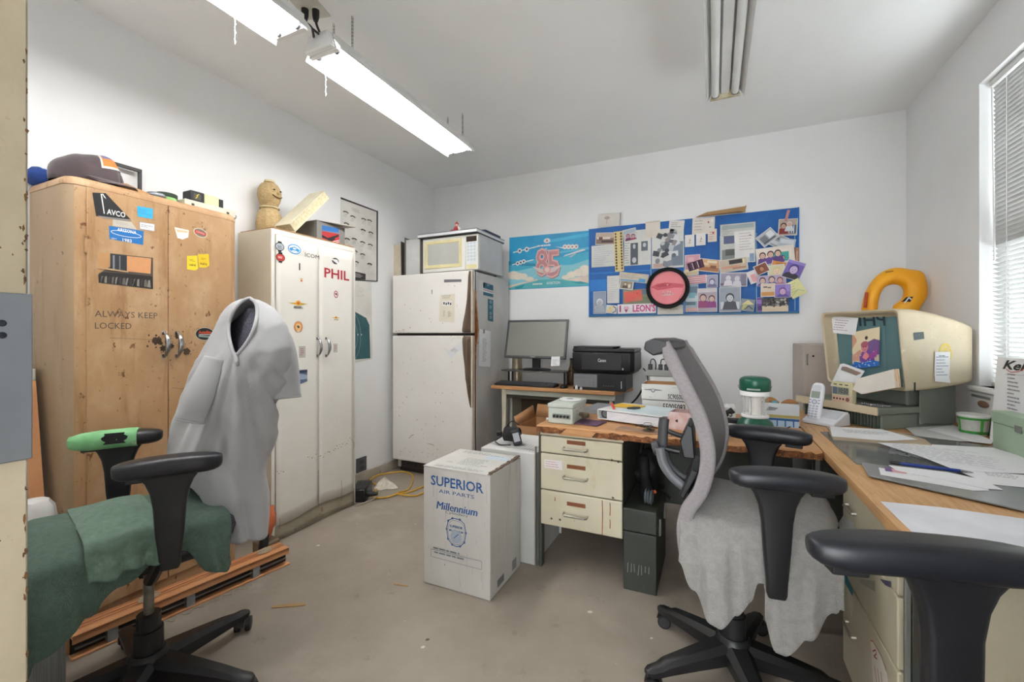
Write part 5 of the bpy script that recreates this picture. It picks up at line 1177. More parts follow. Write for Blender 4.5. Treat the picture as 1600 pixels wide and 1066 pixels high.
g = G(); g.loft([[(x, y, z) for x, y in [(px0+ins,3.30+ins),(px1-.03,3.30+ins),(px1-ins,3.33+ins),(px1-ins,3.655-ins),(px0+ins,3.655-ins)]] for z, ins in ((pz0+.001,.02),(pz0+.02,.006),(pz0+.03,0),(pz1-.03,0))], m_black); g.build('body', t, bevel=.006)
G().box(px0+.0, px1, 3.305, 3.655, pz1-.028, pz1, m_black).build('lid', t, bevel=.008)
g = G(); g.prism([(px0+.19,3.33,pz1),(px0+.31,3.33,pz1),(px0+.33,3.33,pz1+.014),(px0+.0,3.33,pz1+.016),(px0+.0,3.33,pz1)], (0,.25,0), m_black); g.build('paper_feeder', t, bevel=.003)
G().box(px0+.075, px1-.09, 3.2955, 3.302, pz0+.028, pz1-.045, K('232326', .4)).build('front_tray', t, bevel=.003)
g = G(); d = Dec(g, (0,3.295,0), WU, WV); a = d.px(940.5,563.5); d.text('Canon', a[0], a[1], .035, K('dcdcdc'), .015, fit=.062); a = d.px(973,577); d.rect(a[0], a[1], .012, .014, K('b8b8b8')); a = d.px(938,552.5); d.line([(a[0]-.05,a[1]),(a[0]+.055,a[1]-.002)], .002, K('4c4c50')); g.build('badge', t, smooth=0)
for k in range(4): 
    a = ony(903+3*k,544,3.30); G().cyl((a.x,3.3035,a.z),(a.x,3.299,a.z),.003,K('8c8c90'),8).build('button', t)
# cable hanging down the back right
o = G().tube(spline([(-.52,3.66,.93),(-.49,3.69,.86),(-.50,3.70,.6),(-.52,3.68,.4),(-.5,3.6,.2)], 8), .005, m_black, 8).build('power_cable'); tag(o, 'black cable hanging behind the right end of the computer desk', 'cable'); center(o)
o = G().tube(spline([(-.405,2.93,.885),(-.47,3.05,.78),(-.56,3.2,.68),(-.60,3.3,.6)], 8), .006, m_black, 8).build('power_cable'); tag(o, 'black cable slanting from the power strip down to the floor behind the desk', 'cable'); center(o)
# ================================================================ cream drawer desk
DZ = .74; DY = 2.08
dk = thing('pedestal_desk', 'cream steel desk with three drawers and a chipped wooden top, along the back', 'desk', (-.22, 2.46, 0))
g = G(); g.box(-.826, .392, DY, 2.86, DZ-.034, DZ, m_woodx); g.build('desktop', dk, bevel=.003)
# worn front edge: chipboard core showing between patches of veneer
g = G(); q = random.Random(5); n = 60; xs_ = [lerp(-.824, .39, i/n) for i in range(n+1)]
top = [DZ-.008+.006*q.uniform(-1,.6) for _ in xs_]; bot = [DZ-.034-.004*q.uniform(0,1) for _ in xs_]
for i in range(n):
    a, b = xs_[i], xs_[i+1]
    y0 = DY-.0015-q.uniform(0,.0035)
    g.add([(a,y0,bot[i]),(b,y0,bot[i+1]),(b,y0,top[i+1]),(a,y0,top[i]),(a,DY+.003,top[i]),(b,DY+.003,top[i+1])], [(0,1,2,3),(3,2,5,4)], m_chip)
g.build('worn_edge', dk, smooth=0, label='dark broken chipboard edge')
g = G(); g.prism([(-.70,DY-.0065,DZ-.038),(-.54,DY-.0065,DZ-.038),(-.515,DY-.0065,DZ-.010),(-.66,DY-.0065,DZ-.001)], (0,.006,0), m_woodx); g.build('edge_patch', dk)
G().box(-.806, -.392, DY+.024, 2.80, .228, DZ-.034, m_green).build('pedestal', dk, bevel=.003)
G().box(-.812, -.388, DY+.018, DY+.03, DZ-.052, DZ-.035, m_cr).build('top_rail', dk, bevel=.002)
m_pull = mat('dull_steel_pull', 'b5b2a4', .35, .7); m_brl = mat('brown_label_tape', '8a5230', .7)
def drawer(z0, z1, lab):
    g = G(); g.box(-.805, -.393, DY+.008, DY+.028, z0, z1, m_cr); dr_ = g.build('drawer', dk, bevel=.005, seg=3)
    zc = lerp(z0, z1, .45); xm_ = -.62
    h = G(); h.tube([(xm_-.06,DY+.008,zc),(xm_-.06,DY-.012,zc-.004),(xm_-.052,DY-.020,zc-.005),(xm_+.052,DY-.020,zc-.005),(xm_+.06,DY-.012,zc-.004),(xm_+.06,DY+.008,zc)], .0052, m_pull, 8); h.build('handle', dr_)
    l = G(); d = Dec(l, (0,DY+.0075,0), WU, WV); d.rect(xm_+.002, lerp(z0,z1,.72 if z1-z0 > .12 else .78), .095, .020, m_brl); d.scrib(xm_+.002, lerp(z0,z1,.72 if z1-z0>.12 else .78), .08, .012, 1, K('6a3c22')); l.build('label_tape', dr_, smooth=0)
    return dr_
d1_ = drawer(.602, .685, 0); d2_ = drawer(.414, .597, 0); d3_ = drawer(.234, .409, 0)
l = G(); d = Dec(l, (0,DY+.0075,0), WU, WV); d.ppoly([(850.5,718),(878.5,720),(879,735),(851,730.5)], K('e2dcdc')); d.scrib(*d.px(865,726), .085, .034, 3, K('c07a88')); l.build('sticker', d2_, smooth=0, label='white sticker with pink print')
l = G(); d = Dec(l, (0,DY+.0075,0), WU, WV)
for u, v0, v1 in ((941,782,836),(953,786,806),(953,812,826),(867,777,783)): d.line([d.px(u, v0), d.px(u+.6, lerp(v0,v1,.4)), d.px(u, v1)], .004, m_rust)
for u, v in ((956,719),(966,722),(958,778),(875,812),(862,810)): splat(d, u, v, .006, K('4a3a22'), int(u), 4)
l.build('rust_marks', d3_, smooth=0)
for x in (-.826, .372):
    for y in (DY+.03, 2.79): G().box(x, x+.018, y, y+.04, 0, DZ-.034, m_green).build('leg', dk, bevel=.002)
G().box(-.808, .372, 2.80, 2.812, .18, DZ-.034, m_green).build('modesty_panel', dk)
# ---- what lies on it
t = thing('metal_box', 'grey green metal box with five round knobs at the left end of the cream desk', 'box', (-.72, 2.27, DZ))
m_mb = mat('grey_green_enamel', 'c2c9c0', .4, c2='b5bcb3', ns=8)
bxa, bxb, bya, byb = -.788, -.655, 2.15, 2.41
G().box(bxa, bxb, bya, byb, DZ+.001, DZ+.082, m_mb).build('body', t, bevel=.004)
G().box(bxa-.003, bxb+.003, bya-.003, byb+.003, DZ+.083, DZ+.104, m_mb).build('lid', t, bevel=.004)
G().box(bxa+.025, bxb-.012, bya-.0015, bya+.001, DZ+.028, DZ+.052, K('8f968e')).build('knob_plate', t)
for k in range(5): G().cyl((bxa+.035+.0185*k, bya-.010, DZ+.040), (bxa+.035+.0185*k, bya, DZ+.040), .0068, m_black, 14).build('knob', t)
g = G(); q = random.Random(1); d = Dec(g, (bxb+.0005,0,0), (0,1,0), WV)
for k in range(9): d.ell(2.2+.02*k+q.uniform(-.01,.01), DZ+.06+q.uniform(-.02,.03), q.uniform(.003,.008), q.uniform(.002,.005), K('8a4f38'), 8)
g.build('chipped_paint', t, smooth=0)
g = G(); g.lathe((-.715,2.30,DZ+.1045), [(.058,0),(.06,.002),(.06,.006),(.03,.007)], m_wplast, 32); g.lathe((-.715,2.30,DZ+.1115), [(.020,0),(.020,.0006)], K('8c929a'), 20); o = g.build('paper_disc_stack'); tag(o, 'white round discs lying on the grey green metal box', 'disc'); center(o)
boxthing('grey_booklet', -.69, -.56, 2.50, 2.74, DZ+.001, DZ+.03, K('8e9196', .6), 'grey flat booklet behind the metal box on the cream desk', 'booklet', rot=-8)
boxthing('purple_notebook', -.665, -.52, 2.17, 2.30, DZ+.0005, DZ+.007, mat('purple_cover', '5c3a56', .5), 'thin dark purple notebook under the brown clutter beside the binder', 'notebook', rot=-10)
g = G(); q = random.Random(6)
for k in range(9): g.ell((-.63+q.uniform(-.03,.03), 2.255+q.uniform(-.02,.03), DZ+.020+q.uniform(0,.022)), (q.uniform(.012,.02), q.uniform(.01,.02), .011), mat('brown_clutter', '6b5a44', .8, c2='4d3f2e', ns=40), 10, 7)
o = g.build('leather_scraps'); tag(o, 'small heap of brown leather scraps on the purple notebook', 'scraps', kind='stuff'); center(o)
# ring binder lying flat
BT = Matrix.Translation((-.565, 2.322, DZ+.010)) @ Matrix.Rotation(math.radians(-15.5), 4, 'Z')
t = thing('ring_binder', 'thick white ring binder lying open-edged in the middle of the cream desk', 'binder', (-.40, 2.42, DZ+.010), math.radians(-15.5))
bw, bd_, bh = .345, .30, .052
def bx(name, *a, m=m_wplast, bev=.0015): return G(BT).box(*a, m).build(name, t, bevel=bev)
bx('cover', 0, bw, 0, bd_, 0, .004); bx('cover', 0, bw, 0, bd_, bh-.004, bh); bx('spine', -.004, 0, 0, bd_, 0, bh)
bx('pages', .05, bw-.01, .004, bd_-.004, .0045, bh-.008, m=mat('binder_pages', 'dfdfe2', .8, c2='c3c3c8', ns=90, st=(.2,.2,6)), bev=0)
for y in (.03, .15, .27):
    G(BT).tube([(.03+.024*math.cos(q_), y, bh/2+.022*math.sin(q_)) for q_ in [2*math.pi*k/18 for k in range(18)]], .003, m_black, 6, closed=True).build('ring', t)
bz = DZ+.010+bh
def flat(name, T_, w, h, m, label, cat, th=.0006, fn=None, bend=0., z=0.):
    g = G(T_); nx = 8
    f = lambda x: bend*((x/w-.5)*2)**2
    rings = [[(x, 0, f(x)), (x, h, f(x)), (x, h, f(x)+th), (x, 0, f(x)+th)] for x in [w*k/nx for k in range(nx+1)]]
    g.loft(rings, m)
    if fn:
        g2 = G(); d = Dec(g2, (0,0,0), (1,0,0), (0,1,0), h=th+.0003); fn(d, w, h)
        base = len(g.v)
        mm = [g.mi(x) for x in g2.mats]
        for p in g2.v: p2 = Vector((p.x, p.y, p.z+f(p.x))); g.v.append(T_ @ p2)
        for ff, k in zip(g2.f, g2.m): g.f.append(tuple(base+i for i in ff)); g.m.append(mm[k])
    o = g.build(name, smooth=0); tag(o, label, cat); center(o); return o
def TR(x, y, z, deg, tx=0., ty=0.): return Matrix.Translation((x, y, z)) @ Matrix.Rotation(math.radians(deg), 4, 'Z') @ Matrix.Rotation(math.radians(tx), 4, 'X') @ Matrix.Rotation(math.radians(ty), 4, 'Y')
flat('blue_sheet', BT @ Matrix.Translation((.10,.02,bh+.001)), .27, .26, mat('pale_blue_paper', 'cfdde0', .7), 'pale blue sheet lying on the white binder', 'paper')
flat('yellow_envelope', BT @ TR(.02,.12,bh+.003,2), .15, .11, mat('yellow_paper', 'e3b63a', .6, c2='d4a52c'), 'bright yellow envelope at the left end of the white binder', 'envelope', .003)
g = G(BT); g.tube([(.015,.125,bh+.0145), (.06,.06,bh+.0085), (.075,.035,bh+.0065)], [.008,.007,.006], K('cf4a34', .5), 10); o = g.build('red_marker'); tag(o, 'red marker lying across the left corner of the binder', 'marker'); center(o)
g = G(BT); g.tube([(.14,.06,bh+.0125), (.165,.09,bh+.0125), (.185,.115,bh+.0125)], [.005,.008,.006], K('3c4448'), 10); o = g.build('black_clip'); tag(o, 'dark clip lying by the yellow envelope on the binder', 'clip'); center(o)
# keys on a brown board in front of the binder
P = onz(966,668,DZ); Q = onz(1030,680,DZ)
flat('brown_board', TR(P.x, P.y-.06, DZ+.001, -9), .26, .07, mat('pinkish_board', 'a5836b', .8), 'flat brown piece of board under the bunch of keys at the desk edge', 'board', .006)
t = thing('key_bunch', 'bunch of dark keys spilling over the front of the cream desk', 'keys', (-.30, 2.16, DZ+.008))
q = random.Random(9); KC = onz(1012,672,DZ+.01)
for k in range(9):
    T_ = TR(KC.x+q.uniform(-.035,.03), KC.y+q.uniform(-.015,.012), DZ+.010+.0028*k, q.uniform(0,360))
    g = G(T_); mk = mat('dark_brass', ['5c5442','4a463c','6e6347'][k%3], .4, .8); g.cyl((0,0,0), (0,0,.0022), .011, mk, 14); g.box(.009,.042,-.0035,.0035,.0,.002,mk).box(.03,.036,-.007,-.003,0,.002,mk); g.build('key', t)
G().tube([(KC.x+.018*math.cos(a), KC.y+.018*math.sin(a), DZ+.038+.004*math.sin(a)) for a in [2*math.pi*k/20 for k in range(20)]], .0014, m_steel, 6, closed=True).build('key_ring', t)
# three white cartons with stencilled numbers
m_wc = mat('white_carton', 'd9d9d6', .75, c2='cececb', ns=4, spots=[('b8a98f', 14, .7, .8, (1,1,1))])
def carton(name, x0, x1, y0, y1, z0, z1, label, num, opened, size, fit, nx, deco=None):
    t = thing(name, label, 'carton', ((x0+x1)/2, (y0+y1)/2, z0), group=None)
    g = G()
    if opened:
        th = .003
        for a in ((x0,x1,y0,y0+th),(x0,x1,y1-th,y1),(x0,x0+th,y0+th,y1-th),(x1-th,x1,y0+th,y1-th)): g.box(*a, z0+.0005, z1, m_wc)
        g.box(x0, x1, y0, y1, z0+.0005, z0+.004, m_wc)
        g.build('tray', t)
        g = G()
        for a in ((x0+th,x1-th,y0+th,y0+th+.001),(x0+th,x1-th,y1-th-.001,y1-th),(x0+th,x0+th+.001,y0+th,y1-th),(x1-th-.001,x1-th,y0+th,y1-th)): g.box(*a, z0+.004, z1-.0005, m_card)
        g.build('lining', t)
    else:
        g.box(x0, x1, y0, y1, z0+.0005, z1, m_wc); g.build('case', t, bevel=.002)
    g = G(); d = Dec(g, (0,y0,0), WU, WV); d.text(num, nx, z0+(z1-z0)*(.26 if opened else .60), size, m_ink, .012, fit=fit)
    if deco: deco(d)
    g.build('stencil', t, smooth=0)
    return t
def emblem(d):
    x, z = -.315, .885
    d.poly([(x-.05,z+.004),(x-.012,z+.007),(x,z+.010),(x+.012,z+.007),(x+.05,z+.004),(x+.045,z),(x+.012,z-.001),(x+.008,z-.009),(x,z-.013),(x-.008,z-.009),(x-.012,z-.001),(x-.045,z)], K('7d7f82')); d.poly([(x-.009,z+.005),(x+.009,z+.005),(x,z-.009)], K('dcdcda')); d.text('CA', x-.015, z-.04, .012, K('a2a4a8'))
    d.ring(-.165,.875,.009,.012,.0015,K('8a8c90'),16); d.scrib(-.19,.905,.04,.006,1,K('7c7e82'))
by = 2.60
carton('carton', -.376, -.085, by, by+.20, DZ, .829, 'closed white carton numbered in black under the opened one', '55005083', False, .05, .118, -.202)
carton('carton', -.378, -.088, by-.002, by+.20, .829, .920, 'opened white carton with a grey winged emblem, on top of the closed one', 'SC9050055', True, .038, .098, -.185, emblem)
carton('carton', -.060, .105, by-.02, by+.15, DZ, .812, 'low white carton numbered in black, right of the chair back', '5005083', False, .05, .125, .028)
o = flat('white_card', TR(-.010,2.60,.813,4), .085, .06, m_white, 'small white card lying on the low white carton', 'card', .008, lambda d,w,h: (d.rect(w*.72,h*.6,w*.22,h*.25,K('8f9297')), d.ell(w*.4,h*.3,.006,.004,K('a0a3a8'))))
# white carton behind carrying the power strip
boxthing('carton', -.36, -.10, 2.815, 2.855, DZ+.0005, .945, m_wc, 'narrow white carton standing behind the opened one, under the power strip', 'carton')
t = thing('power_strip', 'grey power strip with three black plugs behind the chair back', 'power strip', (-.25, 2.835, .946))
G().box(-.385, -.10, 2.812, 2.858, .946, .985, mat('grey_plastic', '8c8c88', .5)).build('strip', t, bevel=.004)
for k, u in enumerate((1016, 1032, 1041)):
    x = ony(u, 575, 2.83).x; G().box(x-.012, x+.012, 2.822, 2.848, .985, 1.02, m_black).build('plug', t, bevel=.004)
    G().tube(spline([(x, 2.835, 1.018), (x+.004, 2.835, 1.045), (x+.02, 2.84, 1.05), (x+.03+.02*(k==1), 2.86, 1.02), (x+.02, 2.89, .95)], 6), .0035, m_black, 6).build('plug_cord', t)
# wire loop, flat grey triangle and torn slip right of the chair back
g = G(); A, B_, Cc = ony(1100,590,2.80), ony(1128,632,2.80), ony(1098,640,2.80); g.prism([A, B_, Cc], (0,.004,0), K('b4b3ae', .6)); o = g.build('grey_triangle'); tag(o, 'flat grey triangle standing behind the low white carton', 'board'); center(o); o.location.z = DZ+.001
o = G().tube(spline([ony(1080,576,2.83), ony(1092,578,2.83), ony(1099,587,2.82), ony(1100,602,2.82)], 8), .0022, K('8a8a86'), 6).build('thin_wire'); tag(o, 'thin grey wire arching behind the chair back', 'wire'); center(o)
g = G(); ps = [ony(u, v, 2.78) for u, v in ((1104,615),(1112,611),(1108,620),(1110,628),(1103,626))]; g.prism(ps, (0,.001,0), m_white); o = g.build('torn_slip'); tag(o, 'torn white slip sticking out behind the chair back', 'paper'); center(o)
# pale blue tube, dark fittings and grey boxes by the chair
a, b = onz(1098,657,.80), onz(1134,676,.78)
t = thing('blue_tube', 'pale blue plastic tube with a dark nozzle lying on the cream desk', 'tube', (0, 2.35, .77))
g = G(); g.tube([a, lerp(a,b,.35), lerp(a,b,.85), lerp(a,b,.95)], [.014,.0165,.015,.010], mat('pale_blue_plastic', 'a9cbe0', .35), 14); g.build('barrel', t); G().tube([lerp(a,b,.94), lerp(a,b,1.12)], [.010,.007], K('3c4a5c'), 10).build('nozzle', t)
boxthing('grey_box', .005, .105, 2.22, 2.30, DZ+.020, DZ+.045, K('b9b9b6', .4), 'silver grey flat box tilted on another beside the chair back', 'box', rot=-14)
boxthing('grey_box', -.02, .075, 2.19, 2.27, DZ+.0005, DZ+.019, K('a4a6a6', .45), 'grey flat box lowest of the two beside the chair back', 'box', rot=-8)
G_ = G(); q = random.Random(12)
t = thing('clamp_stand', 'small black metal clamp standing before the low white carton', 'clamp', (.06, 2.45, DZ))
c = onz(1139,668,DZ); G().box(c.x-.05, c.x+.05, c.y+.02, c.y+.09, DZ+.0005, DZ+.035, m_blackm).build('base', t, bevel=.006)
c2 = ony(1140,655,c.y+.04); G().tube([(c2.x-.02,c.y+.05,DZ+.03),(c2.x-.012,c.y+.05,DZ+.07),(c2.x+.006,c.y+.05,DZ+.085),(c2.x+.02,c.y+.05,DZ+.065)], .008, m_blackm, 8).build('arm', t); G().ell((c2.x+.004,c.y+.05,DZ+.072), (.018,.014,.013), m_black, 12, 8).build('knob', t)
# red and white paper bag with dark odds and ends behind the chair arm
t = thing('paper_bag', 'crumpled pink and white bag with dark bits in it, behind the chair back', 'bag', (-.19, 2.36, DZ))
p0 = onz(1055,672,DZ)
g = G(); q = random.Random(31)
g.loft([[(p0.x+a*s_+q.uniform(-.006,.006), p0.y+.02+b*s_, DZ+.001+z) for a, b in ((-.03,-.01),(.07,-.03),(.10,.07),(-.01,.10))] for z, s_ in ((0,.9),(.03,1.),(.06,1.05),(.085,.95))], mat('pink_paper', 'd3a3a0', .7, c2='e2d5d0', ns=18), caps=False); g.build('bag', t, smooth=0)
for k, cc in enumerate(('3a2f2c','a83c2e','4c3c34','2b2b2d')): G().ell((p0.x+.01+.022*k, p0.y+.02+.012*(k%2), DZ+.045), (.018,.02,.03), K(cc), 12, 8).build('scrap', t)
# camping lantern
lx, ly = .182, 2.42
t = thing('camping_lantern', 'dark green and clear camping lantern on the cream desk', 'lantern', (lx, ly, DZ))
m_lg = mat('lantern_green', '0f5a43', .3, c2='0c4c38')
G().lathe((lx,ly,DZ), [(.074,.001),(.080,.006),(.080,.026),(.074,.042),(.058,.056),(.056,.062)], m_lg, 36).build('base', t, smooth=50)
G().lathe((lx,ly,DZ+.062), [(.058,0),(.061,.003),(.061,.012),(.056,.015)], m_wplast, 32).build('lower_collar', t)
g = G(); g.lathe((lx,ly,DZ+.076), [(.055,0),(.057,.02),(.059,.07),(.058,.095)], mat('clear_plastic', 'f4f4f2', .08, alpha=.16, c2='f0f0ee'), 36, caps=False); g.build('globe', t, smooth=60)
G().cyl((lx,ly,DZ+.076), (lx,ly,DZ+.172), .026, mat('lamp_core', 'f0eee8', .35, c2='e2e0d8', ns=20), 18).build('lamp_tube', t)
for a in range(5): G().cyl((lx+.046*math.cos(a*1.26+.5), ly+.046*math.sin(a*1.26+.5), DZ+.076), (lx+.046*math.cos(a*1.26+.5), ly+.046*math.sin(a*1.26+.5), DZ+.172), .0035, mat('pale_rod', 'd9d9d8', .25, .5), 8).build('guard_rod', t)
G().lathe((lx,ly,DZ+.166), [(.058,0),(.065,.003),(.065,.022),(.062,.026)], m_wplast, 36).build('upper_collar', t)
G().lathe((lx,ly,DZ+.190), [(.064,0),(.068,.004),(.068,.050),(.064,.060),(.048,.068),(.02,.071)], m_lg, 36).build('cap', t, smooth=50)
g = G()
for k in range(-5, 6):
    a = math.radians(-100+k*4.5); g.box(lx+.0685*math.cos(a)-.0012, lx+.0685*math.cos(a)+.0012, ly+.0685*math.sin(a)-.0008, ly+.0685*math.sin(a), DZ+.198, DZ+.206, WHT)
g.build('lettering', t, smooth=0)
o = G().tube([(lx+.072*math.cos(a), ly+.015, DZ+.215-.05*math.sin(a)) for a in [math.pi*k/16 for k in range(17)]], .0014, m_gt0 if False else m_steel, 6).build('bail_handle', t)
# blue and white product box with torn brown flaps behind the lantern
x0, x1 = .225, .385; y0 = 2.55
t = thing('open_product_box', 'white and blue product box with torn brown flaps right of the lantern', 'box', (.305, 2.65, DZ))
G().box(x0, x1, y0, y0+.16, DZ+.0005, DZ+.115, mat('white_box', 'd4d8dc', .6)).build('case', t, bevel=.002)
g = G(); d = Dec(g, (0,y0,0), WU, WV); d.rect((x0+x1)/2, DZ+.052, x1-x0-.002, .014, K('b8a758')); d.rect((x0+x1)/2, DZ+.037, x1-x0-.002, .012, K('1f5f9e')); d.rect((x0+x1)/2, DZ+.015, x1-x0-.002, .03, K('bcd3e6'))
for k in range(4): d.rect(x0+.03+.035*k, DZ+.017, .006, .03, K('2a6cab'))
d.poly([(x0+.012,DZ+.078),(x0+.03,DZ+.1),(x0+.07,DZ+.094),(x0+.055,DZ+.082)], K('85868c')); g.build('print', t, smooth=0)
for a, b, c, s in ((x0, (x0+x1)/2-.003, y0+.02, 1.), ((x0+x1)/2+.003, x1, y0+.02, .8)):
    g = G(); g.loft([[(lerp(a,b,k/8), c+o_, DZ+.116), (lerp(a,b,k/8), c+o_+.002, DZ+.116+.028*s*math.sin(math.pi*(k+.5)/9)), ] for k in range(9) for o_ in (0,)], mat('torn_brown_flap', 'a3703f', .8), False, False); g.build('flap', t, solid=.003)
G().box(x0+.045, x0+.065, y0+.015, y0+.018, DZ+.117, DZ+.127, K('4aa7c4')).build('tape', t)
o = G().tube(spline([onz(1200,668,DZ+.004), onz(1208,676,DZ+.004), onz(1222,673,DZ+.005), onz(1240,665,DZ+.004), onz(1250,668,DZ+.006)], 8), .0032, m_black, 6).build('black_cable'); tag(o, 'black cord lying between the lantern and the phone', 'cord'); center(o)
# ================================================================ desk along the right wall
rd = thing('writing_desk', 'cream steel desk with a pale wooden top under the window at right', 'desk', (.78, 2.2, 0))
RX0, RX1, RY0, RY1 = .402, 1.163, 1.225, 3.17
G().box(RX0, RX1, RY0, RY1, DZ-.034, DZ, m_wood).build('desktop', rd, bevel=.003)
G().box(RX0-.004, RX0+.001, RY0, RY1, DZ-.033, DZ-.001, mat('pale_edge_band', 'd8ab78', .5, c2='c59564', ns=6, st=(1,.2,12))).build('edge_band', rd, bevel=.001)
m_gt = mat('grey_steel_trim', '9a9d98', .35, .6)
G().box(.424, 1.12, 1.362, 1.885, .04, DZ-.034, m_cr).build('pedestal', rd, bevel=.003)
G().box(.424, .427, 1.360, 1.376, .03, DZ-.036, m_dkgrey).build('corner_strip', rd)
G().box(.418, .430, 1.350, 1.361, .0, DZ-.036, m_gt).build('corner_post', rd, bevel=.002)
G().box(.432, .505, 1.352, 1.360, .02, DZ-.036, mat('dark_teal_brown', '3f4642', .6, c2='4d3f31', ns=4)).build('end_strip', rd, bevel=.002)
def rdrawer(z0, z1, hz):
    d_ = G().box(.412, .426, 1.378, 1.878, z0, z1, m_cr).build('drawer', rd, bevel=.004, seg=3)
    h = G(); h.tube([(.412,1.72,hz),(.401,1.72,hz-.002),(.398,1.727,hz-.003),(.398,1.80,hz-.003),(.401,1.807,hz-.002),(.412,1.807,hz)], .005, m_pull, 8); h.build('handle', d_); return d_
r1_ = rdrawer(.555, .695, .63); r2_ = rdrawer(.372, .550, .50); r3_ = rdrawer(.060, .366, .235)
RO = (.4118, 0, 0); RU = (0, -1, 0)
def rl(par, nm, fn, label=None):
    g = G(); d = Dec(g, RO, RU, WV, h=.0008); fn(d); o = g.build(nm, par, smooth=0)
    if label: o['label'] = label
rl(r1_, 'tag', lambda d: d.ppoly([(1310,818),(1318,806),(1334,818),(1336,832),(1314,832)], WHT), 'torn white paper tag')
rl(r2_, 'tape', lambda d: (d.ppoly([(1319,896),(1322,896),(1334,926),(1332,933),(1320,910)], K('2f8a98')), d.ppoly([(1323,915),(1334,935),(1332,966),(1327,950)], K('e3dcc4'))), 'teal and white strips of tape')
rl(r2_, 'sticker', lambda d: (d.ppoly([(1343,905),(1368,908),(1368,925),(1345,912)], K('a9a690')), d.ppoly([(1375,905),(1393,909),(1393,919),(1384,915)], K('5c5a72'))), 'violet triangle sticker')
def redlab(d):
    d.ppoly([(1361,1001),(1365,1003),(1378,1026),(1386,1050),(1392,1090),(1366,1090)], K('ece3d4'))
    rp = K('b5482e')
    d.line([d.px(*p) for p in ((1364,1018),(1369,1016),(1370,1022),(1366,1026),(1371,1030))], .004, rp)
    for k in range(3): d.line([d.px(1367+k*5, 1040+k*5), d.px(1371+k*5, 1072+k*5)], .004, rp)
    d.line([d.px(*p) for p in ((1361,1001),(1365,1003),(1378,1026),(1386,1050))], .003, rp)
rl(r3_, 'sticker', redlab, 'white label with red writing')
# dark green pedestal at the far end, modesty panel, legs
G().box(.432, 1.10, 2.52, 3.12, .09, DZ-.036, m_green).build('pedestal', rd, bevel=.003, label='dark green far pedestal')
G().box(1.09, 1.10, 1.89, 2.52, .2, DZ-.036, m_green).build('modesty_panel', rd)
for y in (2.54, 3.08): G().box(.45, .48, y, y+.03, 0, .09, m_blackm).build('foot', rd)
# ================================================================ filing cabinet in the back right corner
t = thing('filing_cabinet', 'pinkish beige steel cabinet standing behind the old reader in the corner', 'cabinet', (.70, 3.5, 0))
m_fc = mat('pinkish_beige_steel', 'b8aaa0', .5, c2='ada095', ns=4)
fx0 = ony(1254.5,600,3.335).x; fz = ony(1256,538,3.335).z
G().box(fx0, 1.13, 3.335, 3.735, 0, fz, m_fc).build('body', t, bevel=.004)
G().box(fx0+.012, 1.118, 3.327, 3.336, .64, fz-.05, m_fc).build('drawer', t, bevel=.003)
G().box(fx0+.012, 1.118, 3.327, 3.336, .1, .62, m_fc).build('drawer', t, bevel=.003)
g = G(); hx = ony(1262,560,3.325).x; g.tube([(hx,3.327,fz-.13),(hx-.006,3.311,fz-.125),(hx-.006,3.311,fz-.07),(hx,3.327,fz-.065)], .005, m_gt, 8); g.build('handle', t)
G().cyl((hx+.03,3.327,fz-.075), (hx+.03,3.322,fz-.075), .006, m_ink, 12).build('lock', t)
# ================================================================ old microfilm reader
BB = Vector((.739, 2.656, DZ)); RR = Matrix(((.6,.8,0),(-.8,.6,0),(0,0,1))).to_4x4()
RT = Matrix.Translation(BB) @ RR
def rpx(u, v, y):                               # photo point onto the plane y = const of the reader's frame
    D = ray(u, v); o = Vector((0,0,CZ)); n = Vector((.8,.6,0)); t_ = ((BB+n*y)-o).dot(n)/D.dot(n); p = o+D*t_; q_ = p-BB
    return Vector((q_.dot(Vector((.6,-.8,0))), y, q_.z))
rdr = thing('microfilm_reader', 'bulky old tan desktop reader with a dark teal screen and notes stuck on it', 'reader', BB)
m_rt = mat('aged_tan_plastic', 'cbbca0', .5, c2='beae90', ns=4, spots=[('b89d71', 9, .66, .78, (1,1,1)), ('e6dcc4', 15, .66, .74, (1,1,1))], bump=(80,.05,.002))
m_rg = mat('grey_green_plastic', '7e847a', .5, c2='737970', ns=4); m_rdk = mat('dark_green_ribs', '3f4a40', .6)
G(RT).box(-.44, -.004, .0, .455, .001, .074, m_rg).build('base', rdr, bevel=.006)
g = G(RT)
for k in range(26): g.box(-.425+k*.0162, -.425+k*.0162+.009, -.006, .002, .006, .066, m_rdk)
g.build('ribs', rdr, smooth=0)
g = G(RT); g.box(-.455, .006, -.035, .46, .076, .108, m_rg); g.build('tray', rdr, bevel=.006)
g = G(RT); g.box(-.458, .004, -.040, -.03, .072, .112, m_rt); g.build('tray_lip', rdr, bevel=.004)
g = G(RT); g.prism([(-.40,.18,.109),(-.02,.18,.109),(-.02,.455,.109),(-.40,.455,.109)], (0,0,.10), m_rg); g.build('neck', rdr, bevel=.01)
g = G(RT); g.box(.0, .008, .22, .45, .02, .21, m_rg); g.build('side_plate', rdr, bevel=.004)
hx0, hx1 = -.335, .075
def hring(y, ins, zt, zb, yb=0.):
    w, h = hx1-hx0-2*ins, zt-zb-2*ins; out = []
    for a, b in rrect(w, h, max(.006, .022-ins*.3), 4):
        z = (zt+zb)/2+b; out.append(Vector(((hx0+hx1)/2+a, y+yb*(1-(z-.19)/.40), z)))
    return out
ZT_, ZB_ = .585, .195
g = G(RT)
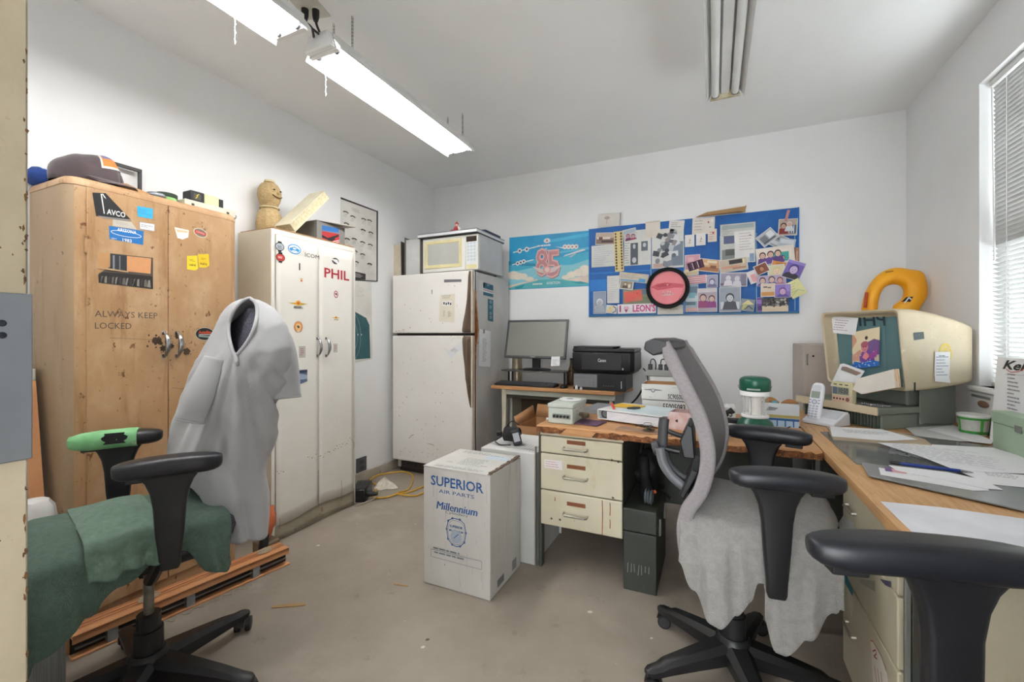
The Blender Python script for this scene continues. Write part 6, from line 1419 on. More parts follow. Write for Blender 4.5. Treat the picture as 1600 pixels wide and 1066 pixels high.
rings = [hring(.058,.036,ZT_,ZB_,.05), hring(.054,.032,ZT_,ZB_,.05), hring(.046,.022,ZT_,ZB_,.05), hring(.012,.017,ZT_,ZB_,.05), hring(0,.014,ZT_,ZB_,.05), hring(-.004,.006,ZT_,ZB_,.05), hring(.006,0,ZT_,ZB_,.05)]
for y, zt, zb in ((.10,.583,.197),(.22,.566,.204),(.33,.543,.214),(.41,.522,.222),(.447,.508,.228)): rings.append(hring(y, 0, zt, zb, .05*(1-y/.45)))
rings += [hring(.463,.012,.500,.232), hring(.472,.035,.49,.24)]
g.loft([list(reversed(r)) for r in rings], m_rt, caps=False)
n_ = len(rings[0]); g.add([RT.inverted() @ RT @ p for p in rings[-1]], [tuple(range(n_))], m_rt)
g.build('hood', rdr, smooth=45)
sc_ = [p+Vector((0,-.002,0)) for p in hring(.059,.034,ZT_,ZB_,.05)]
g = G(RT); g.add(sc_, [tuple(range(n_))], mat('teal_screen', '5c7d82', .3, c2='557479', ns=3, spec=.6)); scr = g.build('screen', rdr, smooth=0)
def scr_px(u, v):                               # screen plane leans; find by iteration
    y = .11
    for _ in range(6): 
        p = rpx(u, v, y); y = .055+.05*(1-(p.z-.19)/.40)
    return p+Vector((0,-.003,0))
g = G(RT); mk = mat('dark_letters', '27363c', .5)  # mirrored dark letters laid on the screen
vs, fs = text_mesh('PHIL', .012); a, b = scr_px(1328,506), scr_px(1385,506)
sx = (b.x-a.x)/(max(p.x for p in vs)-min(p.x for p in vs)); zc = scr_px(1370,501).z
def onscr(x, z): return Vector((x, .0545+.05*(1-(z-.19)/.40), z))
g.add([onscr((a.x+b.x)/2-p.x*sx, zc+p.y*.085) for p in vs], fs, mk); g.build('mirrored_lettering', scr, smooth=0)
g = G(RT)
for u in (1310, 1384): 
    p, q_ = scr_px(u, 500), scr_px(u+1, 585); g.tube([p, q_], .0008, K('5b777b'), 4)
g.build('screen_line', scr)
g = G(); d = Dec(g, RT @ Vector((hx1+.0006,0,0)), (.8,.6,0), WV, h=.0008)
d.ppoly([(1427,520),(1443,518.5),(1444,529.5),(1428,532)], K('4a5456')); g.build('sticker', rdr, smooth=0)
g = G(); d = Dec(g, RT @ Vector((hx1+.0006,0,0)), (.8,.6,0), WV, h=.0008); d.ppoly([(1427.5,598),(1430.5,597.5),(1430.5,613),(1427.5,613.5)], K('2f302c')); g.build('slot', rdr, smooth=0)
g = G(); d = Dec(g, RT @ Vector((hx1+.0006,0,0)), (.8,.6,0), WV, h=.0008)
c = d.px(1477,553); d.ell(c[0], c[1], .040, .052, K('d9bf52')); d.ell(c[0], c[1], .030, .040, K('cfb88a')); d.ell(c[0], c[1], .022, .03, K('d8bf4c')); d.ell(c[0], c[1], .014, .02, K('cdb684'))
q = random.Random(7); g2_ = G(); d2 = Dec(g2_, RT @ Vector((hx1+.0006,0,0)), (.8,.6,0), WV, h=.0005)
for k in range(40):
    u, v = q.uniform(1415,1530), q.uniform(500,600)
    x, y = d2.px(u, v); d2.line([(x,y),(x+q.uniform(-.006,.012),y+q.uniform(-.006,.006))], .0014, K(['a98f66','ede4cf','9b8660'][k%3]))
g.build('sticker', rdr, smooth=0, label='round yellow seal'); g2_.build('wear_marks', rdr, smooth=0)
# note taped on the side of the hood
g = G(); d = Dec(g, RT @ Vector((hx1+.004,0,0)), (.8,.6,0), WV, h=0)
pts = [(1461,550),(1484.5,550),(1483,590),(1485,598.5),(1461,596),(1460,585)]
g.prism([d.at(*d.px(*p)) for p in pts], Vector((.6,-.8,0))*.001, m_white); d.h = .0015; d.scrib(*d.px(1472,572), .075, .10, 7, mat('blue_grey_ink', '8f96ae', .8)); d.scrib(*d.px(1473,556), .05, .012, 1, m_ink)
o = g.build('taped_note', smooth=0); tag(o, 'white slip stuck on the right side of the reader hood', 'note'); center(o)
# note and photo on the screen
def onscreen(name, pts, m, label, cat, fn=None, off=.0):
    P = [scr_px(*p)+Vector((0,-.001-off,0)) for p in pts]
    g = G(RT); g.prism(P, (0,-.0008,0), m)
    if fn:
        o_ = P[3]; U = (P[2]-P[3]); V = (P[0]-P[3]); g2 = G(); d = Dec(g2, (0,0,0),(1,0,0),(0,1,0)); fn(d)
        base = len(g.v); mm = [g.mi(x) for x in g2.mats]
        for p in g2.v: g.v.append(RT @ (o_+U*p.x+V*p.y+Vector((0,-.0012-p.z*.6,0))))
        for ff, k in zip(g2.f, g2.m): g.f.append(tuple(base+i for i in ff)); g.m.append(mm[k])
    o = g.build(name, smooth=0); tag(o, label, cat); center(o)
onscreen('taped_note', [(1302,494),(1343,497),(1338,524),(1295.5,519.5)], m_white, 'white handwritten slip taped over the upper left of the teal screen', 'note', lambda d: d.scrib(.52,.5,.7,.7,5,mat('violet_ink','a48fb0',.8)), .003)
def snap(d):
    R_ = lambda pts, c: d.poly(pts, K(c, .5))
    R_([(0,.42),(1,.40),(1,1),(0,1)], 'ecdcb8'); R_([(0,.55),(.18,.75),(.05,.95),(0,.9)], 'dfa183'); R_([(.56,.66),(.8,.72),(1,.66),(1,.3),(.55,.3)], '7d5f96'); R_([(0,.36),(.3,.5),(.5,.3),(.4,.2),(0,.22)], 'd9a48c')
    d.ell(.53,.78,.055,.05,K('5a4a4a')); R_([(.3,.08),(.28,.3),(.4,.46),(.62,.46),(.8,.3),(.85,.08)], '7a4fa0'); R_([(.38,.28),(.5,.44),(.66,.30),(.52,.2)], 'e88f94'); d.ell(.47,.55,.13,.14,K('d98a92')); d.ell(.47,.62,.14,.08,K('b0606e')); d.ell(.43,.55,.02,.015,K('5a2f40')); d.ell(.52,.55,.02,.015,K('5a2f40')); d.rect(.475,.47,.07,.012,K('a04a58'))
    R_([(0,0),(1,0),(1,.12),(.7,.18),(.4,.13),(.1,.2),(0,.12)], '2a6fc4')
    q = random.Random(3)
    for k in range(26): d.ell(q.uniform(.05,.95), q.uniform(.03,.16), .03, .012, K(['8fb8e8','d9e4f4','3f86d8'][k%3]), 7)
    R_([(.62,.32),(.95,.46),(.9,.25),(.7,.2)], 'a8509a'); 
    for k in range(16): d.ell(q.uniform(.1,.9), q.uniform(.15,.4), .018, .012, K(['e8dcee','5a4fb0'][k%2]), 7)
onscreen('photograph', [(1333.5,519.5),(1373,518.5),(1376,572),(1333.5,577)], K('d8cdb4'), 'colour photo of a child among blue and violet, propped on the teal screen', 'photo', snap, .002)
# open white folder and book propped on the tray
y_ = .02
def rpoly(pts, y, m, th, name, label, cat, lean=0.):
    P = [rpx(u, v, y) for u, v in pts]; P = [p+Vector((0,lean*(p.z-.11),0)) for p in P]
    g = G(RT); g.prism(P, (0,th,0), m); o = g.build(name, bevel=.0008); tag(o, label, cat); center(o); return o
t = thing('propped_folder', 'thick cream folder with an orange edge propped open on the reader tray', 'folder', RT @ Vector((-.12,.03,.115)))
P = [rpx(u,v,-.028) for u,v in ((1339,592),(1396,577),(1399,606),(1346,616),(1332,609))]
zmin = min(p.z for p in P); P = [p+Vector((0,0,max(0,.1095-zmin))) for p in P]
g = G(RT); g.prism(P, (0,.006,0), mat('cream_folder', 'e4ddd2', .7)); g.build('front_cover', t)
g = G(RT); g.prism([p+Vector((.004,.0065,.001)) for p in P], (0,.022,0), mat('cream_pages', 'dccfb8', .8, c2='d29a6a', ns=30, st=(1,8,1))); g.build('pages', t)
g = G(RT); g.prism([p+Vector((.008,.029,.004)) for p in P], (0,.006,0), K('2f4c47', .6)); g.build('back_cover', t)
t = thing('open_folder', 'white card folder lying open and tilted at the left of the reader tray', 'folder', RT @ Vector((-.24,.06,.115)))
P = [rpx(u,v,.014) for u,v in ((1313,569),(1318,568),(1351,580),(1338,600),(1331,612),(1297,603))]
zmin = min(p.z for p in P); P = [p+Vector((0,0,max(0,.1095-zmin))) for p in P]
g = G(RT); g.prism(P, (0,.004,0), mat('white_card', 'e3e4e6', .7)); g.build('panel', t)
g = G(RT); c_ = [rpx(u,v,.0135) for u,v in ((1316,573),(1322,573),(1346,583),(1338,587),(1314,578))]; g.prism(c_, (0,-.002,0), mat('green_grey_card', '6d7a6c', .7, c2='a2706a', ns=10)); g.build('insert', t)
# digital timer
a, b = rpx(1299.5,619,-.033), rpx(1331,624.5,-.033); zt = rpx(1302,596,-.033).z
t = thing('digital_timer', 'small cream digital timer with five round buttons on the reader tray', 'timer', RT @ Vector(((a.x+b.x)/2, 0, .109)))
z0 = .1090
G(RT).box(a.x, b.x, -.033, -.002, z0, zt, mat('yellow_cream_plastic', 'd6cda6', .5)).build('case', t, bevel=.003)
g = G(); d = Dec(g, RT @ Vector((0,-.0332,0)), (.6,-.8,0), WV); d.O.z = DZ
# the plane's horizontal coordinate is the reader's x
w_, h_ = b.x-a.x, zt-z0; f = lambda s_, r_: (a.x+w_*s_, z0+h_*r_)
d.rect(*f(.5,.18), w_*.92, h_*.32, K('d9b8a0')); d.rect(*f(.17,.57), w_*.24, h_*.36, K('5d6b7d')); d.rect(*f(.58,.57), w_*.56, h_*.36, K('7f867c')); d.text('10:50', *f(.58,.57), h_*.34, K('2c302c'), .01, fit=w_*.44)
for k in range(4): d.ell(*f(.13+.155*k,.18), w_*.05, w_*.05, K('4a2f2c'), 12)
d.ell(*f(.80,.18), w_*.09, w_*.09, K('5a3430'), 14); d.ell(*f(.80,.18), w_*.06, w_*.06, K('9a5f54'), 14)
for k in range(3): d.rect(*f(.2+.28*k,.88), w_*.16, h_*.05, K('4a4436'))
g.build('face', t, smooth=0)
# pens, coil and slips on the tray
g = G(RT); g.tube([(-.16,.02,.1145),(.0,.05,.1145)], .004, K('7c7d80', .3), 8); o = g.build('ballpoint_pen'); tag(o, 'grey pen lying along the reader tray under the propped folder', 'pen'); center(o)
g = G(RT); pts = []
for k in range(90): 
    q_ = k*2*math.pi/9; pts.append((-.09+.0012*k, -.012+.007*math.cos(q_), .1185+.007*math.sin(q_)))
g.tube(pts, .0013, m_chrome, 5); o = g.build('metal_coil', smooth=60); tag(o, 'short silver coil lying at the front of the reader tray', 'coil'); center(o)
o = flat('paper_slip', RT @ TR(-.20,-.02,.1092,20), .06, .035, m_cream, 'small cream slip lying beside the timer on the tray', 'paper')
o = flat('dark_card', RT @ TR(-.19,.02,.1125,-4), .17, .05, K('46413c'), 'dark flat card under the propped folder on the tray', 'card', .0015) if False else None
# ================================================================ telephone
PT = Matrix.Translation((.421, 2.73, DZ+.0015)) @ Matrix(((.737,.676,0),(-.676,.737,0),(0,0,1))).to_4x4()
ph_ = thing('cordless_phone', 'white cordless telephone standing in its cradle at the desk corner', 'telephone', (.50, 2.72, DZ))
g = G(PT); w_ = .158
def pring(x): return [(x,-.0,.0),(x,.0,.016),(x,.012,.022),(x,.105,.066),(x,.125,.068),(x,.135,.06),(x,.14,.0)]
xs = [0,.006,.012,w_-.012,w_-.006,w_]
g.loft([[(p[0], lerp(.07,p[1],s_), p[2]*s_) for p in pring(x)] for x, s_ in zip(xs, (.93,.985,1,1,.985,.93))], mat('phone_white', 'e2e3e8', .35, c2='d9dae0'))
g.build('cradle', ph_, bevel=.003)
g = G(PT); g.prism([(.085,.04,.0345),(.148,.04,.0345),(.148,.10,.0652),(.085,.10,.0652)], (0,-.0003,.0008), mat('phone_grey', 'c9cbd3', .3)); g.build('cradle_panel', ph_)
HT = PT @ Matrix.Translation((.012,.012,.022)) @ Matrix.Rotation(math.radians(-14), 4, 'X')
g = G(HT); hw = .066; rings = []
for z, w1, th in ((0,.058,.02),(.01,.064,.026),(.06,.066,.028),(.12,.066,.026),(.16,.064,.026),(.178,.058,.024),(.188,.046,.02),(.194,.03,.014)):
    rings.append([(hw/2+a, .014+b, z) for a, b in rrect(w1, th, th*.42, 4)])
g.loft(rings, mat('phone_white', 'e2e3e8')); hs = g.build('handset', ph_, smooth=50)
g = G(); d = Dec(g, HT @ Vector((0,-.0004,0)), HT.to_3x3() @ Vector((1,0,0)), HT.to_3x3() @ Vector((0,0,1)), h=.0006)
d.poly([(hw/2+a, .166+b) for a, b in rrect(.05,.030,.014,4)], K('d2d4da')); d.rect(hw/2,.13,.044,.036,K('8e9692')); d.rect(hw/2,.13,.038,.030,mat('lcd','98a294',.25)); d.ell(hw/2,.092,.014,.013,K('9aa0b0')); d.ell(hw/2,.092,.009,.008,K('d5d7de'))
for sx_ in (-1,1):
    d.rect(hw/2+sx_*.022,.101,.012,.005,K('8b91a4')); d.rect(hw/2+sx_*.022,.086,.012,.005,K('8b91a4'))
for r in range(5):
    for c_ in range(3): d.ell(hw/2-.018+.018*c_, .070-.0135*r, .0068, .0042, K('777e96'), 12); d.ell(hw/2-.018+.018*c_, .0706-.0135*r, .0056, .0032, K('c3c7d2'), 10)
g.build('keypad', hs, smooth=0)
# ================================================================ sheets on the desk
m_clear = mat('clear_desk_mat', '8b8f8d', .08, c2='7d807d', ns=5, alpha=.62, spec=.6)
def plate(name, pts, z, th, m, label, cat, bevel=0., fn=None):
    g = G(); g.prism([(x, y, z) for x, y in pts], (0,0,th), m)
    if fn: d = Dec(g, (0,0,z+th), (1,0,0), (0,1,0), h=.0004); fn(d)
    o = g.build(name, bevel=bevel, smooth=0); tag(o, label, cat); center(o); return o
plate('backing_sheet', [(.462,2.44),(.464,1.93),(1.085,1.80),(1.085,2.36),(.80,2.56)], DZ+.0003, .0008, mat('dark_backing', '6d6a63', .6, c2='5d5a52', ns=6, spots=[('8d8a80', 8, .58, .7, (1,1,1)), ('4f5358', 5, .6, .75, (1,1,1))]), 'dark mottled sheet under the clear desk mat', 'sheet')
plate('desk_mat', [(.456,2.47),(.459,1.92),(1.10,1.78),(1.10,2.40),(.79,2.60)], DZ+.0014, .004, m_clear, 'clear sheet covering papers at the far end of the writing desk', 'desk mat')
plate('grey_sheet', [(.472,1.915),(.452,1.752),(.725,1.572),(1.14,1.30),(1.14,1.74),(1.08,1.77)], DZ+.0056, .005, mat('grey_acrylic', '85898b', .18, c2='7a7e80', ns=3, spec=.6), 'grey tinted stiff sheet nearest the armrest on the writing desk', 'sheet', .001)
ZS = DZ+.0058
def paper(name, pix, z, label, fn=None, m=None, cat='paper', th=.0006, lift=0.):
    P = [onz(u, v, z) for u, v in pix]
    cx_ = sum(p.x for p in P)/len(P); cy_ = sum(p.y for p in P)/len(P)
    return plate(name, [(p.x, p.y) for p in P], z, th, m or m_white, label, cat, 0., fn)
plate('tan_cardboard', [(.47,2.30),(.80,2.31),(.815,2.42),(.76,2.54),(.50,2.56)], ZS, .012, mat('tan_board', 'b9a78f', .8, c2='a8957c', ns=8), 'stack of tan cardboard under the long white form beside the phone', 'cardboard')
def rows(u, v, w, h, n, rot=0.): return lambda d: d.scrib(*onz(u, v, DZ+.01).to_2d(), w, h, n, m_greyink, rot)
paper('printed_form', [(1297,667),(1378,671),(1434,687),(1384,689),(1300,682)], ZS+.0125, 'long white form lying on the tan cardboard', rows(1360,679,.2,.08,7,.1))
paper('printed_form', [(1415,669),(1482,663),(1514,676),(1549,691),(1500,690),(1430,681)], ZS+.001, 'grey white sheet lying before the plastic tub, lower of two', None, mat('grey_white_paper', 'd0d0cc', .8))
paper('printed_form', [(1448,671),(1489,664),(1552,689),(1549,694),(1520,691)], ZS+.003, 'white sheet lying before the plastic tub, upper of two', None)
paper('printed_form', [(1371,692),(1440,694),(1552,700),(1600,714),(1640,724),(1640,742),(1540,738),(1488,733),(1440,714)], ZS+.008, 'large white form spread in the middle of the writing desk', lambda d: (d.scrib(.78,2.15,.30,.25,14,mat('pale_ink','b9bac2',.8),-.35), None))
paper('printed_form', [(1488,733),(1560,739),(1640,746),(1640,766),(1600,762),(1548,757)], ZS+.0062, 'white form showing beyond the blue pen', lambda d: d.scrib(.86,1.93,.12,.10,6,m_greyink,-.2))
paper('paper_strip', [(1388,727),(1480,738),(1536,750),(1568,766),(1540,764),(1400,735)], ZS+.0065, 'white strip of paper under the blue pen', None)
def pcard(d):
    a, b, c_ = onz(1384,739,DZ), onz(1404,742,DZ), onz(1500,757,DZ)
    d.rect(a.x+.008, a.y-.003, .022, .05, K('6c4a86'), -.2); d.rect(b.x, b.y-.004, .035, .045, K('d9a0a8'), -.2); d.scrib(c_.x-.03, c_.y+.012, .15, .06, 7, m_greyink, -.35)
paper('picture_card', [(1373,731),(1480,746),(1534,754),(1546,767),(1520,767),(1376,742)], ZS+.0055, 'white printed card with a violet portrait at its left end', pcard, None, 'card')
paper('blank_sheet', [(1376,784),(1470,793),(1600,811),(1680,824),(1640,880),(1425,832)], DZ+.0004, 'blank white sheet on the bare wood at the near end of the writing desk', None, mat('bright_paper', 'e8e9ef', .7))
a, b = onz(1394,723,DZ+.017), onz(1500,736,DZ+.017); e_ = onz(1521,739,DZ+.017)
t = thing('blue_pen', 'blue pen with a silver tip lying across the white forms', 'pen', (lerp(a.x,b.x,.5), lerp(a.y,b.y,.5), DZ+.013))
G().tube([lerp(a,b,.12), b], .0055, mat('blue_plastic', '1f3a8c', .3), 12).build('barrel', t)
G().tube([b, lerp(b,e_,.7), e_], [.0052,.003,.0012], m_chrome, 12).build('tip', t)
G().tube([lerp(a,b,-.04), a, lerp(a,b,.12)], [.003,.0055,.0058], m_black, 12).build('cap', t)
o = G().tube([a+Vector((0,0,.006)), lerp(a,b,.2)+Vector((0,0,.0065))], .0013, m_chrome, 6).build('clip', t)
# green metal box, white sheet behind it, tub, panel with a brown grip
t = thing('green_metal_box', 'pale green steel box with a worn lid seam at the right edge of the desk', 'box', (1.055, 2.24, DZ))
m_gb = mat('pale_green_steel', 'a3b89f', .45, c2='97ad94', ns=4, spots=[('7a6a48', 30, .73, .77, (1,1,1))])
G().box(1.022, 1.078, 2.07, 2.412, DZ+.0005, DZ+.112, m_gb).build('body', t, bevel=.003)
G().box(1.019, 1.081, 2.067, 2.415, DZ+.1125, DZ+.158, m_gb).build('lid', t, bevel=.003)
G().box(1.016, 1.020, 2.22, 2.26, DZ+.10, DZ+.125, m_gt).build('latch', t, bevel=.001)
t = thing('calendar_board', 'white lettered sheet on a stiff board leaning on the window wall behind the green box', 'calendar', (1.11, 2.45, DZ))
L0, L1 = Vector((1.087,2.588,DZ+.001)), Vector((1.128,2.625,1.105))
up_ = (L1-L0); R0 = Vector((.0,-.30,0)); nn = Vector((-1,0,0))
g = G(); g.prism([L0, L0+R0, L1+R0, L1], (.003,0,0), m_white); g.build('board', t)
g = G(); U = R0.normalized(); V = up_.normalized(); V = (V-U*V.dot(U)).normalized(); d = Dec(g, L0, U, V, h=.0012)
a = d.px(1570,572); b = d.px(1600,572)
d.text('Kel', (a[0]+b[0])/2+.003, (a[1]+b[1])/2, .052, K('201c1c'), .03, shear=.3, fit=(b[0]-a[0])*1.06); d.line([d.px(1573,577),d.px(1580,582),d.px(1592,581),d.px(1602,576)], .0035, K('c23a32'))
for k in range(11): d.scrib(d.px(1585,586+6*k)[0], d.px(1585,586+6*k)[1], .085, .012, 1, m_greyink, fill=.9)
d.line([d.px(1572,585), d.px(1602,587)], .0012, m_greyink)
g.build('print', t, smooth=0)
tx, ty = 1.09, 2.725
t = thing('plastic_tub', 'white lidded plastic tub with a green label in the corner of the desk', 'tub', (tx, ty, DZ))
G().lathe((tx,ty,DZ), [(.042,.001),(.045,.004),(.053,.085)], mat('tub_white', 'dcdcd6', .4), 32).build('body', t)
g = G(); g.lathe((tx,ty,DZ), [(.0462,.008),(.0482,.022)], K('3f9a3c'), 32, caps=False); g.lathe((tx,ty,DZ), [(.0482,.022),(.0527,.072)], mat('tub_label', 'c3c4bd', .5, c2='b3b5ae', ns=60), 32, caps=False); g.lathe((tx,ty,DZ), [(.0527,.072),(.0535,.082)], K('3f9a3c'), 32, caps=False)
for a0 in (3.3, 4.9): g.prism([(tx+(.0486+.0045*k)*math.cos(a0+dx), ty+(.0486+.0045*k)*math.sin(a0+dx), DZ+.022+.05*k) for k, dx in ((0,-.12),(0,.12),(1,.12),(1,-.12))], (0,0,.0004), K('4fae46'))
g.build('label', t)
G().lathe((tx,ty,DZ+.084), [(.053,0),(.057,.002),(.057,.010),(.052,.012),(.046,.008)], m_wplast, 32).build('lid', t)
t = thing('slotted_bin', 'white slotted bin front with a brown oval grip leaning under the window sill', 'panel', (1.15, 2.78, DZ))
G().prism([(1.150,2.62,DZ+.001),(1.150,2.94,DZ+.001),(1.155,2.94,.925),(1.155,2.62,.925)], (.008,0,0), m_wplast).build('board', t, bevel=.002)
g = G(); g.ell((1.150,2.79,DZ+.135), (.008,.045,.016), K('8a6a52', .5), 20, 8); g.build('grip', t)
g = G(); g.prism([(1.1525,2.74,.900),(1.1525,2.90,.900),(1.1525,2.90,.912),(1.1525,2.74,.912)], (.001,0,0), K('8d8c88')); g.build('slot', t)
o = G().ell((1.160,2.60,WZ0+.024), (.024,.022,.0235), K('2a2c33'), 16, 10).build('dark_knob'); tag(o, 'dark round knob standing on the window sill', 'knob'); center(o)
# ================================================================ boxes and odds on the floor
m_bw = mat('printed_white_cardboard', 'cfcdc8', .7, c2='c2bfb9', ns=3, st=(1,1,.4), spots=[('a39c92', 4, .6, .85, (3,3,.4)), ('8d8578', 30, .7, .78, (1,1,1))])
m_bblue = mat('blue_print', '2a5f9e', .7); m_bgr = mat('grey_print', '7d848c', .7)
sx0, sx1, sy0, sy1, sz = -1.278, -.913, 1.736, 2.075, .568
t = thing('cardboard_box', 'tall scuffed white carton with blue lettering in the middle of the floor', 'box', ((sx0+sx1)/2, (sy0+sy1)/2, 0))
G().box(sx0, sx1, sy0, sy1, .001, sz-.004, m_bw).build('carton', t, bevel=.004)
G().prism([(sx0-.001,sy0-.001,sz-.003),(sx1+.001,sy0-.001,sz-.003),(sx1-.005,sy1,sz-.003),(sx0,sy1,sz-.003)], (0,0,.004), m_bw).build('top_flap', t)
g = G(); q = random.Random(2); pts = [(lerp(sx1-.002, sx1-.03, 0), 0, 0)]
for k in range(16):
    a = k/16; x = sx1-.010+q.uniform(-.003,.003); g.prism([(x-.008,lerp(sy0,sy1,a),sz+.0012),(x+.010,lerp(sy0,sy1,a),sz+.0012),(x+.010,lerp(sy0,sy1,a+1/16),sz+.0012),(x-.006+q.uniform(-.004,.004),lerp(sy0,sy1,a+1/16),sz+.0012)], (0,0,.0015+q.uniform(0,.004)), K('6b5544'))
g.build('torn_edge', t, smooth=0)
g = G(); d = Dec(g, (0,sy0,0), WU, WV)
a, b = d.px(673,752), d.px(755,763); w_ = b[0]-a[0]; cx_ = (a[0]+b[0])/2; cz_ = (a[1]+b[1])/2
d.text('SUPERIOR', cx_, cz_, .064, m_bblue, .018, fit=w_)
a, b = d.px(686,768), d.px(741,774); d.text('AIR PARTS', (a[0]+b[0])/2, (a[1]+b[1])/2-.004, .024, m_bblue, 0, fit=b[0]-a[0])
a, b = d.px(683,792), d.px(746,802); [d.text('Millennium', (a[0]+b[0])/2+o_, (a[1]+b[1])/2+.004, .052, m_bblue, 0, shear=.2, fit=b[0]-a[0]) for o_ in (-.0012, 0, .0012)]
a, b = d.px(696,801), d.px(731,807); d.text('Cylinders', (a[0]+b[0])/2, (a[1]+b[1])/2+.002, .018, K('5a6068'), 0, shear=.2, fit=b[0]-a[0])
c = d.px(713,833)
pts = [(c[0]-.044,c[1]+.050),(c[0]-.02,c[1]+.066),(c[0]+.02,c[1]+.066),(c[0]+.044,c[1]+.050),(c[0]+.053,c[1]+.01),(c[0]+.045,c[1]-.035),(c[0]+.022,c[1]-.058),(c[0],c[1]-.064),(c[0]-.022,c[1]-.058),(c[0]-.045,c[1]-.035),(c[0]-.053,c[1]+.01)]
d.line(pts+[pts[0]], .0035, m_bblue); d.line([(c[0]+(x-c[0])*.86, c[1]+(y-c[1])*.86) for x, y in pts+[pts[0]]], .0015, m_bgr)
for x, y in pts[::2]+pts[1::4]: d.ring(x, y, .0045, .0045, .0025, m_bblue, 8)
d.text('SUPERIOR', c[0], c[1]+.028, .016, m_bblue, .02, fit=.07); d.text('MILLENNIUM', c[0], c[1]+.008, .014, m_bblue, .01, fit=.075); d.ell(c[0], c[1]-.018, .032, .03, K('a9b3bf')); d.line([(c[0]-.012,c[1]-.026),(c[0]+.012,c[1]-.004)], .003, m_bblue)
P = [d.px(*p) for p in ((674,857.5),(753,877),(753,890),(674,869))]; d.line(P+[P[0]], .002, m_bgr)
a = d.px(713,868); w_ = P[1][0]-P[0][0]; d.scrib(a[0], a[1]+.012, w_*.92, .013, 1, m_bgr, -.0, fill=1.1); d.scrib(a[0], a[1]-.008, w_*.88, .013, 1, m_bgr, 0, fill=1.1)
# scuffs
q = random.Random(5)
for k in range(26): x = q.uniform(sx0+.01,sx1-.01); z = q.uniform(.03,.5); d.line([(x,z),(x+q.uniform(-.004,.004),z+q.uniform(.02,.09))], q.uniform(.0008,.002), K('b0aaa2'))
x, y = d.px(695,883); d.line([(x,y),(x+.004,y+.007)], .003, K('6a4a3a'))
g.build('print', t, smooth=0)
g = G(); d = Dec(g, (0,0,sz+.0012), (1,0,0), (0,1,0)); d.scrib(lerp(sx0,sx1,.55), lerp(sy0,sy1,.42), .14, .12, 7, m_bgr); d.scrib(lerp(sx0,sx1,.25), lerp(sy0,sy1,.3), .05, .03, 2, m_bgr); d.rect(lerp(sx0,sx1,.75), lerp(sy0,sy1,.75), .13, .07, K('c3ced6')); d.scrib(lerp(sx0,sx1,.5), lerp(sy0,sy1,.86), .26, .04, 2, m_bgr); d.scrib(lerp(sx0,sx1,.8), lerp(sy0,sy1,.3), .06, .02, 1, m_bblue); d.scrib(lerp(sx0,sx1,.55), lerp(sy0,sy1,.08), .3, .03, 2, m_bgr)
g.build('top_print', t, smooth=0)
g = G(); d = Dec(g, (sx1,0,0), (0,1,0), WV); q = random.Random(15)
for k in range(18): y_ = q.uniform(sy0+.01,sy1-.01); z = q.uniform(.05,.5); d.line([(y_,z),(y_,z+q.uniform(.02,.1))], q.uniform(.001,.003), K('aaa59f'))
d.rect(lerp(sy0,sy1,.3), .045, .07, .035, K('77787a'), .03); d.rect(lerp(sy0,sy1,.75), .05, .05, .05, K('8a8b8c'))
g.build('side_print', t, smooth=0)
# second white carton behind it, with the wound charger on top
bx0_, bx1_, by0_, by1_, bz_ = -1.165, -.845, 2.105, 2.50, .585
t = thing('cardboard_box', 'plain white carton under the wound black charger, behind the lettered one', 'box', ((bx0_+bx1_)/2, (by0_+by1_)/2, 0))
m_bw2 = mat('plain_white_cardboard', 'cdccc9', .75, c2='c0bfbc', ns=3)
G().box(bx0_, bx1_, by0_, by1_, .001, bz_-.003, m_bw2).build('carton', t, bevel=.004)
g = G(); d = Dec(g, (0,0,bz_-.003), (1,0,0), (0,1,0), h=.0012)
for k in range(7): d.line([(bx1_-.03-.018*k, by0_+.04), (bx1_-.03-.018*k, by0_+.16)], .003, m_bgr)
d.line([(bx0_, by0_+.10),(bx0_+.14, by0_+.06),(bx1_, by0_+.07)], .004, K('5f5850')); g.build('top_print', t, smooth=0)
G().box(bx1_+.0006, bx1_+.006, by0_-.004, by0_+.012, .0, .62, K('8c8478', .6)).build('corner_strip', t)
o = G().prism([(-1.02,2.52,.57),(-.838,2.52,.57),(-.838,2.56,.685),(-.95,2.56,.685)], (0,.004,0), m_white).build('white_board'); tag(o, 'white sheet of board leaning behind the charger, left of the cream desk', 'board'); 
me = o.data
for v in me.vertices:
    if v.co.z < .6: v.co.z = .001; v.co.y = 2.515 if v.co.y < 2.522 else 2.519
center(o)
cA = onz(793, 690, bz_); 
t = thing('wound_charger', 'black charger wound in its own cable on the plain white carton', 'charger', (cA.x, cA.y, bz_))
cx_, cy_, cz_ = -1.04, 2.245, bz_+.002
g = G(Matrix.Translation((cx_+.03, cy_, cz_)) @ Matrix.Rotation(.5, 4, 'Z') @ Matrix.Rotation(-.25, 4, 'Y')); g.box(-.02, .03, -.04, .04, .0, .085, m_black); g.build('brick', t, bevel=.005)
g = G(Matrix.Translation((cx_+.03, cy_, cz_)) @ Matrix.Rotation(.5, 4, 'Z') @ Matrix.Rotation(-.25, 4, 'Y')); g.box(-.012, .022, -.0412, -.040, .02, .07, K('b9bac0')); g.box(.0301, .031, -.03, .03, .02, .07, K('b9bac0')); g.build('rating_label', t)
g = G(); q = random.Random(4); pts = []
for k in range(120):
    a = k*2*math.pi/12; pts.append((cx_-.010+.0022*(k//12)*4-.03, cy_+.032*math.cos(a)*(1+.1*math.sin(k)), cz_+.050+.038*math.sin(a)))
g.tube(pts, .0045, m_blackm, 6); g.build('wound_cable', t, smooth=60)
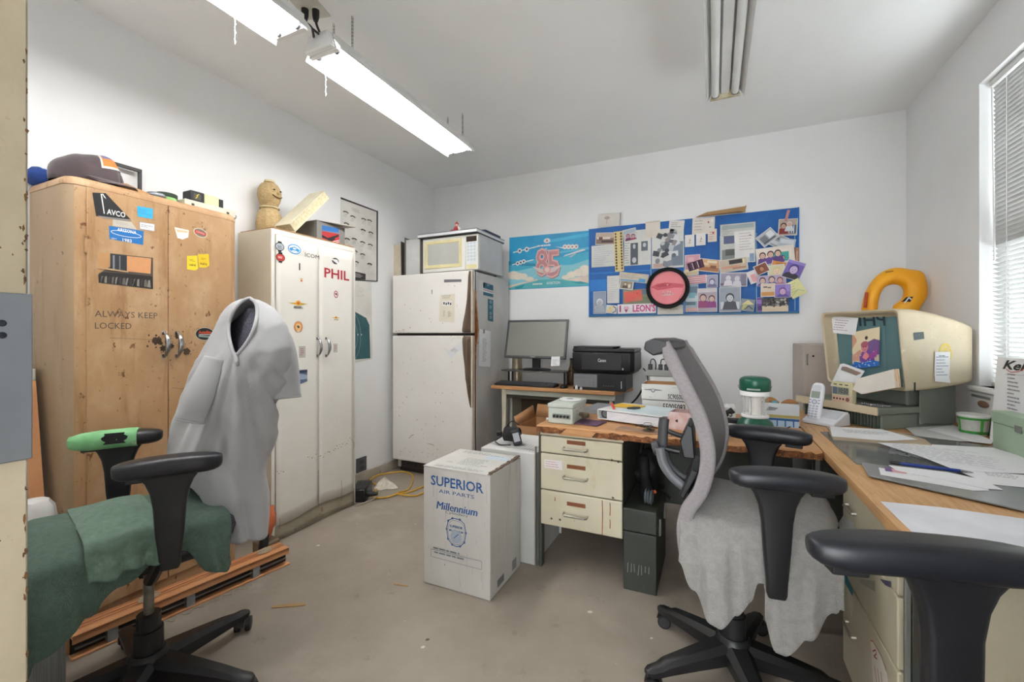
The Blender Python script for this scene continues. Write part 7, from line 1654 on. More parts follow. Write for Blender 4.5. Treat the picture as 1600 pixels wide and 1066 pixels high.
g = G(); g.tube(spline([(cx_-.07,cy_+.02,cz_+.03),(cx_-.10,cy_-.01,cz_+.006),(cx_-.07,cy_-.05,cz_+.005),(cx_-.03,cy_-.08,cz_+.005),(cx_+.02,cy_-.06,cz_+.005)], 8), .003, m_blackm, 6); g.tube(spline([(cx_-.05,cy_+.03,cz_+.08),(cx_-.02,cy_+.04,cz_+.115),(cx_+.03,cy_+.03,cz_+.10)], 8), .003, m_blackm, 6); g.build('loose_cable', t, smooth=60)
G().box(cx_-.10, cx_-.07, cy_+.0, cy_+.025, cz_+.03, cz_+.055, m_blackm).build('plug', t, bevel=.004)
# open brown carton between the desks
ox0, ox1, oy0, oy1, oz = -1.19, -.86, 2.64, 2.98, .60
t = thing('open_carton', 'open brown cardboard carton between the refrigerator and the cream desk', 'carton', ((ox0+ox1)/2, (oy0+oy1)/2, 0))
g = G(); th = .004
for a in ((ox0,ox1,oy0,oy0+th),(ox0,ox1,oy1-th,oy1),(ox0,ox0+th,oy0+th,oy1-th),(ox1-th,ox1,oy0+th,oy1-th)): g.box(*a, .001, oz, m_card)
g.box(ox0, ox1, oy0, oy1, .0005, .004, m_card); g.build('carton', t)
def flap(pts): 
    g = G(); g.add(pts, [(0,1,2,3)], m_card); g.build('flap', t, solid=.004)
flap([(ox0,oy0,oz),(ox0,oy1,oz),(ox0-.02,oy1-.005,oz+.085),(ox0-.02,oy0+.005,oz+.055)]); flap([(ox0,oy1,oz),(ox1,oy1,oz),(ox1-.005,oy1+.03,oz+.09),(ox0+.005,oy1+.03,oz+.09)]); flap([(ox1,oy0,oz),(ox1,oy1,oz),(ox1+.01,oy1,oz+.08),(ox1+.01,oy0+.01,oz+.08)])
# dark case with tools on it beside the drawers
kx0, kx1, ky0, ky1, kz = -.388, -.238, 2.09, 2.50, .385
t = thing('tool_case', 'dark green steel case standing on the floor beside the desk drawers', 'case', ((kx0+kx1)/2, (ky0+ky1)/2, 0))
m_ks = mat('worn_dark_green', '3b3f37', .5, c2='31352e', ns=6, spots=[('7d8072', 22, .68, .75, (1,1,1)), ('55584c', 4, .6, .75, (1,1,1))])
G().box(kx0, kx1, ky0, ky1, .001, .275, m_ks).build('body', t, bevel=.004)
G().box(kx0-.002, kx1+.002, ky0-.002, ky1+.002, .278, kz, m_ks).build('lid', t, bevel=.006)
for y in (2.18, 2.40): G().box(kx1, kx1+.010, y, y+.03, .24, .32, m_gt).build('latch', t, bevel=.002)
g = G(); d = Dec(g, (0,ky0-.0025,0), WU, WV); q = random.Random(3)
for k in range(7): x = kx0+.02+.016*k; d.line([(x,.09+q.uniform(-.01,.01)),(x+q.uniform(-.003,.006),.13)], .003, K('8b8d80'))
g.build('scratches', t, smooth=0)
t = thing('caulking_tool', 'grey and black tool with ribbed jaws lying on the dark green case', 'tool', (-.30, 2.28, kz))
g = G(); hd = onz(1026,700,.46)
g.tube(spline([(-.33,2.34,kz+.17),(-.322,2.30,kz+.13),(-.305,2.25,kz+.07),(-.29,2.20,kz+.03)], 6), [.028]*6+[.024]*6+[.03]*7, m_blackm, 10); g.build('handle', t)
g = G(); m_tg = mat('tool_grey', '70777c', .4)
for k in range(3): g.ell((-.298+.014*k, 2.19-.006*k, kz+.036), (.009,.045,.034), m_tg, 12, 10)
g.build('jaws', t, label='grey ribbed jaws')
G().cyl((-.262,2.20,kz+.055), (-.256,2.195,kz+.06), .008, K('d06a3c'), 10).build('button', t)
o = G().tube([(-.24,2.30,kz+.035),(-.19,2.27,kz+.012)], .006, m_chrome, 8).build('lever', t)
t = thing('black_bag', 'black soft bag slumped on the dark green case under the desk', 'bag', (-.31, 2.40, kz))
g = G(); q = random.Random(17); g.ell((-.315, 2.405, kz+.10), (.064,.07,.105), m_blackm, 20, 14)
for i, v in enumerate(g.v): g.v[i] = v+Vector((.010*math.sin(v.z*60+v.y*30), .010*math.sin(v.x*70), .008*math.sin(v.y*50)))
for i, v in enumerate(g.v): g.v[i].z = max(v.z, kz+.001)
g.build('sack', t, smooth=80)
G().tube(spline([(-.36,2.40,kz+.18),(-.34,2.39,kz+.25),(-.30,2.40,kz+.26),(-.275,2.41,kz+.18)], 6), .008, m_blackm, 6).build('strap', t)
# ================================================================ at the foot of the cabinets: wooden blind bundle, leaning slats, bag, board, orange trowel
E0 = Vector((-2.14, .772, 0)); E1 = Vector((-2.017, 1.577, 0)); ax = (E1-E0).normalized(); ln = (E1-E0).length; wd = Vector((-ax.y, ax.x, 0))
BM = Matrix(((ax.x,wd.x,0,E0.x),(ax.y,wd.y,0,E0.y),(0,0,1,0),(0,0,0,1)))
t = thing('wooden_blind', 'bundle of honey coloured wooden slats lying on the floor before the cabinets', 'blind', (-2.11, 1.18, 0))
m_ow = mat('orange_wood', 'dda274', .45, c2='cf9060', ns=4, st=(1,1,1), spots=[('b56a36', 20, .6, .75, (1,12,12))]); m_dk = mat('dark_rail', '2c2724', .6)
g = G(BM); q = random.Random(3)
for k in range(15):
    o_ = q.uniform(-.012,.012); g.box(o_, ln+o_*.5, .042+.0038*k, .042+.0038*k+.0030, .012, .086+q.uniform(-.004,.006), m_ow)
g.build('slats', t)
G(BM).box(.0, ln, .0, .004, .058, .062+.026, m_ow).build('top_rail', t, bevel=.001)
g = G(BM); g.box(0, ln, .0, .040, .074, .088, m_ow); g.box(0, ln, .034, .040, .006, .074, m_dk); g.box(-.002, ln+.004, -.004, .040, .001, .008, m_ow); g.build('head_rail', t, bevel=.001)
g = G(BM); g.box(.01, ln-.01, .012, .020, .030, .036, K('8d8a84', .4)); g.build('tilt_rod', t)
for s_ in (.14, .46, .80): G(BM).box(ln*s_-.016, ln*s_+.016, .002, .034, .008, .074, mat('clear_bracket', 'c9cbcb', .2, alpha=.6)).build('bracket', t)
for s_ in (.30, .62, .88):
    g = G(BM); q = random.Random(int(s_*100)); pts = []
    for k in range(34): pts.append((ln*s_+.045*math.sin(k*1.7+q.uniform(-.3,.3))*q.uniform(.4,1), .06+.03*math.cos(k*1.3)*q.uniform(.3,1), .093+.002*(k%5)))
    g.tube(spline(pts, 3), .0016, K('c9bca4', .8), 5); g.build('cord', t, smooth=60)
g = G(BM); q = random.Random(77); pts = [(ln*(.32+.02*k), -.02+.018*math.sin(k*1.9)-.006*(k%3), .003) for k in range(22)]; g.tube(spline(pts, 4), .0016, K('b9ad98', .8), 5); g.build('cord', t, smooth=60)
# leaning bundle by the near side of the tan cabinet
a, b = ony(50,577,.765), ony(66,770,.765)
t = thing('wood_bundle', 'bundle of wooden slats leaning against the near side of the tan cabinet', 'slats', (-2.3, .74, 0))
top_ = Vector((a.x-.02, .762, a.z)); bot_ = Vector((lerp(a.x, b.x, 1.)+.045*((b.z)/.3)*0+ (b.x-a.x)/(a.z-b.z)*b.z + .0, .745, .001))
m_tw = mat('grey_brown_wood', '8d7358', .6, c2='7d644a', ns=4, st=(12,12,1))
g = G(); dirx = (top_-bot_); 
g.prism([bot_+Vector((-.10,-.02,0)), bot_+Vector((.0,-.02,0)), top_+Vector((.0,-.02,0)), top_+Vector((-.10,-.02,0))], (0,.030,0), m_tw); g.build('slats', t)
g = G(); g.prism([bot_+Vector((.0005,-.024,0)), bot_+Vector((.026,-.024,0)), top_+Vector((.026,-.024,-.045)), top_+Vector((.0005,-.024,-.045))], (0,.036,0), m_ow); g.build('rail', t)
g = G(); g.prism([top_+Vector((-.02,-.026,-.045)), top_+Vector((.028,-.026,-.045)), top_+Vector((.026,-.026,.002)), top_+Vector((-.02,-.026,.002))], (0,.038,0), mat('clear_cap', 'cfcfc9', .25)); g.build('end_cap', t, bevel=.003)
# white bag standing beside it
c = ony(58, 792, .60)
t_ = G(); q = random.Random(6)
t_.loft([[(-2.10+a*s_+q.uniform(-.004,.004), .665+b*s_, z) for a, b in ((-.08,-.05),(.0,-.06),(.06,-.05),(.065,.05),(.0,.055),(-.08,.05))] for z, s_ in ((.001,1.),(.15,1.02),(.35,1.),(.60,.95),(.645,.70))], mat('white_bag', 'd9d7d3', .7))
o = t_.build('white_bag', smooth=60, sub=1); tag(o, 'white bag standing by the door jamb beside the leaning slats', 'bag'); center(o)
o = G().prism([(-1.985,.70,.001),(-2.02,.34,.001),(-2.02,.34,.31),(-1.985,.70,.29)], (-.006,0,0), mat('corrugated_plastic', 'b5b6b2', .4, c2='8f918e', ns=14, st=(1,26,.2), alpha=.9)).build('corrugated_board', bevel=.001); tag(o, 'upright sheet of ribbed grey plastic board beneath the green towel', 'board'); center(o)
cO = onz(402, 858, .0)
t = thing('orange_tool', 'orange handled tool standing between the cabinets', 'tool', (-2.1, 1.62, 0))
ba, bt = Vector((-2.235, 1.60, .10)), Vector((-2.215, 1.60, .26))
g = G(); g.tube(spline([ba, lerp(ba,bt,.4)+Vector((.015,0,0)), lerp(ba,bt,.8)+Vector((.01,0,.0)), bt], 5), [.03]*5+[.036]*5+[.03]*6, mat('orange_plastic', 'd97a4e', .45, c2='c7683e'), 12); g.build('handle', t)
G().tube([(-2.205,1.565,.05),(-2.21,1.58,.12)], [.026,.022], m_black, 12).build('nozzle', t)
G().box(-2.29, -2.185, 1.56, 1.655, .001, .075, mat('brown_base', '7d6a55', .7)).build('base', t, bevel=.008)
# old rolled rug behind the chair
P0_, P1_ = Vector((-2.19, 1.05, .10)), Vector((-2.13, 1.50, .10))
# floor litter
def chip(u, v, l, w, rot, m, label, z=.0):
    p = onz(u, v, 0); g = G(TR(p.x, p.y, .0006, rot)); g.prism([(-l/2,-w/2,0),(l*.2,-w*.5,0),(l/2,-w*.3,0),(l*.46,w/2,0),(-l*.3,w*.4,0),(-l*.34,w*.15,0),(-l/2,w*.3,0)], (0,0,.003), m); o = g.build('wood_splinter'); tag(o, label, 'splinter'); center(o)
chip(452, 947, .14, .022, 32, mat('pale_splinter', 'b08d5f', .8), 'thin tan splinter of wood on the floor by the blind bundle')
chip(627, 915, .075, .008, 12, mat('pale_splinter', 'b08d5f'), 'small curved sliver on the floor left of the lettered carton')
for u, v, l, s_ in ((922,957,'pale scrap on the bare floor between carton and chair',.012),(661,1012,'tiny pale scrap near the bottom centre of the floor',.009),(668,1000,'small dark scrap near the bottom centre of the floor',.008),(497,853,'pale scrap in front of the white locker',.010),(1018,998,'white fleck beside the chair caster',.006)):
    p = onz(u, v, 0); g = G(TR(p.x, p.y, .0005, u % 90)); g.prism([(-s_,-s_*.4,0),(s_*.3,-s_*.7,0),(s_,.0,0),(s_*.2,s_*.7,0),(-s_*.8,s_*.3,0)], (0,0,.002), K('d6d0c4' if 'dark' not in l else '5a5048')); o = g.build('paper_scrap'); tag(o, l, 'scrap'); center(o)
# ================================================================ office chairs
m_blk = mat('chair_plastic', '161618', .42, c2='1e1e20', ns=12, spots=[('5a5954', 30, .74, .8, (1,1,1))])
m_pad = mat('armrest_rubber', '1a1b20', .38, c2='202126', ns=10, bump=(200,.03,.001), spots=[('6d6e72', 55, .78, .82, (1,1,1))])
def ztr(hub, ang): return Matrix.Translation((hub[0], hub[1], 0)) @ Matrix.Rotation(math.radians(ang), 4, 'Z')
def star_base(t, T_, angs, R_, gas_top, shroud_top=.30):
    g = G(T_)
    for a in angs:
        q = math.radians(a); dx, dy = math.cos(q), math.sin(q); nx, ny = -dy, dx; rings = []
        for s_, w_, zt, zb in ((.02,.046,.140,.072),(.07,.042,.132,.068),(.16,.034,.116,.062),(.26,.028,.096,.056),(R_-.03,.025,.082,.052),(R_+.005,.022,.077,.052),(R_+.020,.012,.071,.055)):
            rings.append([(dx*s_+nx*w_*.9, dy*s_+ny*w_*.9, zb), (dx*s_+nx*w_, dy*s_+ny*w_, lerp(zb,zt,.7)), (dx*s_+nx*w_*.55, dy*s_+ny*w_*.55, zt), (dx*s_-nx*w_*.55, dy*s_-ny*w_*.55, zt), (dx*s_-nx*w_, dy*s_-ny*w_, lerp(zb,zt,.7)), (dx*s_-nx*w_*.9, dy*s_-ny*w_*.9, zb)])
        g.loft(rings, m_blk)
    g.lathe((0,0,0), [(.030,.062),(.056,.066),(.060,.10),(.056,.138),(.046,.150)], m_blk, 28)
    g.build('star_base', t, smooth=40)
    for k, a in enumerate(angs):
        q = math.radians(a); c = Vector((R_*math.cos(q), R_*math.sin(q), 0)); yaw = q+[.7,-.5,1.6,.2,2.4][k]
        CT = T_ @ Matrix.Translation(c) @ Matrix.Rotation(yaw, 4, 'Z')
        g = G(CT); g.cyl((0,0,.045),(0,0,.066),.008,m_gt,10); 
        rings = []
        for k2 in range(7):
            a2 = math.pi*k2/6; rings.append([(-.006+.030*math.cos(a2), y, .028+.027*math.sin(a2)) for y in (-.008,.008)]+[(-.006+.018*math.cos(a2), y, .028+.016*math.sin(a2)) for y in (.008,-.008)])
        g.loft(rings, m_blk); cs = g.build('caster', t)
        for s_ in (-1, 1): 
            w = G(CT); w.cyl((-.006, s_*.010, .0265), (-.006, s_*.028, .0265), .026, m_blk, 22); w.cyl((-.006, s_*.028, .0265), (-.006, s_*.0295, .0265), .020, m_dkgrey, 18); w.build('wheel', cs)
    g = G(T_); g.lathe((0,0,0), [(.022,.030),(.025,.034),(.025,.15)], m_blk, 20); g.lathe((0,0,0), [(.041,.12),(.040,shroud_top-.05),(.034,shroud_top-.048),(.033,shroud_top)], m_blk, 24); g.build('lift_shroud', t)
    G(T_).cyl((0,0,shroud_top-.01), (0,0,gas_top), .0145, mat('piston_steel', '8f8a82', .35, .6, c2='6f6a60', ns=20), 18).build('gas_piston', t)
def armrest(t, c, ang, z, L_, post_bot, side, seat_z, T_, hub, pw=1., lever=1, poff=0., m=m_pad, button=False):
    """pad centre c (x, y), pad direction ang (toward the front), top height z"""
    AT = Matrix.Translation((c[0], c[1], z)) @ Matrix.Rotation(math.radians(ang), 4, 'Z')
    g = G(AT); rings = []; n = 16
    for k in range(n+1):
        s_ = -math.cos(math.pi*k/n); e = (max(0, 1-abs(s_)**4.5))**.5; w_ = .022+.062*e; h_ = .022+.034*e
        zt = -.008*s_*s_-(1-e)*.008
        rings.append([(s_*L_/2, a, zt-h_/2+b) for a, b in rrect(w_, h_, min(w_,h_)*.42, 4)])
    g.loft(rings, m); pad = g.build('armrest', t, smooth=60)
    dz = z-post_bot; g = G(AT); rings = []
    for f_, w_, th in ((.0,.17,.05),(.022,.148,.044),(.045,.118,.038),(.08,.094,.034),(.13,.080,.032),(.22,.070*pw,.031),(dz-.05,.055*pw,.030),(dz-.012,.052*pw,.028),(dz,.045*pw,.022)):
        rings.append([(a+poff, b, -.034-f_*(dz-.034)/dz) for a, b in rrect(w_, th, th*.35, 3)])
    g.loft(rings, m_blk); post = g.build('arm_post', pad, smooth=50)
    if button:
        sy = side*.0165; g = G(AT); zc = -.135
        g.tube([(.030*math.cos(a), sy, zc+.032*math.sin(a)) for a in [2*math.pi*k/20 for k in range(20)]], .0028, m_blk, 6, closed=True); g.box(-.006,.006,sy-.005*0,sy+side*.008,zc-.022,zc+.022,m_blk); g.build('height_button', post)
    if lever: G(AT).box(L_*.5-.085, L_*.5-.03, -.016, .016, -.068, -.046, m_black).build('lever', pad, bevel=.003)
    # bar under the seat
    pb = AT @ Vector((0,0,post_bot-z+.02)); hp = Vector((hub[0], hub[1], pb.z)); g = G(); d_ = (hp-pb); g.tube([pb, pb+d_*.25, Vector((pb.x+d_.x*.9, pb.y+d_.y*.9, seat_z-.11))], [.020,.02,.02], m_blk, 8); g.build('arm_bracket', pad)
    return pad
def seat(t, T_, x0, x1, hw, z0, z1, m):
    g = G(T_); rings = []
    for z, ins in ((z0,.03),(z0+.015,.008),((z0+z1)/2,0),(z1-.018,.006),(z1-.004,.022),(z1+.004,.08)):
        rings.append([((x0+x1)/2+a, b, z) for a, b in rrect(x1-x0-2*ins, 2*hw-2*ins, .09-ins*.5, 5)])
    g.loft(rings, m); g.build('seat', t, smooth=60)
    g = G(T_); g.box(-.12,.12,-.10,.10,z0-.06,z0+.002,m_blk); g.build('seat_mechanism', t, bevel=.012)
    g = G(T_); g.tube([(-.02,-.1,z0-.035),(-.02,-.22,z0-.04)], .007, m_blk, 8); g.build('tilt_lever', t)
def drape(name, T_, sg, x0, x1, ya, yb, hem, zt, fold, xf, label, m, nx=70, nyt=22, nyh=26, r=.035, off=0., dome=.02, cat='towel', front_drop=1., th=.006, seed=1, jit=1.):
    q = random.Random(seed); ph = [q.uniform(0,6.28) for _ in range(8)]
    L1 = abs(yb-ya); Lq = r*math.pi/2
    def fn(a, b):
        x = lerp(x0, x1, a); zh = curve1(hem, x); drop = max(.0, zt-r-zh)
        nb = nyt/(nyt+nyh)
        if b < nb:
            s_ = b/nb*L1; y = ya+(yb-ya)*s_/L1; z = zt; out = 0; hang = 0
        else:
            tt = (b-nb)/(1-nb)*(Lq+drop)
            if tt < Lq: an = tt/r; y = yb+(1 if yb > ya else -1)*r*math.sin(an); z = zt-r*(1-math.cos(an)); hang = 0
            else: y = yb+(1 if yb > ya else -1)*r; z = zt-r-(tt-Lq); hang = (tt-Lq)
        u_ = (x-(x0+x1)/2)/((x1-x0)/2); v_ = (y-(ya+yb)/2)/(L1/2)
        z += dome*(1-min(1,u_*u_))*(1-min(1,v_*v_))
        z += .0025*math.sin(x*34+ph[0]+y*9)+.002*math.sin(y*41+x*17+ph[1]) if b < nb else 0
        sgn = 1 if yb > ya else -1
        h_ = min(1, hang/.10)
        y += sgn*(fold(x)*h_ + .007*h_*math.sin(x*75+ph[2]+hang*6)+.004*h_*math.sin(x*140+ph[3]))
        x2 = x + .012*jit*h_*math.sin(hang*18+x*20+ph[4])
        if x > xf:
            e = x-xf; rr = .04; an = min(e/rr, math.pi/2*.96)
            dx_ = rr*math.sin(an); dz_ = rr*(1-math.cos(an))+max(0, e-rr*math.pi/2*.96)*1.
            x2 = xf+dx_+.012*math.sin(y*30+ph[5])*min(1,e/.1); z -= dz_*front_drop
        n = off
        return Vector((x2+(n if x > xf else 0), y+(sgn*n if hang > 0 else 0), z+(n if hang == 0 else 0)))
    g = G(T_); g.grid(fn, nx, nyt+nyh, m)
    o = g.build(name, smooth=180, solid=th, soff=0); tag(o, label, cat); center(o); return o
# ---------------------------------------------------------------- chair with the shirt and the green towel
H1, A1 = (-1.715, .81), 255.5
T1 = ztr(H1, A1)
ch1 = thing('office_chair', 'black office chair at left with one armrest bound in green tape', 'chair', (H1[0], H1[1], 0), math.radians(A1))
star_base(ch1, T1, [94-A1, 22-A1, 166-A1, 238-A1, 310-A1], .34, .50, .27)
m_fab = mat('speckled_fabric', '5b5a66', .9, c2='383742', ns=170, nr=(.42,.58), bump=(220,.2,.002))
seat(ch1, T1, -.22, .255, .205, .50, .592, m_fab)
g = G(T1); rings = []
for k in range(13):
    z = lerp(.62, 1.305, k/12); cx_ = -.215-.105*(z-.62)/.685; hwid = lerp(.115, .15, min(1, max(0, (z-.70)/.25))) if z < 1.12 else .15*math.sqrt(max(.02, 1-((z-1.12)/.187)**2)); th_ = .062 if k < 12 else .03
    rings.append([(cx_+a+.05*(abs(b)/.205)**2, b, z) for a, b in rrect(th_, 2*hwid, min(th_, 2*hwid)*.45, 4)])
g.loft(rings, m_fab); g.build('backrest', ch1, smooth=60)
g = G(T1); g.tube([(-.05,0,.49),(-.22,0,.50),(-.27,0,.60),(-.275,0,.80)], [.03,.034,.03,.026], m_blk, 10, flat=1.6); g.build('back_bracket', ch1)
p1 = (-1.470, .748); p2 = (-2.030, .862)
armrest(ch1, p1, 236, .842, .262, .505, -1, .50, T1, H1, button=True)
pd = armrest(ch1, p2, 236, .842, .262, .505, -1, .50, T1, H1)
# green tape round the far pad
AT2 = Matrix.Translation((p2[0], p2[1], .842)) @ Matrix.Rotation(math.radians(236), 4, 'Z')
m_tape = mat('green_tape', '86c08a', .6, c2='6fae74', ns=14, bump=(40,.4,.006), spots=[('b9dcb9', 22, .62, .72, (1,1,1))])
g = G(AT2); rings = []; q = random.Random(4)
for k in range(15):
    s_ = lerp(-.45, 1.03, k/14); e = math.sqrt(max(.05, 1-min(1,abs(s_))**4.5)); w_ = .030+.062*e; h_ = .030+.034*e
    rings.append([(s_*.131, a+q.uniform(-.0015,.0015), -.008*s_*s_-(1-e)*.008-h_/2+b+.004+q.uniform(-.001,.001)) for a, b in rrect(w_, h_, min(w_,h_)*.42, 4)])
g.loft(rings, m_tape); tp = g.build('tape_wrap', pd, smooth=60, label='green tape wrapped round the pad')
g = G(AT2)
def tear(a, b): 
    x = lerp(-.028,.035,a)+.008*math.sin(b*7); y = lerp(.0,.0475,b); return (x, y, .0066-.010*(y/.047)**4-.0015)
g.grid(lambda a, b: (lerp(-.030,.034,a)+.007*math.sin(b*9+a*3), .0462+.001, lerp(-.040,.000,b)), 6, 5, m_blackm); g.build('tear', tp, smooth=0, label='black tear in the tape')
m_gtw = mat('green_terry', '63806f', .95, c2='567263', ns=60, bump=(260,1.,.012), sheen=.12, spots=[('86a594', 5, .62, .8, (1,1,1)), ('3d6150', 4, .6, .8, (1,1,1))])
m_gtl = mat('faded_green_terry', '789483', .95, c2='688473', ns=50, bump=(420,.9,.006), sheen=.12, spots=[('9db8a9', 9, .62, .78, (1,1,1))])
hem1 = [(-.20,.47),(-.15,.425),(-.09,.45),(-.045,.53),(.03,.525),(.10,.485),(.18,.435),(.26,.37),(.34,.32),(.5,.3)]
drape('green_towel', T1, 1, -.175, .56, -.21, .178, hem1, .606, lambda x: .018+.014*math.sin(x*38)*(1 if x < -.02 else .25), .245, 'large dark green towel spread over the seat of the left chair', m_gtw, nx=90, seed=3, dome=.022)
hem1b = [(-.01,.53),(.03,.525),(.08,.535),(.13,.52),(.18,.53)]
drape('hand_towel', T1, 1, -.005, .178, -.16, .184, hem1b, .628, lambda x: .030+.018*math.sin(x*105), .6, 'faded green hand towel with wavy edges lying over the larger green towel', m_gtl, nx=60, nyh=20, seed=8, dome=.03, th=.007)
# ---- the shirt
m_sh = mat('grey_white_cotton', 'b3b3b4', .9, c2='a9a9ab', ns=5, bump=(300,.12,.002), sheen=.2)
tv = Vector((.564,.826,0)).normalized(); Lv = Vector((.968,-.25,0))
uL = [(468,379),(472,370),(480,361),(492,353),(510,346),(545,325),(590,299),(630,285),(660,276),(700,266),(740,262),(790,285),(840,308)]
uR = [(468,401),(472,410),(480,420),(492,430),(510,439),(545,447),(590,446),(630,434),(660,428),(700,421),(740,416),(790,411),(840,405)]
bT = [(468,.012),(472,.04),(480,.075),(492,.115),(510,.16),(545,.215),(600,.235),(740,.25),(840,.24)]
def lin1(tab, x):
    if x <= tab[0][0]: return tab[0][1]
    for (a,p),(b,q_) in zip(tab, tab[1:]):
        if x <= b: return p+(q_-p)*(x-a)/(b-a)
    return tab[-1][1]
def hemv(c_):                                  # hem height in picture rows across the shirt
    return 838 if c_ > -.62 else (752 if c_ < -.85 else lerp(752, 838, (c_+.85)/.23))
NA, NB = 120, 76
TEAR = [(390,466),(378,471),(365,486),(358,505),(357,522),(361,541),(368,555),(381,542),(392,525),(399,507),(402,488),(399,473)]
def inside(p, poly):
    r_ = False; n = len(poly)
    for i in range(n):
        (x0,y0),(x1,y1) = poly[i], poly[i-1]
        if (y0 > p[1]) != (y1 > p[1]) and p[0] < (x1-x0)*(p[1]-y0)/(y1-y0)+x0: r_ = not r_
    return r_
def topx(P):
    dd = -SY*P.x+CY*P.y; l = CY*P.x+SY*P.y; return (800+FPX*l/dd, HOR-FPX*(P.z-CZ)/dd)
def shirt(a, b):
    th = 2*math.pi*a; c_, s_ = math.cos(th), math.sin(th)
    v = lerp(468, hemv(c_), b**.92)
    ul, ur, bb = lin1(uL, v), lin1(uR, v), lin1(bT, v); d_ = 1.685
    C_ = ond((ul+ur)/2, v, d_); hw_ = (ur-ul)/2*d_/FPX*lerp(1., .86, min(1, max(0, (v-490)/110)))*lerp(1., 1.14, min(1, max(0, (v-750)/60))); aa = math.sqrt(max(hw_*hw_-(.34*bb)**2, (.42*hw_)**2))
    z = CZ-(v-HOR)/FPX*lerp(1.68, 1.58, min(1, max(0, (v-480)/160)))
    pw = .82
    cc = math.copysign(abs(c_)**pw, c_); ss = math.copysign(abs(s_)**pw, s_)
    P = Vector((C_.x, C_.y, z))+tv*aa*cc+Lv*bb*ss
    n = (tv*cc*.8+Lv*ss).normalized()
    if s_ > -.3 and b > .10:
        u_, v_ = topx(P); ang = math.atan2(u_-368, v_-530); w0_ = .004*math.sin(u_*.16+v_*.05)*math.sin(v_*.045+1.)
        f_ = min(1, max(0, (v_-548)/60))*min(1, max(0, (800-v_)/80))
        w_ = .011*f_*math.sin(ang*17+.6)+.005*f_*math.sin(ang*39+v_*.01)
        w_ += .010*math.exp(-((u_-(352+(v_-690)*.25))/9)**2)*min(1,max(0,(v_-640)/60))*-1.6
        w_ += .005*math.exp(-((v_-(655+.35*(u_-370)))/7)**2)*(1 if u_ > 345 else 0)
        w_ += .008*f_*math.exp(-((u_-(330-(v_-600)*.45))/10)**2)
        P = P+n*(w_+w0_)
    return P
g = G(); vs = {}
def keepf(a, b):
    P = shirt(a, b); th = 2*math.pi*a
    return not (math.sin(th) > -.15 and inside(topx(P), TEAR))
g.grid(shirt, NA, NB, m_sh, keepf)
sh = thing('tshirt', 'greyish white henley shirt pulled over the back of the left chair', 'shirt', (-1.63, 1.08, .55))
g.build('body', sh, smooth=180, solid=.003, soff=0)
def surf(u, v):                                # nearest front point of the shirt for a photo point
    best = None
    for i in range(0, NA):
        for j in range(0, NB):
            a = i/NA
            if math.sin(2*math.pi*a) < -.15: continue
            P = SH[(i,j)]; p = PXS[(i,j)]; d_ = (p[0]-u)**2+(p[1]-v)**2
            if best is None or d_ < best[0]: best = (d_, P)
    P = best[1]; dd = -SY*P.x+CY*P.y
    return ond(u, v, dd-.004)
SH = {(i,j): shirt(i/NA, j/NB) for i in range(NA) for j in range(NB)}; PXS = {k: topx(p) for k, p in SH.items()}
G().tube(spline([surf(*p) for p in TEAR+[TEAR[0]]], 4), .0065, m_sh, 8).build('collar', sh, smooth=80)
g = G(); pk = [surf(368,555), surf(370,564), surf(371,572)]; g.tube(pk, [.008,.009,.005], m_sh, 8); g.ell(surf(369,560)+Vector((.004,-.004,0)), (.0035,.0035,.0035), K('cfc9b4'), 8, 6); g.build('placket', sh, smooth=80)
def sleeve(path, rad, flat_, name='sleeve'):
    g = G(); P = spline([ond(*p) for p in path], 5); n = len(P); rings = []
    for i, p in enumerate(P):
        t_ = i/(n-1); r_ = lin1([(0,rad[0]),(.5,rad[1]),(1,rad[2])], t_)
        ax_ = (P[min(i+1,n-1)]-P[max(i-1,0)]).normalized(); x_ = tv-ax_*tv.dot(ax_); x_.normalize(); y_ = ax_.cross(x_)
        rings.append([p+x_*math.cos(q_)*r_*(1+.04*math.sin(3*q_+t_*5))+y_*math.sin(q_)*r_*flat_ for q_ in [2*math.pi*k/28 for k in range(28)]])
    g.loft(rings, m_sh, caps=False); o = g.build(name, sh, smooth=180, solid=.003)
    h_ = G(); h_.tube(rings[-1], .003, m_sh, 6, closed=True); h_.build('cuff', o, smooth=80)
sleeve([(418,506,1.66),(436,536,1.66),(444,580,1.65),(447,622,1.64)], (.040,.050,.052), 1.1)
sleeve([(335,560,1.53),(322,590,1.50),(309,625,1.475),(297,658,1.465)], (.030,.042,.040), .42)
# ---------------------------------------------------------------- mesh backed chair with the grey towel
H2, A2 = (.09, 1.717), -6.7
T2 = ztr(H2, A2)
ch2 = thing('office_chair', 'grey mesh-backed office chair with raised arms in the middle of the right half', 'chair', (H2[0], H2[1], 0), math.radians(A2))
star_base(ch2, ztr((.062, 1.717), A2), [144.2-A2, 215.8-A2, 287.8-A2, 359.8-A2, 71.8-A2], .312, .48, .27)
seat(ch2, T2, -.16, .225, .215, .49, .582, m_fab)
prof2 = [(1.165,-.243),(1.10,-.210),(1.03,-.172),(.95,-.132),(.88,-.110),(.82,-.101),(.76,-.106),(.70,-.124),(.64,-.158),(.58,-.172),(.53,-.172),(.485,-.166)]
m_msh = mat('grey_mesh', '757071', .8, c2='696465', ns=220, nr=(.4,.6), bump=(300,.4,.002,(1,1,3)))
m_mrim = mat('grey_mesh_edge', '8d8788', .8, c2='827c7d', ns=160, bump=(260,.4,.002))
P2 = spline([(lx, 0, z) for z, lx in prof2], 5)
g = G(T2); rings = []
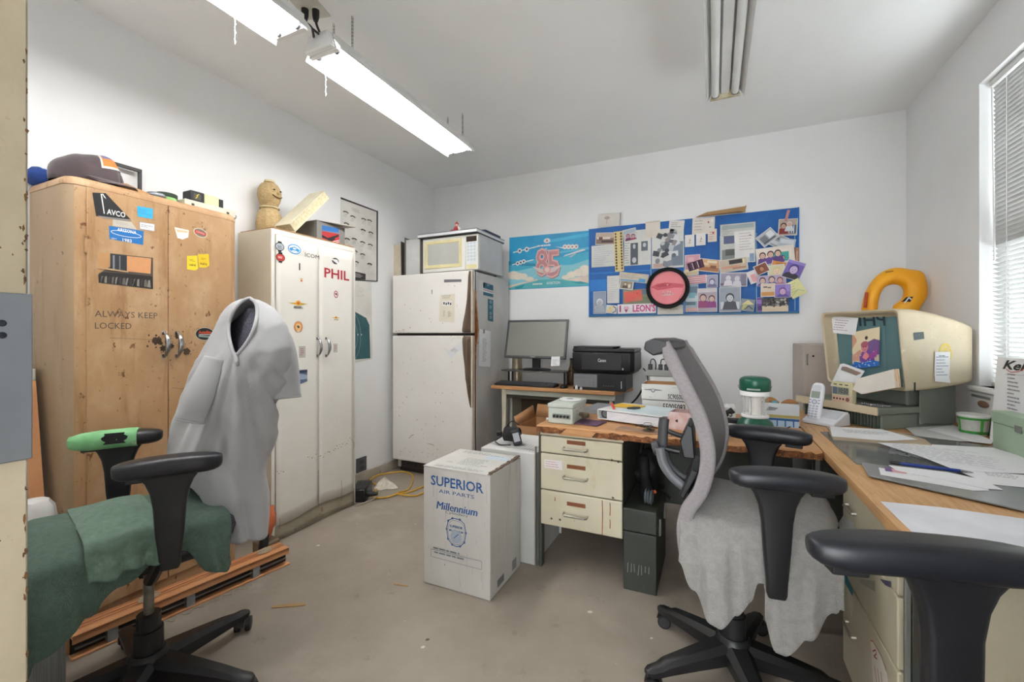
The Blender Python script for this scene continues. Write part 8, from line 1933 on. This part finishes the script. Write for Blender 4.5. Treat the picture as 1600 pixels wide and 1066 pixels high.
for i, p in enumerate(P2):
    a, b = P2[max(i-1,0)], P2[min(i+1,len(P2)-1)]; t_ = (b-a).normalized(); nrm = Vector((-t_.z, 0, t_.x)); 
    if nrm.x < 0: nrm = -nrm
    n = 14; hw_ = .205-.045*min(1, max(0, (p.z-1.0)/.16)); fr = []; bk = []
    for k in range(n+1):
        y = lerp(-hw_, hw_, k/n); cv = .022*(y/hw_)**2; fr.append(Vector((p.x,y,p.z))+nrm*(cv+.010)); bk.append(Vector((p.x,y,p.z))+nrm*(cv-.010))
    rings.append(fr+list(reversed(bk)))
g.loft(rings, m_msh); bk2 = g.build('backrest', ch2, smooth=60)
for s_ in (-1, 1):
    g = G(T2); rings = []
    for i, p in enumerate(P2):
        a, b = P2[max(i-1,0)], P2[min(i+1,len(P2)-1)]; t_ = (b-a).normalized(); nrm = Vector((-t_.z,0,t_.x)); nrm = nrm if nrm.x > 0 else -nrm
        c_ = Vector((p.x, s_*(.208-.045*min(1, max(0, (p.z-1.0)/.16))), p.z))+nrm*.018; sc = 1. if i > 2 else .8
        rings.append([c_+nrm*a_*sc+Vector((0,b_,0)) for a_, b_ in rrect(.046,.026,.011,3)])
    g.loft(rings, m_mrim); g.build('side_rim', ch2, smooth=60)
g = G(T2); g.prism([(-.295,-.178,1.150),(-.262,-.178,1.128),(-.208,-.178,1.150),(-.218,-.178,1.180),(-.258,-.178,1.190),(-.290,-.178,1.178)], (0,.352,0), m_dkgrey); g.build('top_rail', ch2, bevel=.006)
def w2(u, v, y=1.70): return ony(u, v, y)
g = G(); g.tube(spline([w2(1038,654),w2(1036,672),w2(1036,700),w2(1043,724),w2(1060,742),w2(1078,752)], 6), .0105, m_dkgrey, 10, flat=1.8); g.build('support_arch', ch2, smooth=60)
g = G(); g.tube(spline([w2(1031,700,1.66),w2(1036,724,1.66),w2(1050,745,1.66),w2(1072,764,1.66)], 6), .009, mat('grey_bracket', '6d6f73', .4), 8, flat=1.8); g.build('support_strut', ch2, smooth=60)
g = G(); g.prism([w2(1081,734,1.60),w2(1092,738,1.60),w2(1068,782,1.60),w2(1061,776,1.60)], (0,.20,0), m_blk); g.build('back_plate', ch2, bevel=.004)
g = G(); g.cyl(w2(1021,701), w2(1031,699), .026, m_dkgrey, 20); g.cyl(w2(1031,699), w2(1062,706), .011, m_blk, 12); g.build('lumbar_knob', ch2)
g = G(); g.prism([w2(1062,690,1.63),w2(1074,664,1.63),w2(1082,668,1.63),w2(1086,718,1.63),w2(1068,716,1.63)], (0,.16,0), m_blk); g.build('lumbar_pad', ch2, bevel=.004)
g = G(); g.tube(spline([w2(1044,674),w2(1060,680),w2(1078,684)], 5), .009, m_blk, 8); g.build('lumbar_arm', ch2)
g = G(T2); g.tube([(-.05,0,.48),(-.13,0,.50),(-.150,0,.56),(-.125,0,.66)], [.03,.028,.022,.018], m_blk, 10, flat=1.6); g.build('back_bracket', ch2)
armrest(ch2, (.184,1.440), 8, .822, .288, .455, -1, .49, T2, H2, poff=-.022)
armrest(ch2, (.190,1.952), -12, .845, .288, .47, -1, .49, T2, H2, poff=-.02)
m_gyt = mat('grey_terry', 'b3b0ab', .95, c2='a5a29d', ns=50, bump=(260,1.,.012), sheen=.15, spots=[('8d8a86', 4, .6, .85, (1,1,1))])
hem2 = [(-.20,.50),(-.165,.47),(-.12,.395),(-.075,.325),(-.045,.315),(.0,.36),(.035,.41),(.055,.47),(.068,.47),(.082,.36),(.105,.298),(.125,.292),(.18,.36),(.24,.44),(.285,.49)]
def fold2(x): return .012+.050*(math.exp(-((x+.045)/.06)**2)+math.exp(-((x-.15)/.065)**2))*.8
drape('grey_towel', T2, -1, -.165, .285, .225, -.185, hem2, .616, fold2, .225, 'light grey towel over the seat of the mesh-backed chair, hanging in two lobes', m_gyt, nx=110, nyh=40, seed=5, dome=.040, jit=.3, th=.008)
# ---------------------------------------------------------------- chair at the right edge, close to the door
H3, A3 = (.315, .655), 193
T3 = ztr(H3, A3)
ch3 = thing('office_chair', 'black office chair close by at the lower right, only its armrest showing', 'chair', (H3[0], H3[1], 0), math.radians(A3))
star_base(ch3, T3, [10, 82, 154, 226, 298], .33, .48, .27)
seat(ch3, T3, -.20, .22, .215, .49, .585, m_fab)
g = G(T3); rings = []
for k in range(11):
    z = lerp(.62, 1.02, k/10); rings.append([(-.25-.06*(z-.62)/.4+a+.04*(abs(b)/.2)**2, b, z) for a, b in rrect(.05, .38 if k < 9 else .34, .022, 4)])
g.loft(rings, m_fab); g.build('backrest', ch3, smooth=60)
g = G(T3); g.tube([(-.05,0,.48),(-.22,0,.50),(-.27,0,.58),(-.27,0,.78)], [.03,.032,.028,.022], m_blk, 10, flat=1.6); g.build('back_bracket', ch3)
armrest(ch3, (.315,.93), 193, .868, .345, .46, -1, .49, T3, H3, pw=1.12, poff=-.035)
armrest(ch3, (.405,.405), 193, .845, .335, .46, -1, .49, T3, H3)
